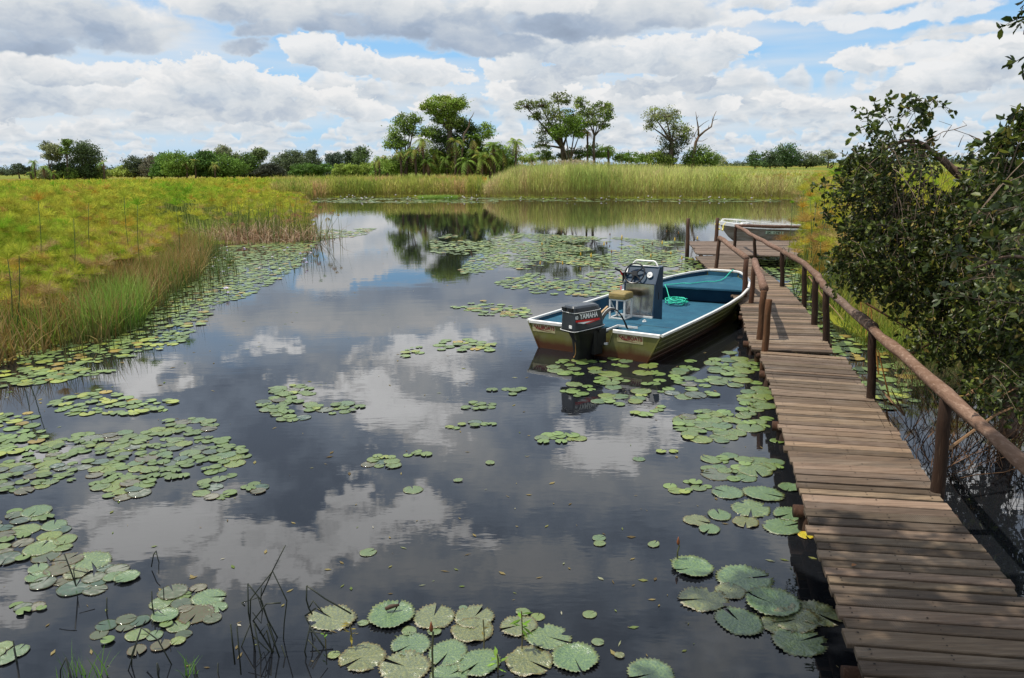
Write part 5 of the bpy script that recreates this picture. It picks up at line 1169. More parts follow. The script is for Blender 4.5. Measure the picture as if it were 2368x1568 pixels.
# reeds on the far side of the lagoon
def reeds(name, label, poly, n, hf, stops, seed, dm=-.6, w=.022, lean=.14, tip=None, base=(.16, .11, .05), leaves=3):
    rng = np.random.default_rng(seed); x, y = scatter(poly, n, rng, dmin=dm); k = len(x); mb = MB()
    h = hf(x, y) * rng.uniform(.82, 1.05, k)
    h = h * (1 + .05 * fbm(np.float32(x * .6), np.float32(y * .6), 3)); f_ = .5 + 1.2 * fbm(np.float32(x * .25 + seed), np.float32(y * .25), 4) + rng.normal(0, .15, k)
    C = pick(f_, stops) * rng.uniform(.95, 1.9, (k, 1)); p = np.stack([x, y, np.full(k, -.05)], 1)
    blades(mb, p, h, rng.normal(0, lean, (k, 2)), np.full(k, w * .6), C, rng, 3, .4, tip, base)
    for j in range(leaves):
        q = p.copy(); q[:, 2] = h * rng.uniform(.15, .75, k); l = h * rng.uniform(.22, .4, k)
        blades(mb, q, l, rng.normal(0, lean * 2.4, (k, 2)), np.full(k, w), C * rng.uniform(.85, 1.2, (k, 1)), rng, 2, .7, tip, None if j else base)
    o = mb.build(name, GRASSM); tag(o, label, 'reeds', kind='stuff'); return o, x, y, h
xr = lambda px, D: PD(px, 500, D).x
moundh = lambda x, y: np.interp(x / y, [xr(1115, 1), xr(1150, 1), xr(1200, 1), xr(1320, 1), xr(1450, 1), xr(1600, 1), xr(1720, 1), xr(1860, 1)], [1.2, 2.1, 3.0, 3.25, 2.9, 2.6, 2.35, 2.1]) + .012 * (y - 72)
_, rx_, ry_, rh_ = reeds('reed_bed', 'tall pale green reed mound on the far shore below the two big trees', cone(61.5, 86, 1112, 1865), 13500, moundh, [(0, (.20, .26, .06)), (.4, (.32, .36, .09)), (.7, (.42, .42, .14)), (1, (.40, .30, .16))], 51, base=(.24, .16, .07))
RB = 1.45
reeds('cattail_bed', 'green and straw coloured cattails along the far shore on the left', cone(70, 92, 640, 1118), 9000, lambda x, y: 1.75 + .015 * (y - 70) + 0 * x, [(0, (.14, .2, .03)), (.5, (.27, .29, .05)), (.8, (.38, .33, .1)), (1, (.42, .26, .13))], 52, w=.03, lean=.1, base=(.2, .14, .06))
reeds('sedge_patch', 'rusty orange sedge patch between the cattails and the reed mound', cone(84, 96, 985, 1125), 1500, lambda x, y: 1.75 + 0 * x, [(0, (.40, .2, .03)), (.6, (.5, .27, .04)), (1, (.5, .35, .1))], 53, w=.03)
reeds('water_grass', 'low bright green grass floating at the mouth of the far channel', cone(69, 74, 972, 1060), 1500, lambda x, y: .35 + 0 * x, [(0, (.12, .22, .03)), (.6, (.18, .27, .04)), (1, (.24, .26, .06))], 54, dm=-9, w=.02, lean=.2, base=(.1, .16, .02), leaves=1)
# reed plumes
sel = np.argsort(-rh_ * 1.0 + np.random.default_rng(2).random(len(rh_)) * 1.5)[:210]
mb = MB(); rng = np.random.default_rng(77)
for i in sel:
    b = arr(rx_[i], ry_[i], rh_[i] * .90); l = rng.uniform(.2, .38); t = rng.uniform(.8, 1.2)
    mb.tube([b, b + arr(rng.normal(0, .03), 0, l * .5), b + arr(rng.normal(0, .09), 0, l)], [.012, .035, .008], 4, tint=arr(.5, .4, .27) * t, cap=False)
tag(mb.build('reed_plumes', GRASSM), 'pale fluffy seed plumes along the top of the far reed mound', 'plumes', kind='stuff')

# individual papyrus stalks that stand clear of the mass
def stalk(x, y, D, topx, topy, R_, nr, label, group, col=YG, w=.0035, sw=.010):
    b = PD(x, y, D); b.z = -.05; t = PD(topx, topy, D); o = tag(empty('papyrus_stalk', (b.x, b.y, 0)), label, 'papyrus stalk', group); rng = np.random.default_rng(int(x * 7 + y)); O = arr(b.x, b.y, 0)
    mb = MB(); s = np.linspace(0, 1, 6); bend = (arr(*t) - arr(*b)); pts = arr(*b) + np.outer(s, bend) + np.outer(np.sin(s * np.pi) * .03 * np.linalg.norm(bend), arr(1, 0, 0)) * (1 if topx > x else -1)
    mb.tube(pts - O, np.linspace(sw, sw * .6, 6), 6, tint=(.07, .12, .03)); mb.build('stem', STEM, o, smooth=True)
    mb = MB(); umbels(mb, (arr(*t) - O)[None, :], arr(R_), np.array([col]), nr, w, rng, up=.6); mb.build('head', UMB, o)
PS = [(1838, 680, 17.5, 1888, 470, .22, 110), (1843, 690, 17, 1935, 405, .3, 130), (1870, 640, 18, 1872, 455, .2, 110), (1845, 640, 20, 1855, 480, .24, 110), (1905, 655, 17, 1960, 560, .2, 90), (1812, 622, 20, 1831, 470, .10, 90), (1862, 560, 22, 1858, 440, .3, 120), (1925, 700, 15, 1948, 520, .26, 110), (1890, 600, 19, 1915, 500, .26, 110), (1880, 700, 15.5, 1897, 560, .22, 100)]
for k, a in enumerate(PS):
    lab = ['papyrus stalk leaning right with a small head beside the platform rail', 'tallest papyrus stalk leaning right over the far rail', 'upright papyrus stalk with orange green head right of the dinghy', 'papyrus in front of the dinghy hull', 'bent papyrus stalk against the dark bush', 'short stalk with a tight green tuft nearest the far rail', 'papyrus rising behind the dinghy gunwale', 'papyrus stalk close to the left tip of the bush', 'papyrus between the dinghy and the bush', 'papyrus stalk growing through the grass behind the middle posts'][k]
    stalk(*a, lab, 'papyrus stalks beside the far boardwalk', col=[YG, GR, ORG, ORG, YG, GR, YL, YG, ORG, YG][k])
rs = np.random.default_rng(9)
LS = [(15, 740, 12.8, 18, 600), (24, 760, 12.8, 44, 590), (205, 560, 20, 205, 470), (320, 560, 20, 318, 475), (300, 540, 21, 287, 455), (405, 540, 22, 406, 475), (68, 545, 18, 88, 465), (150, 600, 17, 170, 505), (455, 545, 24, 457, 500), (487, 550, 26, 470, 510)]
for k, (x, y, D, tx, ty) in enumerate(LS):
    stalk(x, y, D, tx, ty, .30, 130, ['dark papyrus stalk at the very left edge of the picture', 'second dark papyrus stalk beside the one at the left edge', 'tall stalk rising from the middle of the left papyrus', 'straight stalk above the brown sedge, right of the tallest one', 'leaning stalk just left of the straight one', 'stalk near the right end of the left papyrus', 'leaning stalk near the left edge with a brown knuckle', 'thin stalk leaning over the brown sedge', 'short stalk left of the dry reed clump', 'stalk close against the dry reed clump'][k], 'papyrus stalks standing clear on the left bank', col=[YG, YG, YG, GR, YG, GR, ORG, YG, YL, YG][k])
# ---- dry reed clump
cb = P(600, 556); clump = tag(empty('reed_clump', (cb.x, cb.y, 0)), 'tangled clump of dead brown reeds with green stems at the point of the left bank', 'reed clump'); rng = np.random.default_rng(12); O = arr(cb.x, cb.y, 0)
mb = MB(); n = 2600; x = rng.normal(-.1, 1.15, n); y = rng.normal(0, .7, n)
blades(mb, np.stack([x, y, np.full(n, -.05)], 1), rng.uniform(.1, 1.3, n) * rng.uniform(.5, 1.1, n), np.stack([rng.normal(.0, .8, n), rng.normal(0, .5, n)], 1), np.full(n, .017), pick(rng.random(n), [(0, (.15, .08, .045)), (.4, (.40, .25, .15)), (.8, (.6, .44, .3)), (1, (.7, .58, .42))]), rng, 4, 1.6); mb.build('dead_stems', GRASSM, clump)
mb = MB(); n = 420; x = rng.normal(.2, 1.1, n); y = rng.normal(.2, .7, n)
blades(mb, np.stack([x, y, np.full(n, -.05)], 1), rng.uniform(.9, 2.0, n), np.stack([rng.normal(.05, .22, n), rng.normal(0, .2, n)], 1), np.full(n, .014), pick(rng.random(n), [(0, (.05, .10, .02)), (.5, (.12, .18, .04)), (1, (.28, .26, .08))]), rng, 3, .4); mb.build('green_stems', GRASSM, clump)
mb = MB(); n = 26; c = np.stack([rng.normal(.3, 1.15, n), rng.normal(.1, .6, n), rng.uniform(.35, 1.3, n)], 1); umbels(mb, c, rng.uniform(.12, .24, n), pick(rng.random(n), [(0, (.42, .22, .12)), (.6, (.45, .32, .2)), (1, (.3, .35, .05))]), 70, .004, rng, up=-1.2, droop=1.2); mb.build('drooping_heads', UMB, clump)
for x, y, tx, ty, lab, cc in ((745, 545, 771, 490, 'reed bending right with a small orange tuft beside the dry clump', ORG), (735, 540, 782, 500, 'thin reed arching right with a drooping brown head', TAN), (738, 528, 741, 482, 'upright thin reed at the water edge right of the clump', GR), (722, 545, 730, 470, 'tall thin reed at the right end of the dry clump', GR)):
    stalk(x, y, 31, tx, ty, .12, 50, lab, 'thin reeds right of the dry clump', col=cc, w=.005, sw=.008)

rng = np.random.default_rng(91); mb = MB(); n = 420; px_ = rng.uniform(-50, 2000, n); py_ = 600 + 960 * rng.random(n) ** 1.2; pp = [P(a, b, .004) for a, b in zip(px_, py_)]; pp = [q for q in pp if inside([q.x], [q.y])[0]]
c_ = np.array([tuple(q) for q in pp]); n = len(c_); leaf_c = pick(rng.random(n), [(0, (.10, .07, .03)), (.5, (.3, .24, .1)), (.8, (.12, .18, .04)), (1, (.5, .46, .36))])
a_ = rng.uniform(0, 6.28, n); u_ = np.stack([np.cos(a_), np.sin(a_), 0 * a_], 1); v_ = np.stack([-np.sin(a_), np.cos(a_), 0 * a_], 1); s_ = (rng.uniform(.006, .03, n) * (1 + .06 * c_[:, 1]))[:, None]; k_ = rng.uniform(.12, .5, (n, 1))
mb.add(np.stack([c_ - u_ * s_, c_ - v_ * s_ * k_, c_ + u_ * s_ + [0, 0, .002], c_ + v_ * s_ * k_], 1).reshape(-1, 3), np.arange(n * 4).reshape(n, 4), tint=np.repeat(leaf_c, 4, 0))
tag(mb.build('floating_litter', GRASSM), 'bits of dead leaf and seed floating over the open water', 'litter', kind='stuff')
# ---- bent black reed stalks in the foreground water
DARKR = mat('wet_dark_reed', (.012, .016, .010), .5, noise=(20, (.03, .035, .015), 3, (1, 1, 1), .45, .7))
zx = lambda X, Y: (.3173 * X, 1155.8 + .3173 * Y)
BR = {'bent_reeds': []}
def bent(label, lines, ybase, r=.0045):
    d0 = P(600, ybase).y; xs_ = [zx(*q)[0] for l in lines for q in l]; ox = PD(sum(xs_) / len(xs_), ybase, d0).x; O = arr(ox, d0, 0)
    mb = MB(); rg = np.random.default_rng(int(ox * 1000) & 1023)
    for l in lines:
        dd = d0 + rg.uniform(-.12, .12); pts = []
        for q in l:
            p = PD(*zx(*q), dd); p.z = max(p.z, -.25); pts.append(arr(*p) - O)
        pts[-1] = pts[-1] - (arr(0, 0, .15) if l[-1][1] > 1000 else 0)
        mb.tube(pts, r * rg.uniform(.75, 1.15), 6, noise=.06)
    tag(mb.build('bent_reeds', DARKR, None, smooth=True, loc=O), label, 'reed stalks', 'bent dark reed stalks in the near water')
bent('tallest tangle of bent black reed stalks in the near water', [[(2078, 332), (1985, 518), (1905, 700)], [(1985, 518), (1825, 725), (1822, 900), (1870, 1060)], [(1985, 518), (2090, 735), (2070, 900), (2045, 1025)], [(1905, 640), (1900, 740), (1945, 860), (2030, 1010)], [(1805, 610), (1905, 735), (1950, 870), (2020, 1000), (2040, 1050)], [(1805, 610), (1810, 820), (1860, 1030)],
      [(1760, 750), (1880, 712), (1912, 810), (1903, 900), (1840, 820)], [(1760, 750), (1785, 775)], [(2045, 750), (1940, 757), (1845, 880), (1970, 1080), (2075, 1050)], [(1822, 905), (1745, 1105), (1840, 1299)], [(1830, 980), (2060, 1052)], [(1890, 970), (1950, 900), (2040, 1040)], [(1850, 900), (1905, 1165), (1905, 1299)], [(2050, 1060), (2175, 1290)], [(1920, 990), (1945, 950), (1985, 1030)]], 1500)
bent('bent black reeds leaning over the leftmost big toothed pad', [[(2235, 625), (2232, 730), (2250, 790), (2275, 835)], [(2235, 625), (2368, 720), (2560, 830)], [(2280, 735), (2360, 830)], [(2280, 735), (2250, 790)], [(2222, 845), (2260, 920), (2290, 1080), (2290, 1299)], [(2222, 845), (2300, 790)], [(2260, 910), (2220, 1105), (2290, 1260)], [(2250, 960), (2420, 975)], [(2245, 1020), (2430, 1090)], [(2255, 920), (2450, 1060)], [(2345, 1170), (2310, 1299)], [(2290, 1000), (2320, 1100), (2300, 1240)]], 1500)
bent('dark reed tripod standing at the bottom left', [[(1030, 930), (890, 1155)], [(1030, 930), (960, 1130), (935, 1280)], [(1030, 930), (1150, 1020), (1315, 1190)], [(1030, 930), (1060, 880)], [(970, 1185), (945, 1299)], [(970, 1185), (985, 1299)], [(1315, 1190), (1280, 1290)], [(780, 1205), (880, 1250), (940, 1290)]], 1520)
bent('twin straight reed stalks rising from a toothed pad at the left', [[(468, 392), (520, 530), (555, 630)], [(485, 440), (440, 440), (360, 455)], [(535, 508), (552, 620)], [(535, 508), (655, 537)]], 1355, .004)
bent('single hooked reed stalk in open water left of centre', [[(1137, 370), (1118, 400), (1103, 488)], [(1137, 370), (1150, 430), (1168, 482)]], 1311, .0035)
bent('short dark stalks between the toothed pads at lower left', [[(1105, 665), (1108, 760), (1125, 855)], [(1190, 635), (1195, 725)], [(1100, 870), (1140, 940), (1120, 965), (1100, 900)]], 1430, .0042)
bent('small lone stick left of the tripod', [[(778, 712), (778, 830), (797, 893)]], 1440, .004)
bent('inverted v shaped dark reed at the lower frame', [[(480, 1150), (440, 1240), (415, 1320)], [(480, 1150), (540, 1320)]], 1560, .0045)
bent('short pair of sticks in the bottom left corner', [[(95, 1025), (135, 1200)], [(100, 1080), (125, 1190)]], 1535, .004)
bent('broken stubs at the lower frame between tripod and tall tangle', [[(1145, 1190), (1150, 1270), (1165, 1230)], [(1145, 1190), (1220, 1320)], [(1420, 1205), (1455, 1320)], [(1588, 1190), (1565, 1320)], [(1680, 905), (1695, 1030)], [(1725, 920), (1740, 1105)]], 1550, .0045)
def sprout(x, y, h, label, seed, n=8, L=.06, col=(.13, .26, .03)):
    rg = np.random.default_rng(seed); p = P(x, y); o = tag(empty('sprout', (p.x, p.y, 0)), label, 'water plant', 'small leafy plants among the near pads')
    mb = MB(); pts = [(0, 0, -.05), (.005, 0, h * .5), (.0, .0, h)]; mb.tube(pts, .004, 5, tint=(.12, .10, .04)); mb.build('stem', STEM, o)
    mb = MB()
    for k in range(n):
        z = h * rg.uniform(.25, 1.0); a = rg.uniform(0, 6.28); d = arr(math.cos(a), math.sin(a), rg.uniform(-.9, .7)); d /= np.linalg.norm(d); s_ = np.cross(d, arr(0, 0, 1)); s_ /= np.linalg.norm(s_); l = L * rg.uniform(.7, 1.2); b = arr(0, 0, z)
        mb.add([b, b + d * l * .5 + s_ * l * .14, b + d * l, b + d * l * .5 - s_ * l * .14], [[0, 1, 2, 3]], tint=arr(*col) * rg.uniform(.6, 1.5))
    mb.build('leaves', GRASSM, o)
sprout(1206, 1505, .27, 'upright leafy sprout growing between the big toothed pads', 1, 10, .08, (.12, .24, .02))
sprout(1118, 1500, .20, 'thin brown sprout beside the brownish toothed pad', 2, 4, .05, (.2, .16, .04))
sprout(1150, 1555, .12, 'low sprout with pale green tips at the foot of the leafy one', 3, 9, .07, (.2, .34, .05))
sprout(812, 1495, .16, 'brown leaved sprout right of the leaning reeds', 4, 8, .06, (.3, .24, .04))
sprout(752, 1500, .11, 'small green tipped sprout inside the leaning reeds', 5, 5, .04, (.18, .38, .04))
for x, y, h, lab, s in ((165, 1568, .30, 'green grass blades at the lower frame left of the tripod', 21), (220, 1568, .28, 'second green grass tuft at the lower frame beside the tripod', 22), (440, 1560, .2, 'thin green blades right of the tripod foot', 23)):
    rg = np.random.default_rng(s); p = P(x, y); mb = MB(); n = 14; q = rg.normal(0, .03, (n, 2)); blades(mb, np.stack([q[:, 0], q[:, 1], np.full(n, -.03)], 1), rg.uniform(h * .4, h, n), rg.normal(0, .05, (n, 2)), np.full(n, .004), pick(rg.random(n), [(0, (.06, .14, .02)), (1, (.16, .34, .04))]), rg, 3)
    tag(mb.build('grass_tuft', GRASSM, None, loc=(p.x, p.y, 0)), lab, 'grass', 'green grass tufts in the near water')
# ------------------------------------------------------------------ trees
LEAFT = plant_mat('far_tree_leaves', trans=.25, spec=.25); BARK = mat('tree_bark', (.085, .06, .042), .9, spec=.1, tint=True, noise=(2.5, (.16, .13, .10), 5, (1, 1, .3), .45, .7)); PALMM = plant_mat('palm_frond', trans=.2)
LB = 1.55
def leaf_quads(mb, c, size, cols, rng, flat=.0):
    n = len(c); a = rnorm(rng.standard_normal((n, 3))); b = rnorm(np.cross(a, rng.standard_normal((n, 3))));
    a[:, 2] *= (1 - flat); s_ = (size * rng.uniform(.6, 1.3, n))[:, None]
    v = np.stack([c - a * s_, c - b * s_ * .5, c + a * s_, c + b * s_ * .5], 1); mb.add(v.reshape(-1, 3), np.arange(n * 4).reshape(n, 4), tint=np.repeat(cols, 4, 0))
def tree(label, cat, D, base, lobes, tr=.25, col=(.07, .12, .02), dens=1.0, size=.12, group=None, name='tree', trunk=True, gz=.5, bark=(1, 1, 1), seed=0, alt=None, bend=None, twiggy=False, depth=.8):
    rng = np.random.default_rng(seed + int(base)); bx = PD(base, 400, D).x; O = arr(bx, D, 0); o = tag(empty(name, tuple(O)), label, cat, group)
    k = D / F; L = []
    for (cx, cy, rx, ry) in lobes:
        c = arr(*PD(cx, cy, D)) - O; c[1] = rng.uniform(-.5, .5) * rx * k; L.append((c, rx * k, ry * k))
    mt = MB(); ml = MB()
    zs = np.mean([l[0][2] - l[2] for l in L]); top = arr(np.average([l[0][0] for l in L]) * .45, 0, gz + (max(l[0][2] for l in L) - gz) * .38)
    if bend: top = arr(*PD(bend[0], bend[1], D)) - O
    if trunk:
        t = np.linspace(0, 1, 6); pts = arr(0, 0, 0) + np.outer(t, top) + np.stack([np.sin(t * 5 + seed) * .04 * top[2] * t * (1 - t) * 2, 0 * t, 0 * t], 1); mt.tube(pts, np.linspace(tr * .8, tr * .5, 6), 8, tint=bark, noise=.06)
    cls = []
    for c, rx, ry in L:
        if trunk:
            m1 = top * .55 + c * .45 + arr(0, 0, -.12 * ry); mt.tube([top * .97, m1, c + arr(0, 0, -.2 * ry)], [tr * .34, tr * .22, tr * .10], 6, tint=bark)
        n = max(7, int(15.0 * dens * math.sqrt(rx * ry) * max(rx, ry) ** .6 + 6))
        d = rnorm(rng.standard_normal((n, 3))); r_ = rng.uniform(.35, 1.0, n) ** .5; q = c + d * r_[:, None] * arr(rx, rx * depth, ry); q[:, 2] = np.where(q[:, 2] < c[2] - .55 * ry, c[2] - .55 * ry * rng.uniform(.3, 1, n), q[:, 2])
        for p in q:
            cls.append((p, min(rx, ry)))
            if trunk and (twiggy or rng.random() < .35):
                m_ = (c + p) / 2 + rng.normal(0, .08 * ry, 3); mt.tube([c + arr(0, 0, -.2 * ry), m_, p], [tr * .12, tr * .07, tr * .03], 4, tint=bark, cap=False)
    if len(cls):
        P_ = np.array([c[0] for c in cls]); R_ = np.array([c[1] for c in cls]); m = int(40 * dens * (.14 / size) ** 1.0) if not twiggy else int(34 * (.14 / size) ** 1.0)
        c = np.repeat(P_, m, 0) + rng.normal(0, 1, (len(P_) * m, 3)) * np.repeat(np.clip(R_ * .32, .24, .9), m)[:, None] * arr(1, 1, .62)
        g = np.repeat(rng.uniform(.55, 1.45, len(P_)), m)[:, None]; cc = np.array(col)[None, :] * g * LB
        if alt is not None: w_ = np.repeat(rng.random(len(P_)) < .35, m)[:, None]; cc = np.where(w_, np.array(alt)[None, :] * g * LB, cc)
        leaf_quads(ml, c, size, cc * rng.uniform(.75, 1.25, (len(c), 1)), rng)
        ml.build('crown', LEAFT, o)
    if trunk: mt.build('trunk', BARK, o, smooth=True)
    return o
def palm(label, D, cx, cy, R_, base=None, group=None, skirt=.5, seed=0, col=(.10, .17, .02), name='palm_tree', nf=26, gz=.3):
    rng = np.random.default_rng(seed + int(cx * 3)); bx = base if base is not None else cx; top = PD(cx, cy, D); O = arr(PD(bx, 400, D).x, D, 0); T = arr(*top) - O; k = D / F; R = R_ * k * 1.55
    o = tag(empty(name, tuple(O)), label, 'palm tree', group); mt = MB(); t = np.linspace(0, 1, 6)
    mt.tube(np.outer(t, T) + np.stack([np.sin(t * 3) * .12, 0 * t, 0 * t], 1) * (T[2] > 1.5), np.linspace(.17, .13, 6), 7, tint=(.9, .85, .8), noise=.08); mt.build('trunk', BARK, o, smooth=True)
    mb = MB(); nd = int(nf * skirt)
    for i in range(nf + nd):
        dead = i >= nf; a = rng.uniform(0, 2 * np.pi); el = rng.uniform(-.5, 1.1) if not dead else rng.uniform(-1.3, -.7); L = R * rng.uniform(.85, 1.2) * (.8 if dead else 1); s = np.linspace(0, 1, 7)
        hx = L * s * math.cos(el) * (1 - .15 * s); z = L * s * math.sin(el) - L * (.75 if not dead else .35) * s ** 2.2
        p = T + np.stack([hx * math.cos(a), hx * math.sin(a), z], 1); tan = rnorm(np.gradient(p, axis=0)); sd = rnorm(np.cross(tan, arr(0, 0, 1) + 1e-3)); up_ = np.cross(sd, tan)
        c_ = (np.array(col) * rng.uniform(1.0, 2.2) if rng.random() < .8 else arr(.26, .24, .04)) if not dead else arr(.26, .16, .07) * rng.uniform(.5, 1.2)
        w = L * .17 * np.sin(np.clip(s * 1.05 + .12, 0, 1) * np.pi) ** .6
        nl = 9
        for sg in (-1, 1):                       # leaflets, drooping from the midrib with gaps between
            u = np.linspace(.08, .98, nl); pp = np.stack([np.interp(u, s, p[:, j]) for j in range(3)], 1); tt = np.stack([np.interp(u, s, tan[:, j]) for j in range(3)], 1); ss = np.stack([np.interp(u, s, sd[:, j]) for j in range(3)], 1); ww = np.interp(u, s, w)[:, None] + .04
            tip = pp + ss * sg * ww + tt * ww * .7 - arr(0, 0, 1) * ww * rng.uniform(.3, .8); hw_ = L * .035
            v = np.stack([pp - tt * hw_, pp + tt * hw_, tip], 1); mb.add(v.reshape(-1, 3), tris=np.arange(nl * 3).reshape(nl, 3), tint=c_)
    mb.build('fronds', PALMM, o)
    return o
GI = 'trees of the palm island in the middle'; GP = 'palms of the island thicket'
DK = (.08, .125, .022); MG = (.13, .19, .028); OL = (.18, .22, .045); GY = (.16, .175, .085)
tree('tallest dense tree rising from the middle of the palm island', 'tree', 95, 1037, [(1024, 240, 46, 16), (994, 254, 20, 14), (1040, 262, 28, 19), (1060, 240, 17, 17), (1022, 276, 20, 13), (1050, 285, 22, 18)], .55, MG, 1.25, alt=OL, seed=1, bend=(1040, 300))
tree('rounded lighter tree on the left side of the palm island', 'tree', 94, 938, [(934, 284, 27, 16), (911, 312, 17, 20), (946, 303, 22, 17), (922, 337, 18, 15), (962, 275, 12, 10), (990, 305, 22, 17), (905, 335, 12, 14)], .4, (.10, .145, .03), 1.0, alt=MG, seed=2)
tree('dark ivy like tree just right of the tallest island tree', 'tree', 96, 1078, [(1074, 292, 20, 19), (1060, 318, 22, 18), (1092, 310, 14, 14), (1020, 318, 26, 22)], .4, (.045, .075, .018), 1.2, seed=3)
tree('small airy tree leaning right at the right shoulder of the palm island', 'tree', 95, 1092, [(1121, 297, 19, 12), (1112, 312, 18, 12), (1130, 308, 12, 12), (1106, 330, 14, 10)], .22, MG, .7, seed=4, bend=(1102, 322))
o = tag(empty('dead_branch', tuple(PD(1071, 320, 93.5))), 'bare grey snag sticking up above the right of the palm island', 'dead branch'); b = arr(*o.location)
mb = MB(); mb.tube([arr(*PD(x, y, 93.5)) - b for x, y in ((1060, 420), (1071, 330), (1072, 312), (1084, 292), (1086, 276), (1092, 268), (1096, 259))], [.18, .13, .12, .10, .07, .05, .02], 6, tint=(2, 1.9, 1.8)); mb.build('branch', BARK, o, smooth=True)
for k, (x, y, r, bx) in enumerate([(975, 322, 21, 978), (1051, 327, 22, 1050), (1092, 322, 22, 1090), (1006, 354, 18, 1007), (957, 348, 20, 960), (1141, 336, 19, 1140), (1192, 329, 20, 1186), (1055, 358, 22, 1056), (1078, 372, 22, 1078), (1131, 360, 26, 1130), (1160, 348, 24, 1162), (1172, 368, 24, 1170), (1112, 366, 22, 1112), (924, 352, 13, 926), (1030, 368, 16, 1030), (1148, 372, 22, 1148), (988, 376, 18, 988), (1098, 350, 20, 1098)]):
    nm = ['palm with long hanging yellow fronds under the left tree', 'palm in front of the tallest tree trunk', 'palm with brown hanging skirt right of the tallest tree', 'low palm left of centre of the island', 'palm half hidden under the rounded left tree', 'palm breaking the skyline between thicket and lone palm', 'lone palm standing clear at the right end of the palm island', 'low palm at the centre front of the island', 'bushy low palm beside the centre front one', 'broad palm in the right thicket', 'tall palm crown topping the right thicket', 'rightmost low palm of the thicket', 'palm crown tucked left of the broad one', 'small palm at the left foot of the island', 'short palm low in the middle of the island', 'low drooping palm under the right thicket', 'palm at the reed edge, left of the middle', 'palm behind the skirted one'][k]
    palm(nm, 92 + (k % 4) * .8, x, y, r * 1.1, bx, GP, .7 if k in (0, 2, 3, 9) else .35, seed=k, col=(.10, .16, .02) if k % 3 else (.14, .19, .025), nf=22 if k != 6 else 24)
for k, (lo, lab, c_) in enumerate([([(950, 372, 44, 24), (1000, 372, 34, 26)], 'dark shrubs at the left foot of the palm island', DK), ([(1060, 372, 44, 30), (1030, 345, 26, 26), (1085, 352, 26, 26)], 'dark shrubs below the tallest island tree', (.035, .06, .012)), ([(1130, 366, 38, 30), (1168, 370, 32, 26)], 'leafy thicket between the right palms', (.08, .14, .02))]):
    tree(lab, 'shrub', 96, lo[0][0], lo, .2, c_, 1.3, name='shrub', trunk=False, seed=50 + k, group='shrubs on the palm island')
for k, (x, y, rx, ry, lab, c_) in enumerate([(915, 385, 22, 12, 'low green bush at the very left foot of the palm island', MG), (965, 384, 26, 14, 'bush between the two leftmost island palms', DK), (1022, 386, 26, 13, 'bush at the reed edge below the middle palms', MG), (1072, 388, 26, 13, 'bush at the foot of the centre front palm', DK), (1120, 388, 26, 14, 'bush below the broad right palm', (.10, .17, .02)), (1165, 388, 24, 13, 'bush at the right foot of the palm island', (.09, .15, .02))]):
    tree(lab, 'shrub', 94.8, x, [(x, y - 2, rx, ry + 7), (x + 14, y + 4, rx * .8, ry + 4), (x - 12, y + 5, rx * .8, ry + 2)], .2, c_, 1.1, name='shrub', trunk=False, seed=300 + k, group='shrubs on the palm island')
# middle island with the two big acacias
tree('widest spreading tree with a low left limb, centre of the horizon', 'tree', 100, 1306, [(1217, 246, 24, 11), (1250, 244, 19, 13), (1291, 231, 27, 15), (1281, 268, 36, 18), (1327, 268, 22, 20), (1263, 300, 24, 17), (1255, 333, 22, 15), (1238, 268, 16, 11)], .55, (.095, .115, .035), .62, size=.125, alt=(.12, .15, .03), seed=11, bend=(1300, 340), twiggy=True)
tree('bright green vine covered tree in front of the widest tree', 'tree', 98.5, 1318, [(1306, 298, 32, 21), (1330, 285, 20, 18), (1290, 312, 18, 14), (1340, 305, 16, 16)], .4, (.10, .16, .02), 1.15, seed=12)
tree('forked tree with a clear slim trunk right of the widest tree', 'tree', 99, 1373, [(1347, 240, 18, 14), (1393, 247, 24, 13), (1370, 262, 30, 17), (1404, 266, 14, 17), (1365, 285, 18, 12), (1398, 290, 12, 12)], .28, (.085, .125, .025), .85, alt=OL, seed=13, bend=(1374, 312), twiggy=True)
palm('palm with orange dead fronds between the two big trees', 99.5, 1357, 303, 14, 1355, None, .2, seed=14, col=(.45, .13, .03), nf=20)
for k, (lo, lab, c_) in enumerate([([(1262, 362, 26, 12)], 'low shrub left of the trunk of the widest tree', DK), ([(1320, 360, 30, 14)], 'shrub around the trunk of the widest tree', (.04, .065, .015)), ([(1362, 352, 24, 16)], 'dark shrub under the forked tree', DK), ([(1400, 354, 22, 13)], 'shrub with a small palm right of the forked tree', MG), ([(1218, 368, 20, 8)], 'low scrub between palm island and the widest tree', OL), ([(1465, 365, 26, 12)], 'light green shrub between the middle trees and the grey tree', (.09, .15, .02)), ([(1432, 366, 14, 9)], 'small shrub right of the middle trees', DK), ([(1495, 366, 12, 8)], 'tiny shrub left of the grey tree', MG)]):
    tree(lab, 'shrub', 101, lo[0][0], lo, .2, c_, 1.2, name='shrub', trunk=False, seed=70 + k, group='low shrubs behind the far reeds')
palm('small palm on the skyline right of the forked tree', 100, 1405, 345, 13, 1405, GP + ' beyond', .2, seed=33); palm('tiny palm left of the widest tree', 100, 1228, 360, 12, 1228, GP + ' beyond', .2, seed=34)
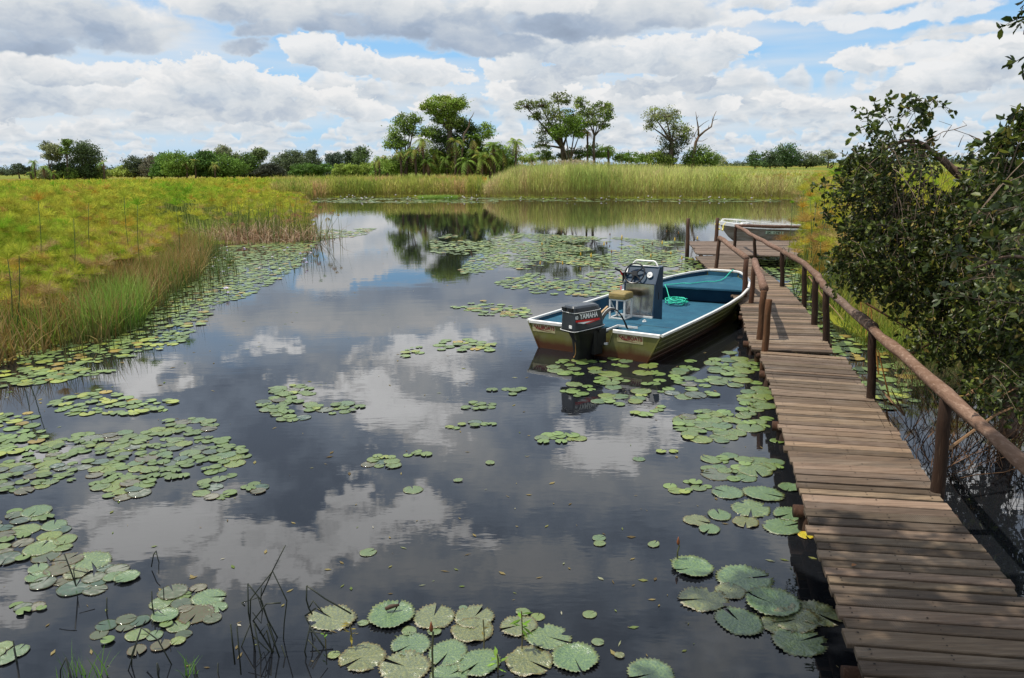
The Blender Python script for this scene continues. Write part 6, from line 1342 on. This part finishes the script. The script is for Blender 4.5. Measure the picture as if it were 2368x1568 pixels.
# grey tree, dead tree and the round shrub
tree('grey green open crowned tree right of the middle trees', 'tree', 97, 1553, [(1511, 266, 27, 17), (1537, 268, 30, 19), (1562, 294, 29, 24), (1578, 312, 20, 17), (1505, 290, 14, 14)], .45, GY, .6, size=.115, seed=21, bend=(1552, 325), twiggy=True, alt=OL)
tree('darker tree mass at the foot of the grey tree', 'tree', 98, 1560, [(1556, 330, 30, 24), (1545, 355, 26, 18)], .3, (.06, .075, .03), .9, seed=22)
o = tag(empty('dead_tree', (PD(1602, 400, 96).x, 96, 0)), 'leafless grey dead tree with forked branches beside the grey tree', 'dead tree'); O_ = arr(*o.location); dz = lambda X, Y: arr(*PD(1126.9 + .2562 * X, 190.7 + .2562 * Y, 96)) - O_
mb = MB()
for l, r0, r1 in (([(1850, 800), (1860, 640), (1880, 540), (1905, 490)], .22, .15), ([(1905, 490), (1900, 400), (1888, 330), (1878, 265)], .12, .02), ([(1905, 490), (1960, 440), (2020, 400), (2030, 350), (2045, 300), (2065, 258)], .14, .02), ([(1890, 520), (1860, 480), (1830, 560)], .06, .02), ([(2032, 345), (2078, 330)], .04, .015), ([(1890, 530), (1940, 530), (1985, 505)], .05, .015), ([(1900, 410), (1950, 370), (2000, 340)], .06, .015), ([(1888, 330), (1905, 300)], .04, .015), ([(1860, 490), (1905, 400)], .05, .02), ([(2030, 350), (2025, 300)], .03, .01), ([(1990, 420), (2000, 380)], .04, .01)):
    mb.tube([dz(*q) for q in l], np.linspace(r0, r1, len(l)), 6, tint=(1.5, 1.4, 1.35), noise=.05)
mb.build('branches', BARK, o, smooth=True)
tree('large round green shrub under the dead tree', 'shrub', 97, 1614, [(1612, 362, 27, 22), (1640, 370, 20, 15), (1598, 375, 22, 14)], .2, (.085, .13, .022), 1.25, name='shrub', trunk=False, seed=23)
tree('low olive shrub at the left foot of the grey tree', 'shrub', 96, 1515, [(1515, 368, 26, 14), (1540, 374, 22, 12)], .2, (.09, .125, .02), 1.2, name='shrub', trunk=False, seed=24)
tree('greyish shrub right of the large round one', 'shrub', 110, 1660, [(1660, 372, 16, 11)], .2, GY, 1.0, name='shrub', trunk=False, seed=25)
# far right tree line
GR_ = 'trees on the far right meadow edge'
for k, (lab, lo, c_, tk) in enumerate([('small tree at the left end of the far right tree line', [(1745, 360, 12, 9), (1741, 372, 14, 9)], (.06, .10, .03), 1), ('dark tree beside the small one in the far right tree line', [(1780, 362, 16, 13), (1772, 375, 14, 9)], (.045, .07, .025), 1), ('highest dark green tree of the far right tree line', [(1817, 348, 20, 14), (1830, 362, 26, 16), (1808, 368, 22, 14)], (.05, .09, .025), 1),
        ('low dull trees at the right end of the far right tree line', [(1862, 370, 26, 13), (1890, 374, 22, 10)], (.06, .08, .03), 1), ('airy pale tree above the right end of the far right tree line', [(1912, 356, 12, 9), (1925, 362, 10, 7)], GY, 1), ('faint low tree behind the left tip of the near bush', [(1980, 374, 30, 9), (2030, 376, 30, 8)], (.06, .09, .03), 0)]):
    lo = [(a, b, c * 1.1, d * 1.15) for a, b, c, d in lo] + ([(lo[0][0] + 4, 380, 22, 8)] if k != 4 else [])
    tree(lab, 'tree', 330 + 6 * k, lo[0][0], lo, .5, c_, .75, size=.38, trunk=bool(tk), group=GR_, seed=90 + k, gz=1)
# far left group
GL = 'trees of the far left clump'
for k, (lab, lo, c_) in enumerate([('narrow tallest tree of the far left clump', [(156, 331, 11, 10), (152, 348, 10, 10)], DK), ('grey green tree on the left of the far left clump', [(110, 342, 15, 13), (130, 350, 18, 14), (118, 362, 20, 12)], GY), ('broad dark tree on the right of the far left clump', [(195, 346, 24, 18), (212, 366, 20, 16), (180, 362, 26, 20)], (.055, .08, .03)),
        ('dark lower trees at the foot of the far left clump', [(170, 388, 40, 20), (215, 395, 26, 16), (140, 392, 26, 16)], (.04, .065, .018)), ('light green bush in front of the far left clump', [(165, 404, 28, 12), (205, 406, 26, 11), (120, 406, 24, 11), (90, 407, 18, 9), (235, 406, 14, 10)], (.12, .16, .03))]):
    lo = lo + [(lo[0][0], 402, 22, 12)]
    tree(lab, 'tree', 150 + k, lo[0][0], lo, .35, c_, 1.1, size=.18, group=GL, seed=110 + k, gz=.8, trunk=k < 4)
for k, (x, y, r) in enumerate([(78, 375, 12), (100, 388, 14), (238, 376, 12), (70, 400, 9), (122, 400, 12)]):
    palm(['palm standing clear on the left of the far left clump', 'fuller palm beside the clear one at far left', 'palm at the right edge of the far left clump', 'short palm at the very left', 'low yellowish palm at the foot of the far left clump'][k], 148, x, y, r, x, 'palms of the far left clump', .3, seed=130 + k, nf=18)
tree('distant flat topped tree at the left frame side', 'tree', 230, 44, [(44, 385, 14, 6), (60, 389, 10, 5), (30, 398, 26, 8), (64, 400, 22, 7), (4, 400, 18, 6)], .3, (.05, .07, .035), .8, size=.28, seed=140, gz=1)
# tree line between the far left clump and the palm island
GM = 'trees of the long line left of the palm island'
ML = [('round yellow green bush at the left start of the long tree line', [(278, 398, 12, 9)], OL, 0, 170), ('dark bushy tree with bare twigs near the start of the long line', [(310, 384, 18, 13), (305, 394, 18, 10)], (.05, .065, .03), 1, 172), ('dull grey brown tree left of the green thicket', [(349, 379, 14, 13), (345, 392, 18, 10)], (.10, .095, .06), 1, 171), ('green tree at the left end of the thicket', [(380, 377, 16, 14), (378, 393, 20, 12)], (.06, .12, .02), 1, 165),
      ('bright green thicket with palms in the long line', [(415, 380, 28, 18), (410, 395, 34, 12)], (.09, .15, .022), 0, 160), ('highest dark crown of the green thicket', [(478, 362, 14, 10), (470, 378, 26, 16)], (.045, .09, .018), 1, 161), ('right half of the green thicket', [(500, 385, 36, 20), (540, 392, 24, 14)], (.075, .13, .02), 0, 162), ('airy greyish tree over the right of the thicket', [(515, 353, 14, 9), (508, 360, 10, 8)], (.12, .13, .07), 1, 166), ('small airy tree right of the greyish one', [(541, 368, 11, 11)], (.10, .12, .05), 1, 167),
      ('flat topped tree on a clear trunk in the long line', [(604, 356, 14, 8), (598, 364, 12, 8)], (.10, .13, .05), 1, 170), ('mid green trees under the flat topped one', [(576, 381, 26, 17), (560, 392, 24, 12)], (.06, .10, .022), 1, 169), ('dark low bush right of the flat topped tree', [(622, 393, 18, 9)], (.035, .04, .025), 0, 160), ('grey green trees in the middle of the long line', [(676, 366, 20, 12), (668, 380, 34, 14)], (.065, .085, .04), 1, 185), ('round headed tree standing above the middle of the long line', [(718, 358, 10, 8), (722, 378, 20, 13)], (.055, .075, .035), 1, 184), ('green low bush at the right of the middle trees', [(705, 393, 26, 9), (745, 392, 22, 8)], (.06, .11, .02), 0, 175),
      ('bluish dull tree in the gap of the long line', [(773, 369, 17, 10), (776, 380, 16, 9)], (.05, .07, .045), 1, 190), ('dark twin of the tree beside the palm bush', [(808, 364, 10, 11), (812, 380, 14, 10)], (.045, .065, .03), 1, 180), ('taller green tree near the right end of the long line', [(836, 357, 13, 11), (832, 375, 14, 14)], (.06, .09, .028), 1, 178), ('yellow green bush below the taller tree', [(800, 392, 26, 8), (850, 392, 22, 9)], (.13, .17, .03), 0, 150), ('green bush joining the long line to the palm island', [(890, 385, 26, 12)], (.08, .14, .02), 0, 130)]
for k, (lab, lo, c_, tk, D) in enumerate(ML):
  lo = [(a, b - 2, c * 1.15, d * 1.25) for a, b, c, d in lo] + [(lo[0][0] + 8, 399, 26, 11), (lo[0][0] - 14, 401, 20, 9)]; tree(lab, 'tree' if tk else 'bush', D, lo[0][0], lo, .3, tuple(v * 1.15 for v in c_), 1.35, size=.2, trunk=bool(tk), group=GM, seed=160 + k, gz=.9, name='tree' if tk else 'bush')
for k, (x, y, r, D) in enumerate([(450, 372, 12, 158), (430, 378, 12, 158), (495, 380, 13, 158), (410, 384, 10, 158), (875, 368, 16, 128), (893, 366, 14, 128), (866, 378, 12, 128)]):
    palm(['palm on the skyline of the green thicket', 'palm left of the skyline one', 'palm in the right half of the thicket', 'short palm at the left of the thicket', 'yellowish palm left of the palm island', 'second yellowish palm left of the palm island', 'low palm under the yellowish pair'][k], D, x, y, r, x, 'palms in the long tree line', .2, seed=190 + k, nf=18, col=(.12, .17, .025))
# unbroken low woodland along the horizon
mb = MB(); rng = np.random.default_rng(300); n = 700; X = rng.uniform(-480, 560, n); c0 = np.stack([X, rng.uniform(600, 680, n), rng.uniform(.5, 3.8, n) * (1 + .5 * fbm(np.float32(X * .02), np.float32(X * 0 + 1), 3))], 1); c = np.repeat(c0, 26, 0) + rng.normal(0, 1, (n * 26, 3)) * arr(3.2, 2, 1.1)
leaf_quads(mb, c, .8, np.repeat(pick(rng.random(n), [(0, (.05, .07, .045)), (.6, (.07, .10, .05)), (1, (.10, .12, .06))]), 26, 0), rng)
tag(mb.build('far_woodland', LEAFT), 'thin line of distant woodland along the horizon', 'woodland', kind='stuff')
# ------------------------------------------------------------------ the big bush over the right of the boardwalk
LEAFN = mat('glossy_bush_leaf', (1, 1, 1), .45, spec=.4, tint=True, trans=.3); TWIG = mat('bush_bark', (.15, .115, .09), .85, spec=.15, tint=True, noise=(20, (.26, .21, .17), 4, (1, 1, .4), .45, .7)); DRYT = mat('dry_twig', (.3, .21, .14), .85, spec=.1, tint=True)
def leaves(mb, p, d, size, cols, rng):
    """elliptic leaves, folded along the midrib, from p in direction d"""
    n = len(p); d = rnorm(d); s = rnorm(np.cross(d, rng.standard_normal((n, 3)))); u = np.cross(s, d); L = (size * rng.uniform(.5, 1.35, n))[:, None]; w = L * rng.uniform(.24, .33, (n, 1)); fold = w * rng.uniform(.1, .5, (n, 1))
    V = [p, p + d * L * .3 + s * w * .85 + u * fold, p + d * L * .7 + s * w * .8 + u * fold, p + d * L - u * fold * .6, p + d * L * .7 - s * w * .8 + u * fold, p + d * L * .3 - s * w * .85 + u * fold, p + d * L * .5]
    V = np.stack(V, 1); b = np.arange(n)[:, None] * 7; q = np.concatenate([b + np.array(a) for a in ([0, 1, 2, 6], [6, 2, 3, 3], [0, 6, 4, 5], [6, 3, 4, 4])])
    quads = np.concatenate([b + np.array([0, 1, 2, 6]), b + np.array([0, 6, 4, 5])]); tris = np.concatenate([b + np.array([6, 2, 3]), b + np.array([6, 3, 4])])
    mb.add(V.reshape(-1, 3), quads, tris, tint=np.repeat(cols, 7, 0))
def leafcol(n, rng, base=(.036, .056, .010)):
    c = pick(rng.random(n), [(0, (.022, .032, .008)), (.45, base), (.75, (.075, .105, .016)), (.93, (.17, .20, .03)), (1, (.22, .15, .04))]); return c * rng.uniform(.7, 1.3, (n, 1))
def spray(mt, ml, start, dirs, length, nl, size, rng, r=.0035, droop=.3, base=(.036, .056, .010)):
    """one leafy twig"""
    k = 6; t = np.linspace(0, 1, k); p = start + np.outer(t, dirs) * length; p[:, 2] -= droop * length * t ** 2; p += np.cumsum(rng.normal(0, .018 * length, (k, 3)), 0)
    mt.append((p, r)); u = rng.uniform(.15, 1, nl); u[:3] = 1; q = np.stack([np.interp(u, t, p[:, j]) for j in range(3)], 1); dd = dirs[None, :] * .6 + rnorm(rng.standard_normal((nl, 3))) - arr(0, 0, .15); ml.append((q, dd, size, base))
def build_bush(o, sprays, limbs, rng, origin, twigname='twigs'):
    mb = MB()
    for q, dd, size, base in sprays[1]: leaves(mb, q - origin, dd, size, leafcol(len(q), rng, base), rng)
    fol = mb.build('foliage', LEAFN, o)
    mb = MB()
    for p, r in sprays[0]: mb.tube(p - origin, np.linspace(r, r * .35, len(p)), 3, tint=(.8, .75, .7), cap=False)
    mb.build(twigname, TWIG, o)
    for nm, pts, r0, r1 in limbs:
        mb = MB(); P_ = np.array([arr(*p) for p in pts]); t = np.linspace(0, 1, len(P_)); tt = np.linspace(0, 1, len(P_) * 4); Q = np.stack([np.interp(tt, t, P_[:, j]) for j in range(3)], 1); Q[1:-1] += rng.normal(0, .008, (len(Q) - 2, 3))
        for _ in range(2): Q[1:-1] = (Q[:-2] + 2 * Q[1:-1] + Q[2:]) / 4
        mb.tube(Q - origin, np.linspace(r0, r1, len(Q)), 7, tint=(.75, .65, .6), noise=.05); mb.build(nm, TWIG, o, smooth=True)
rng = np.random.default_rng(500)
base = PD(2290, 700, 9.2); BO = arr(base.x, 9.2, 0)
bush = tag(empty('bush', tuple(BO)), 'big dark leafy bush arching over the right side of the boardwalk', 'bush')
# lobes: centre px, radii px, distance, twigs, leaf scale
BL = [(2010, 470, 75, 95, 9.0, 150, 1.0), (2080, 560, 110, 130, 8.7, 250, 1.0), (1985, 600, 55, 60, 8.9, 75, 1.0), (2010, 400, 65, 50, 9.1, 70, 1.0), (2180, 500, 130, 100, 9.0, 150, 1.0), (2150, 640, 100, 85, 8.6, 170, 1.0), (2260, 600, 120, 150, 8.2, 270, 1.0), (2060, 345, 55, 32, 9.0, 30, 1.0), (2110, 360, 50, 30, 9.0, 22, 1.0), (2330, 480, 70, 90, 8.0, 150, 1.1),
      (2230, 760, 130, 80, 8.0, 210, 1.0), (2330, 720, 80, 110, 7.4, 170, 1.1), (2320, 880, 90, 80, 7.2, 80, 1.0), (2400, 650, 80, 200, 7.0, 130, 1.1), (2300, 410, 70, 45, 8.5, 60, 1.0)]
TW, LV = [], []
for cx, cy, rx, ry, D, n, ls in BL:
    for i in range(int(n * 1.25)):
        d = rnorm(rng.standard_normal(3)); q = rng.uniform(.2, 1) ** .45; c = arr(*PD(cx + rx * d[0] * q, cy - ry * d[2] * q, D + d[1] * q * .9))
        if cx < 2240 and float(fbm(np.float32([c[0] * 2.2 + c[1]]), np.float32([c[2] * 2.2]), 3)[0]) < -.24: continue
        dr = rnorm(d * arr(1, .6, .6) + rng.normal(0, .5, 3)); 
        spray(TW, LV, c - dr * .12, dr, rng.uniform(.18, .38), int(rng.integers(14, 26)), .056 * ls, rng)
def chain(pts, D, n, ls, size=.07, jit=6, ln=(.10, .22), nl=(6, 12), bc=(.045, .08, .015)):
    P_ = [arr(*PD(x, y, D)) for x, y in pts]; T = np.linspace(0, 1, len(P_)); TW.append((np.array(P_), .006))
    for i in range(n):
        u = rng.uniform(.1, 1); c = arr(*[np.interp(u, T, [p[j] for p in P_]) for j in range(3)]) + rng.normal(0, jit * D / F, 3); spray(TW, LV, c, rnorm(rng.standard_normal(3) + arr(0, 0, .3)), rng.uniform(*ln), int(rng.integers(*nl)), size, rng, base=bc)
chain([(2070, 350), (2090, 300), (2110, 265), (2145, 232)], 8.9, 15, 1, jit=10); chain([(2075, 330), (2055, 285), (2035, 255), (2015, 262)], 8.9, 16, 1, jit=7, bc=(.07, .12, .02)); chain([(2095, 262), (2125, 245), (2150, 235)], 8.9, 20, 1, jit=9)
chain([(2060, 380), (2020, 330), (2000, 300), (1990, 290)], 9, 16, 1, jit=8, bc=(.07, .11, .02)); chain([(2040, 400), (1990, 370), (1978, 345)], 9, 14, 1, jit=8); chain([(2000, 430), (1930, 430), (1905, 428)], 9, 18, 1, jit=8, size=.05); chain([(1990, 470), (1930, 480), (1905, 485)], 9, 20, 1, jit=10, size=.05); chain([(2010, 600), (1950, 605), (1925, 600)], 8.9, 16, 1, jit=9, size=.055); chain([(2130, 345), (2150, 330)], 9, 5, 1)
chain([(2320, 400), (2340, 330), (2367, 300), (2390, 280)], 6.6, 40, 1, jit=16, size=.075); chain([(2290, 380), (2310, 350), (2330, 300)], 6.6, 12, 1, jit=8, size=.07)
chain([(2230, 390), (2250, 350), (2262, 345)], 8, 8, 1, jit=6, size=.055); chain([(2380, 300), (2340, 360), (2330, 420)], 6.8, 40, 1, jit=20, size=.075)
limbs = [('limb', [PD(*q) for q in ((2330, 560, 8.6), (2240, 430, 8.7), (2180, 375, 8.8), (2135, 330, 8.9), (2090, 325, 8.9), (2040, 345, 9), (2000, 375, 9))], .036, .010), ('limb', [PD(*q) for q in ((2270, 520, 8.6), (2220, 400, 8.7), (2150, 345, 8.9), (2100, 330, 8.9), (2040, 380, 9.0), (2020, 430, 9.0))], .03, .008),
         ('limb', [PD(*q) for q in ((2140, 335, 8.9), (2120, 390, 8.9), (2080, 450, 8.9), (2060, 520, 8.9))], .022, .007), ('limb', [PD(*q) for q in ((2350, 900, 8.2), (2340, 700, 8.4), (2330, 560, 8.6))], .09, .055), ('limb', [PD(*q) for q in ((2345, 760, 8.4), (2260, 640, 8.5), (2160, 560, 8.6), (2080, 540, 8.6))], .045, .012),
         ('limb', [PD(*q) for q in ((2330, 1010, 7.8), (2345, 900, 8.0), (2350, 820, 8.2))], .09, .08), ('limb', [PD(*q) for q in ((2200, 385, 8.8), (2240, 395, 8.6), (2260, 370, 8.4), (2290, 440, 8.2))], .012, .006)]
# long bare twigs: curly tips on the skyline and drooping stems inside
for pts, D in (([(2130, 335), (2180, 305), (2205, 300), (2240, 312), (2265, 330)], 8.7), ([(2180, 318), (2200, 290), (2170, 280)], 8.7), ([(2205, 300), (2235, 290), (2225, 280)], 8.7), ([(2130, 335), (2170, 322), (2175, 310)], 8.7), ([(2215, 340), (2222, 322), (2228, 312)], 8.6), ([(2240, 312), (2270, 325), (2262, 345)], 8.7), ([(2330, 400), (2355, 330), (2372, 300)], 6.2), ([(2280, 470), (2340, 400), (2380, 360)], 5.6), ([(2240, 520), (2310, 430), (2390, 395)], 5.4)):
    TW.append((np.array([arr(*PD(x, y, D)) for x, y in pts]), .006))
for i in range(150):
    x0, y0 = rng.uniform(2060, 2330), rng.uniform(345, 560); D = rng.uniform(8.1, 9.1); a = arr(*PD(x0, y0, D)); dx = rng.normal(-.15, .25); t = np.linspace(0, 1, 6); L = rng.uniform(.3, .9)
    TW.append((a + np.stack([dx * L * t, rng.normal(0, .15) * t, -L * t ** 1.5], 1), rng.uniform(.0025, .005)))
build_bush(bush, (TW, LV), limbs, rng, BO)
# pale, larger leaved branch with green fruit reaching in nearer on the right
fb = PD(2400, 620, 4.9); FO = arr(*fb); fbr = tag(empty('fruiting_branch', tuple(FO)), 'nearer branch with pale green leaves and small green fruits at the right edge', 'branch'); TW, LV = [], []
for pts, n in (([(2440, 500), (2350, 480), (2290, 490), (2260, 500)], 14), ([(2450, 560), (2370, 540), (2320, 555), (2275, 560)], 20), ([(2450, 640), (2350, 620), (2280, 640), (2230, 650)], 18), ([(2440, 700), (2340, 700), (2250, 690), (2180, 670)], 14), ([(2330, 620), (2240, 590), (2200, 590), (2170, 600)], 9), ([(2440, 450), (2380, 440), (2340, 455)], 10)):
    P_ = [arr(*PD(x, y, 4.9 + rng.uniform(-.2, .3))) for x, y in pts]; T = np.linspace(0, 1, len(P_)); TW.append((np.array(P_), .006))
    for i in range(n):
        u = rng.uniform(.1, 1); c = arr(*[np.interp(u, T, [p[j] for p in P_]) for j in range(3)]) + rng.normal(0, .02, 3); spray(TW, LV, c, rnorm(rng.standard_normal(3) * .8 + arr(-.6, 0, .1)), rng.uniform(.08, .16), int(rng.integers(3, 7)), .058, rng, r=.0025, base=(.085, .12, .045))
build_bush(fbr, (TW, LV), [('limb', [PD(*q) for q in ((2460, 610, 5.0), (2400, 600, 4.95), (2330, 590, 4.9), (2250, 620, 4.9))], .016, .006)], rng, FO)
FR = mat('green_fruit', (.22, .26, .05), .45)
for k in range(12):
    p = arr(*PD(rng.uniform(2240, 2366), rng.uniform(500, 690), 4.75)) - FO; mb = MB(); a = np.linspace(0, 2 * np.pi, 9, endpoint=False); r = .009
    mb.loft([[(p[0] + r * s * math.cos(t), p[1] + r * s * math.sin(t), p[2] + r * z) for t in a] for s, z in ((.15, -1.2), (.75, -.8), (1, 0), (.75, .8), (.15, 1.2))]); mb.build('fruit', FR, fbr, smooth=True)
# dry brushwood, sticks and grass under the bush
br = tag(empty('brushwood', tuple(arr(*PD(2280, 880, 8.0)))), 'thicket of bare brown twigs in the dark water below the big bush', 'brushwood'); BR0 = arr(*br.location); mb = MB()
for i in range(240):
    x0 = rng.uniform(2060, 2420); D = rng.uniform(6.9, 8.6); a = PD(x0, 900, D); a = arr(a.x, D, -.1); d = rng.normal(0, .55, 3); d[2] = abs(rng.normal(1, .35)); d = rnorm(d); L = rng.uniform(.3, 1.5) * (.4 + .6 * min(1, (x0 - 2060) / 200)); t = np.linspace(0, 1, 5)
    if a[0] < 4.2 + (9.2 - D) * .1 and D > 7.5: pass
    if proj((a[0], a[1], .35))[0] < 2090 + (7.6 - D) * 60: continue
    mb.tube(a + np.outer(t, d) * L + np.cumsum(rng.normal(0, .03 * L, (5, 3)), 0) - BR0, np.linspace(rng.uniform(.003, .008), .0015, 5), 3, tint=pick(np.array([rng.random()]), [(0, (.25, .2, .18)), (.6, (.3, .25, .22)), (1, (.8, .65, .55))])[0], cap=False)
mb.build('twigs', DRYT, br)
mb = MB()
for pts in ([(2000, 700, 9.3), (2100, 760, 9.2), (2200, 820, 9)], [(1870, 640, 15), (1905, 690, 14), (1950, 740, 13)], [(2040, 905, 8.6), (2090, 960, 8.2), (2060, 900, 8.0)], [(2240, 900, 7), (2290, 930, 6.8), (2400, 870, 6.6)], [(2190, 1040, 6.4), (2300, 960, 6.6), (2370, 930, 6.8)], [(2230, 920, 7), (2290, 870, 7.2), (2400, 840, 7.4)], [(2100, 820, 8.5), (2180, 780, 8.4), (2290, 760, 8.2)]):
    mb = MB(); mb.tube([arr(*PD(*p)) - BR0 for p in pts], [.014, .011, .006], 5, tint=(.7, .6, .5), noise=.1); mb.build('stick', DRYT, br)
ST_ = mat('split_orange_cane', (.5, .22, .05), .7)
for k, (x, y, tx, ty, D, lab) in enumerate([(2035, 830, 2012, 705, 10.5, 'orange broken cane standing behind the middle rail post'), (2000, 800, 2008, 712, 12.5, 'second orange cane just behind the broken one'), (1992, 775, 1990, 690, 13, 'short pale cane in the grass right of the posts'), (2062, 900, 2030, 810, 9.2, 'leaning pale cane over the pads right of the rail')]):
    a = PD(x, y, D); b = PD(tx, ty, D); mb = MB(); mb.tube([(0, 0, -a.z if a.z > 0 else 0), tuple(arr(*b) - arr(a.x, D, a.z))], [.012, .008], 5); tag(mb.build('cane', ST_, None, loc=(a.x, D, a.z)), lab, 'cane', 'broken canes right of the boardwalk')
ground_grass('under_bush_grass', 'brown and green grass hanging into the dark water under the bush', [tuple(P(x, y, 0)[:2]) for x, y in ((2050, 800), (2480, 760), (2480, 1010), (2170, 1000), (2080, 930))], 5200, .12, .5, [(0, (.06, .12, .02)), (.5, (.12, .15, .03)), (.8, (.22, .14, .06)), (1, (.32, .22, .12))], w=.004, lean=.5, seed=66, dmin=-2.2, dmax=5)
# ---- shade tree: it stands out of frame beside the near end of the boardwalk; its crown shades the near planks and one low branch hangs into the top right corner
SO = arr(5.2, .4, 0); sh = tag(empty('shade_tree', tuple(SO)), 'tree overhanging the near end of the boardwalk, its branch tips in the top right corner', 'tree'); rng = np.random.default_rng(600); TW, LV = [], []
for cx, cy, cz, rx, ry, rz, n in ((.3, 1.9, 6.4, 2.0, 2.2, .9, 700), (.7, 1.4, 5.7, 1.3, 1.3, .5, 260), (-.2, 3.0, 7.5, 1.8, 1.6, .5, 260), (-1.5, 2.6, 6.6, 1.6, 1.6,   .8, 330), (2.6, .8, 6.6, 2.0, 1.8, .9, 130), (-.5, 4.0, 7.0, 1.5, 1.3, .5, 330), (-3.2, .6, 6.8, 1.8, 2.0, .8, 120), (1.6, 3.9, 7.2, 1.4, 1.0, .5, 90)):
    for i in range(n):
        d = rnorm(rng.standard_normal(3)) * rng.uniform(.2, 1) ** .4; c = arr(cx, cy, cz) + d * arr(rx, ry, rz); spray(TW, LV, c, rnorm(d + rng.normal(0, .5, 3)), rng.uniform(.25, .5), 12, .15, rng, r=.008)
for pts in ([(2480, -60), (2390, -10), (2358, 20)], [(2480, 10), (2400, 30), (2350, 45)], [(2480, 110), (2400, 130), (2372, 130)]):
    P_ = [arr(*PD(x, y, 4.6)) for x, y in pts]; TW.append((np.array(P_), .007))
    for u in np.linspace(.35, 1, 6): c = arr(*[np.interp(u, np.linspace(0, 1, 3), [p[j] for p in P_]) for j in range(3)]); spray(TW, LV, c, rnorm(rng.standard_normal(3) * .6 + arr(-.4, 0, -.5)), .07, 4, .062, rng, r=.0025, base=(.035, .07, .015))
build_bush(sh, (TW, LV), [('trunk', [(5.2, .4, -.1), (5.0, .6, 2.2), (4.4, .8, 4.2)], .22, .15), ('limb', [(4.4, .8, 4.2), (2.6, 1.2, 5.6), (.4, 1.8, 6.3), (-1.5, 2.4, 6.5)], .14, .04), ('limb', [(4.4, .8, 4.2), (3.4, .8, 6.0), (2.6, .8, 6.8)], .12, .05), ('limb', [(4.4, .8, 4.2), (4.6, 2.2, 4.6), tuple(PD(2480, -60, 4.6))], .06, .012), ('limb', [(.4, 1.8, 6.3), (-1.6, 1.0, 6.6), (-3.2, .6, 6.8)], .06, .03)], rng, SO)
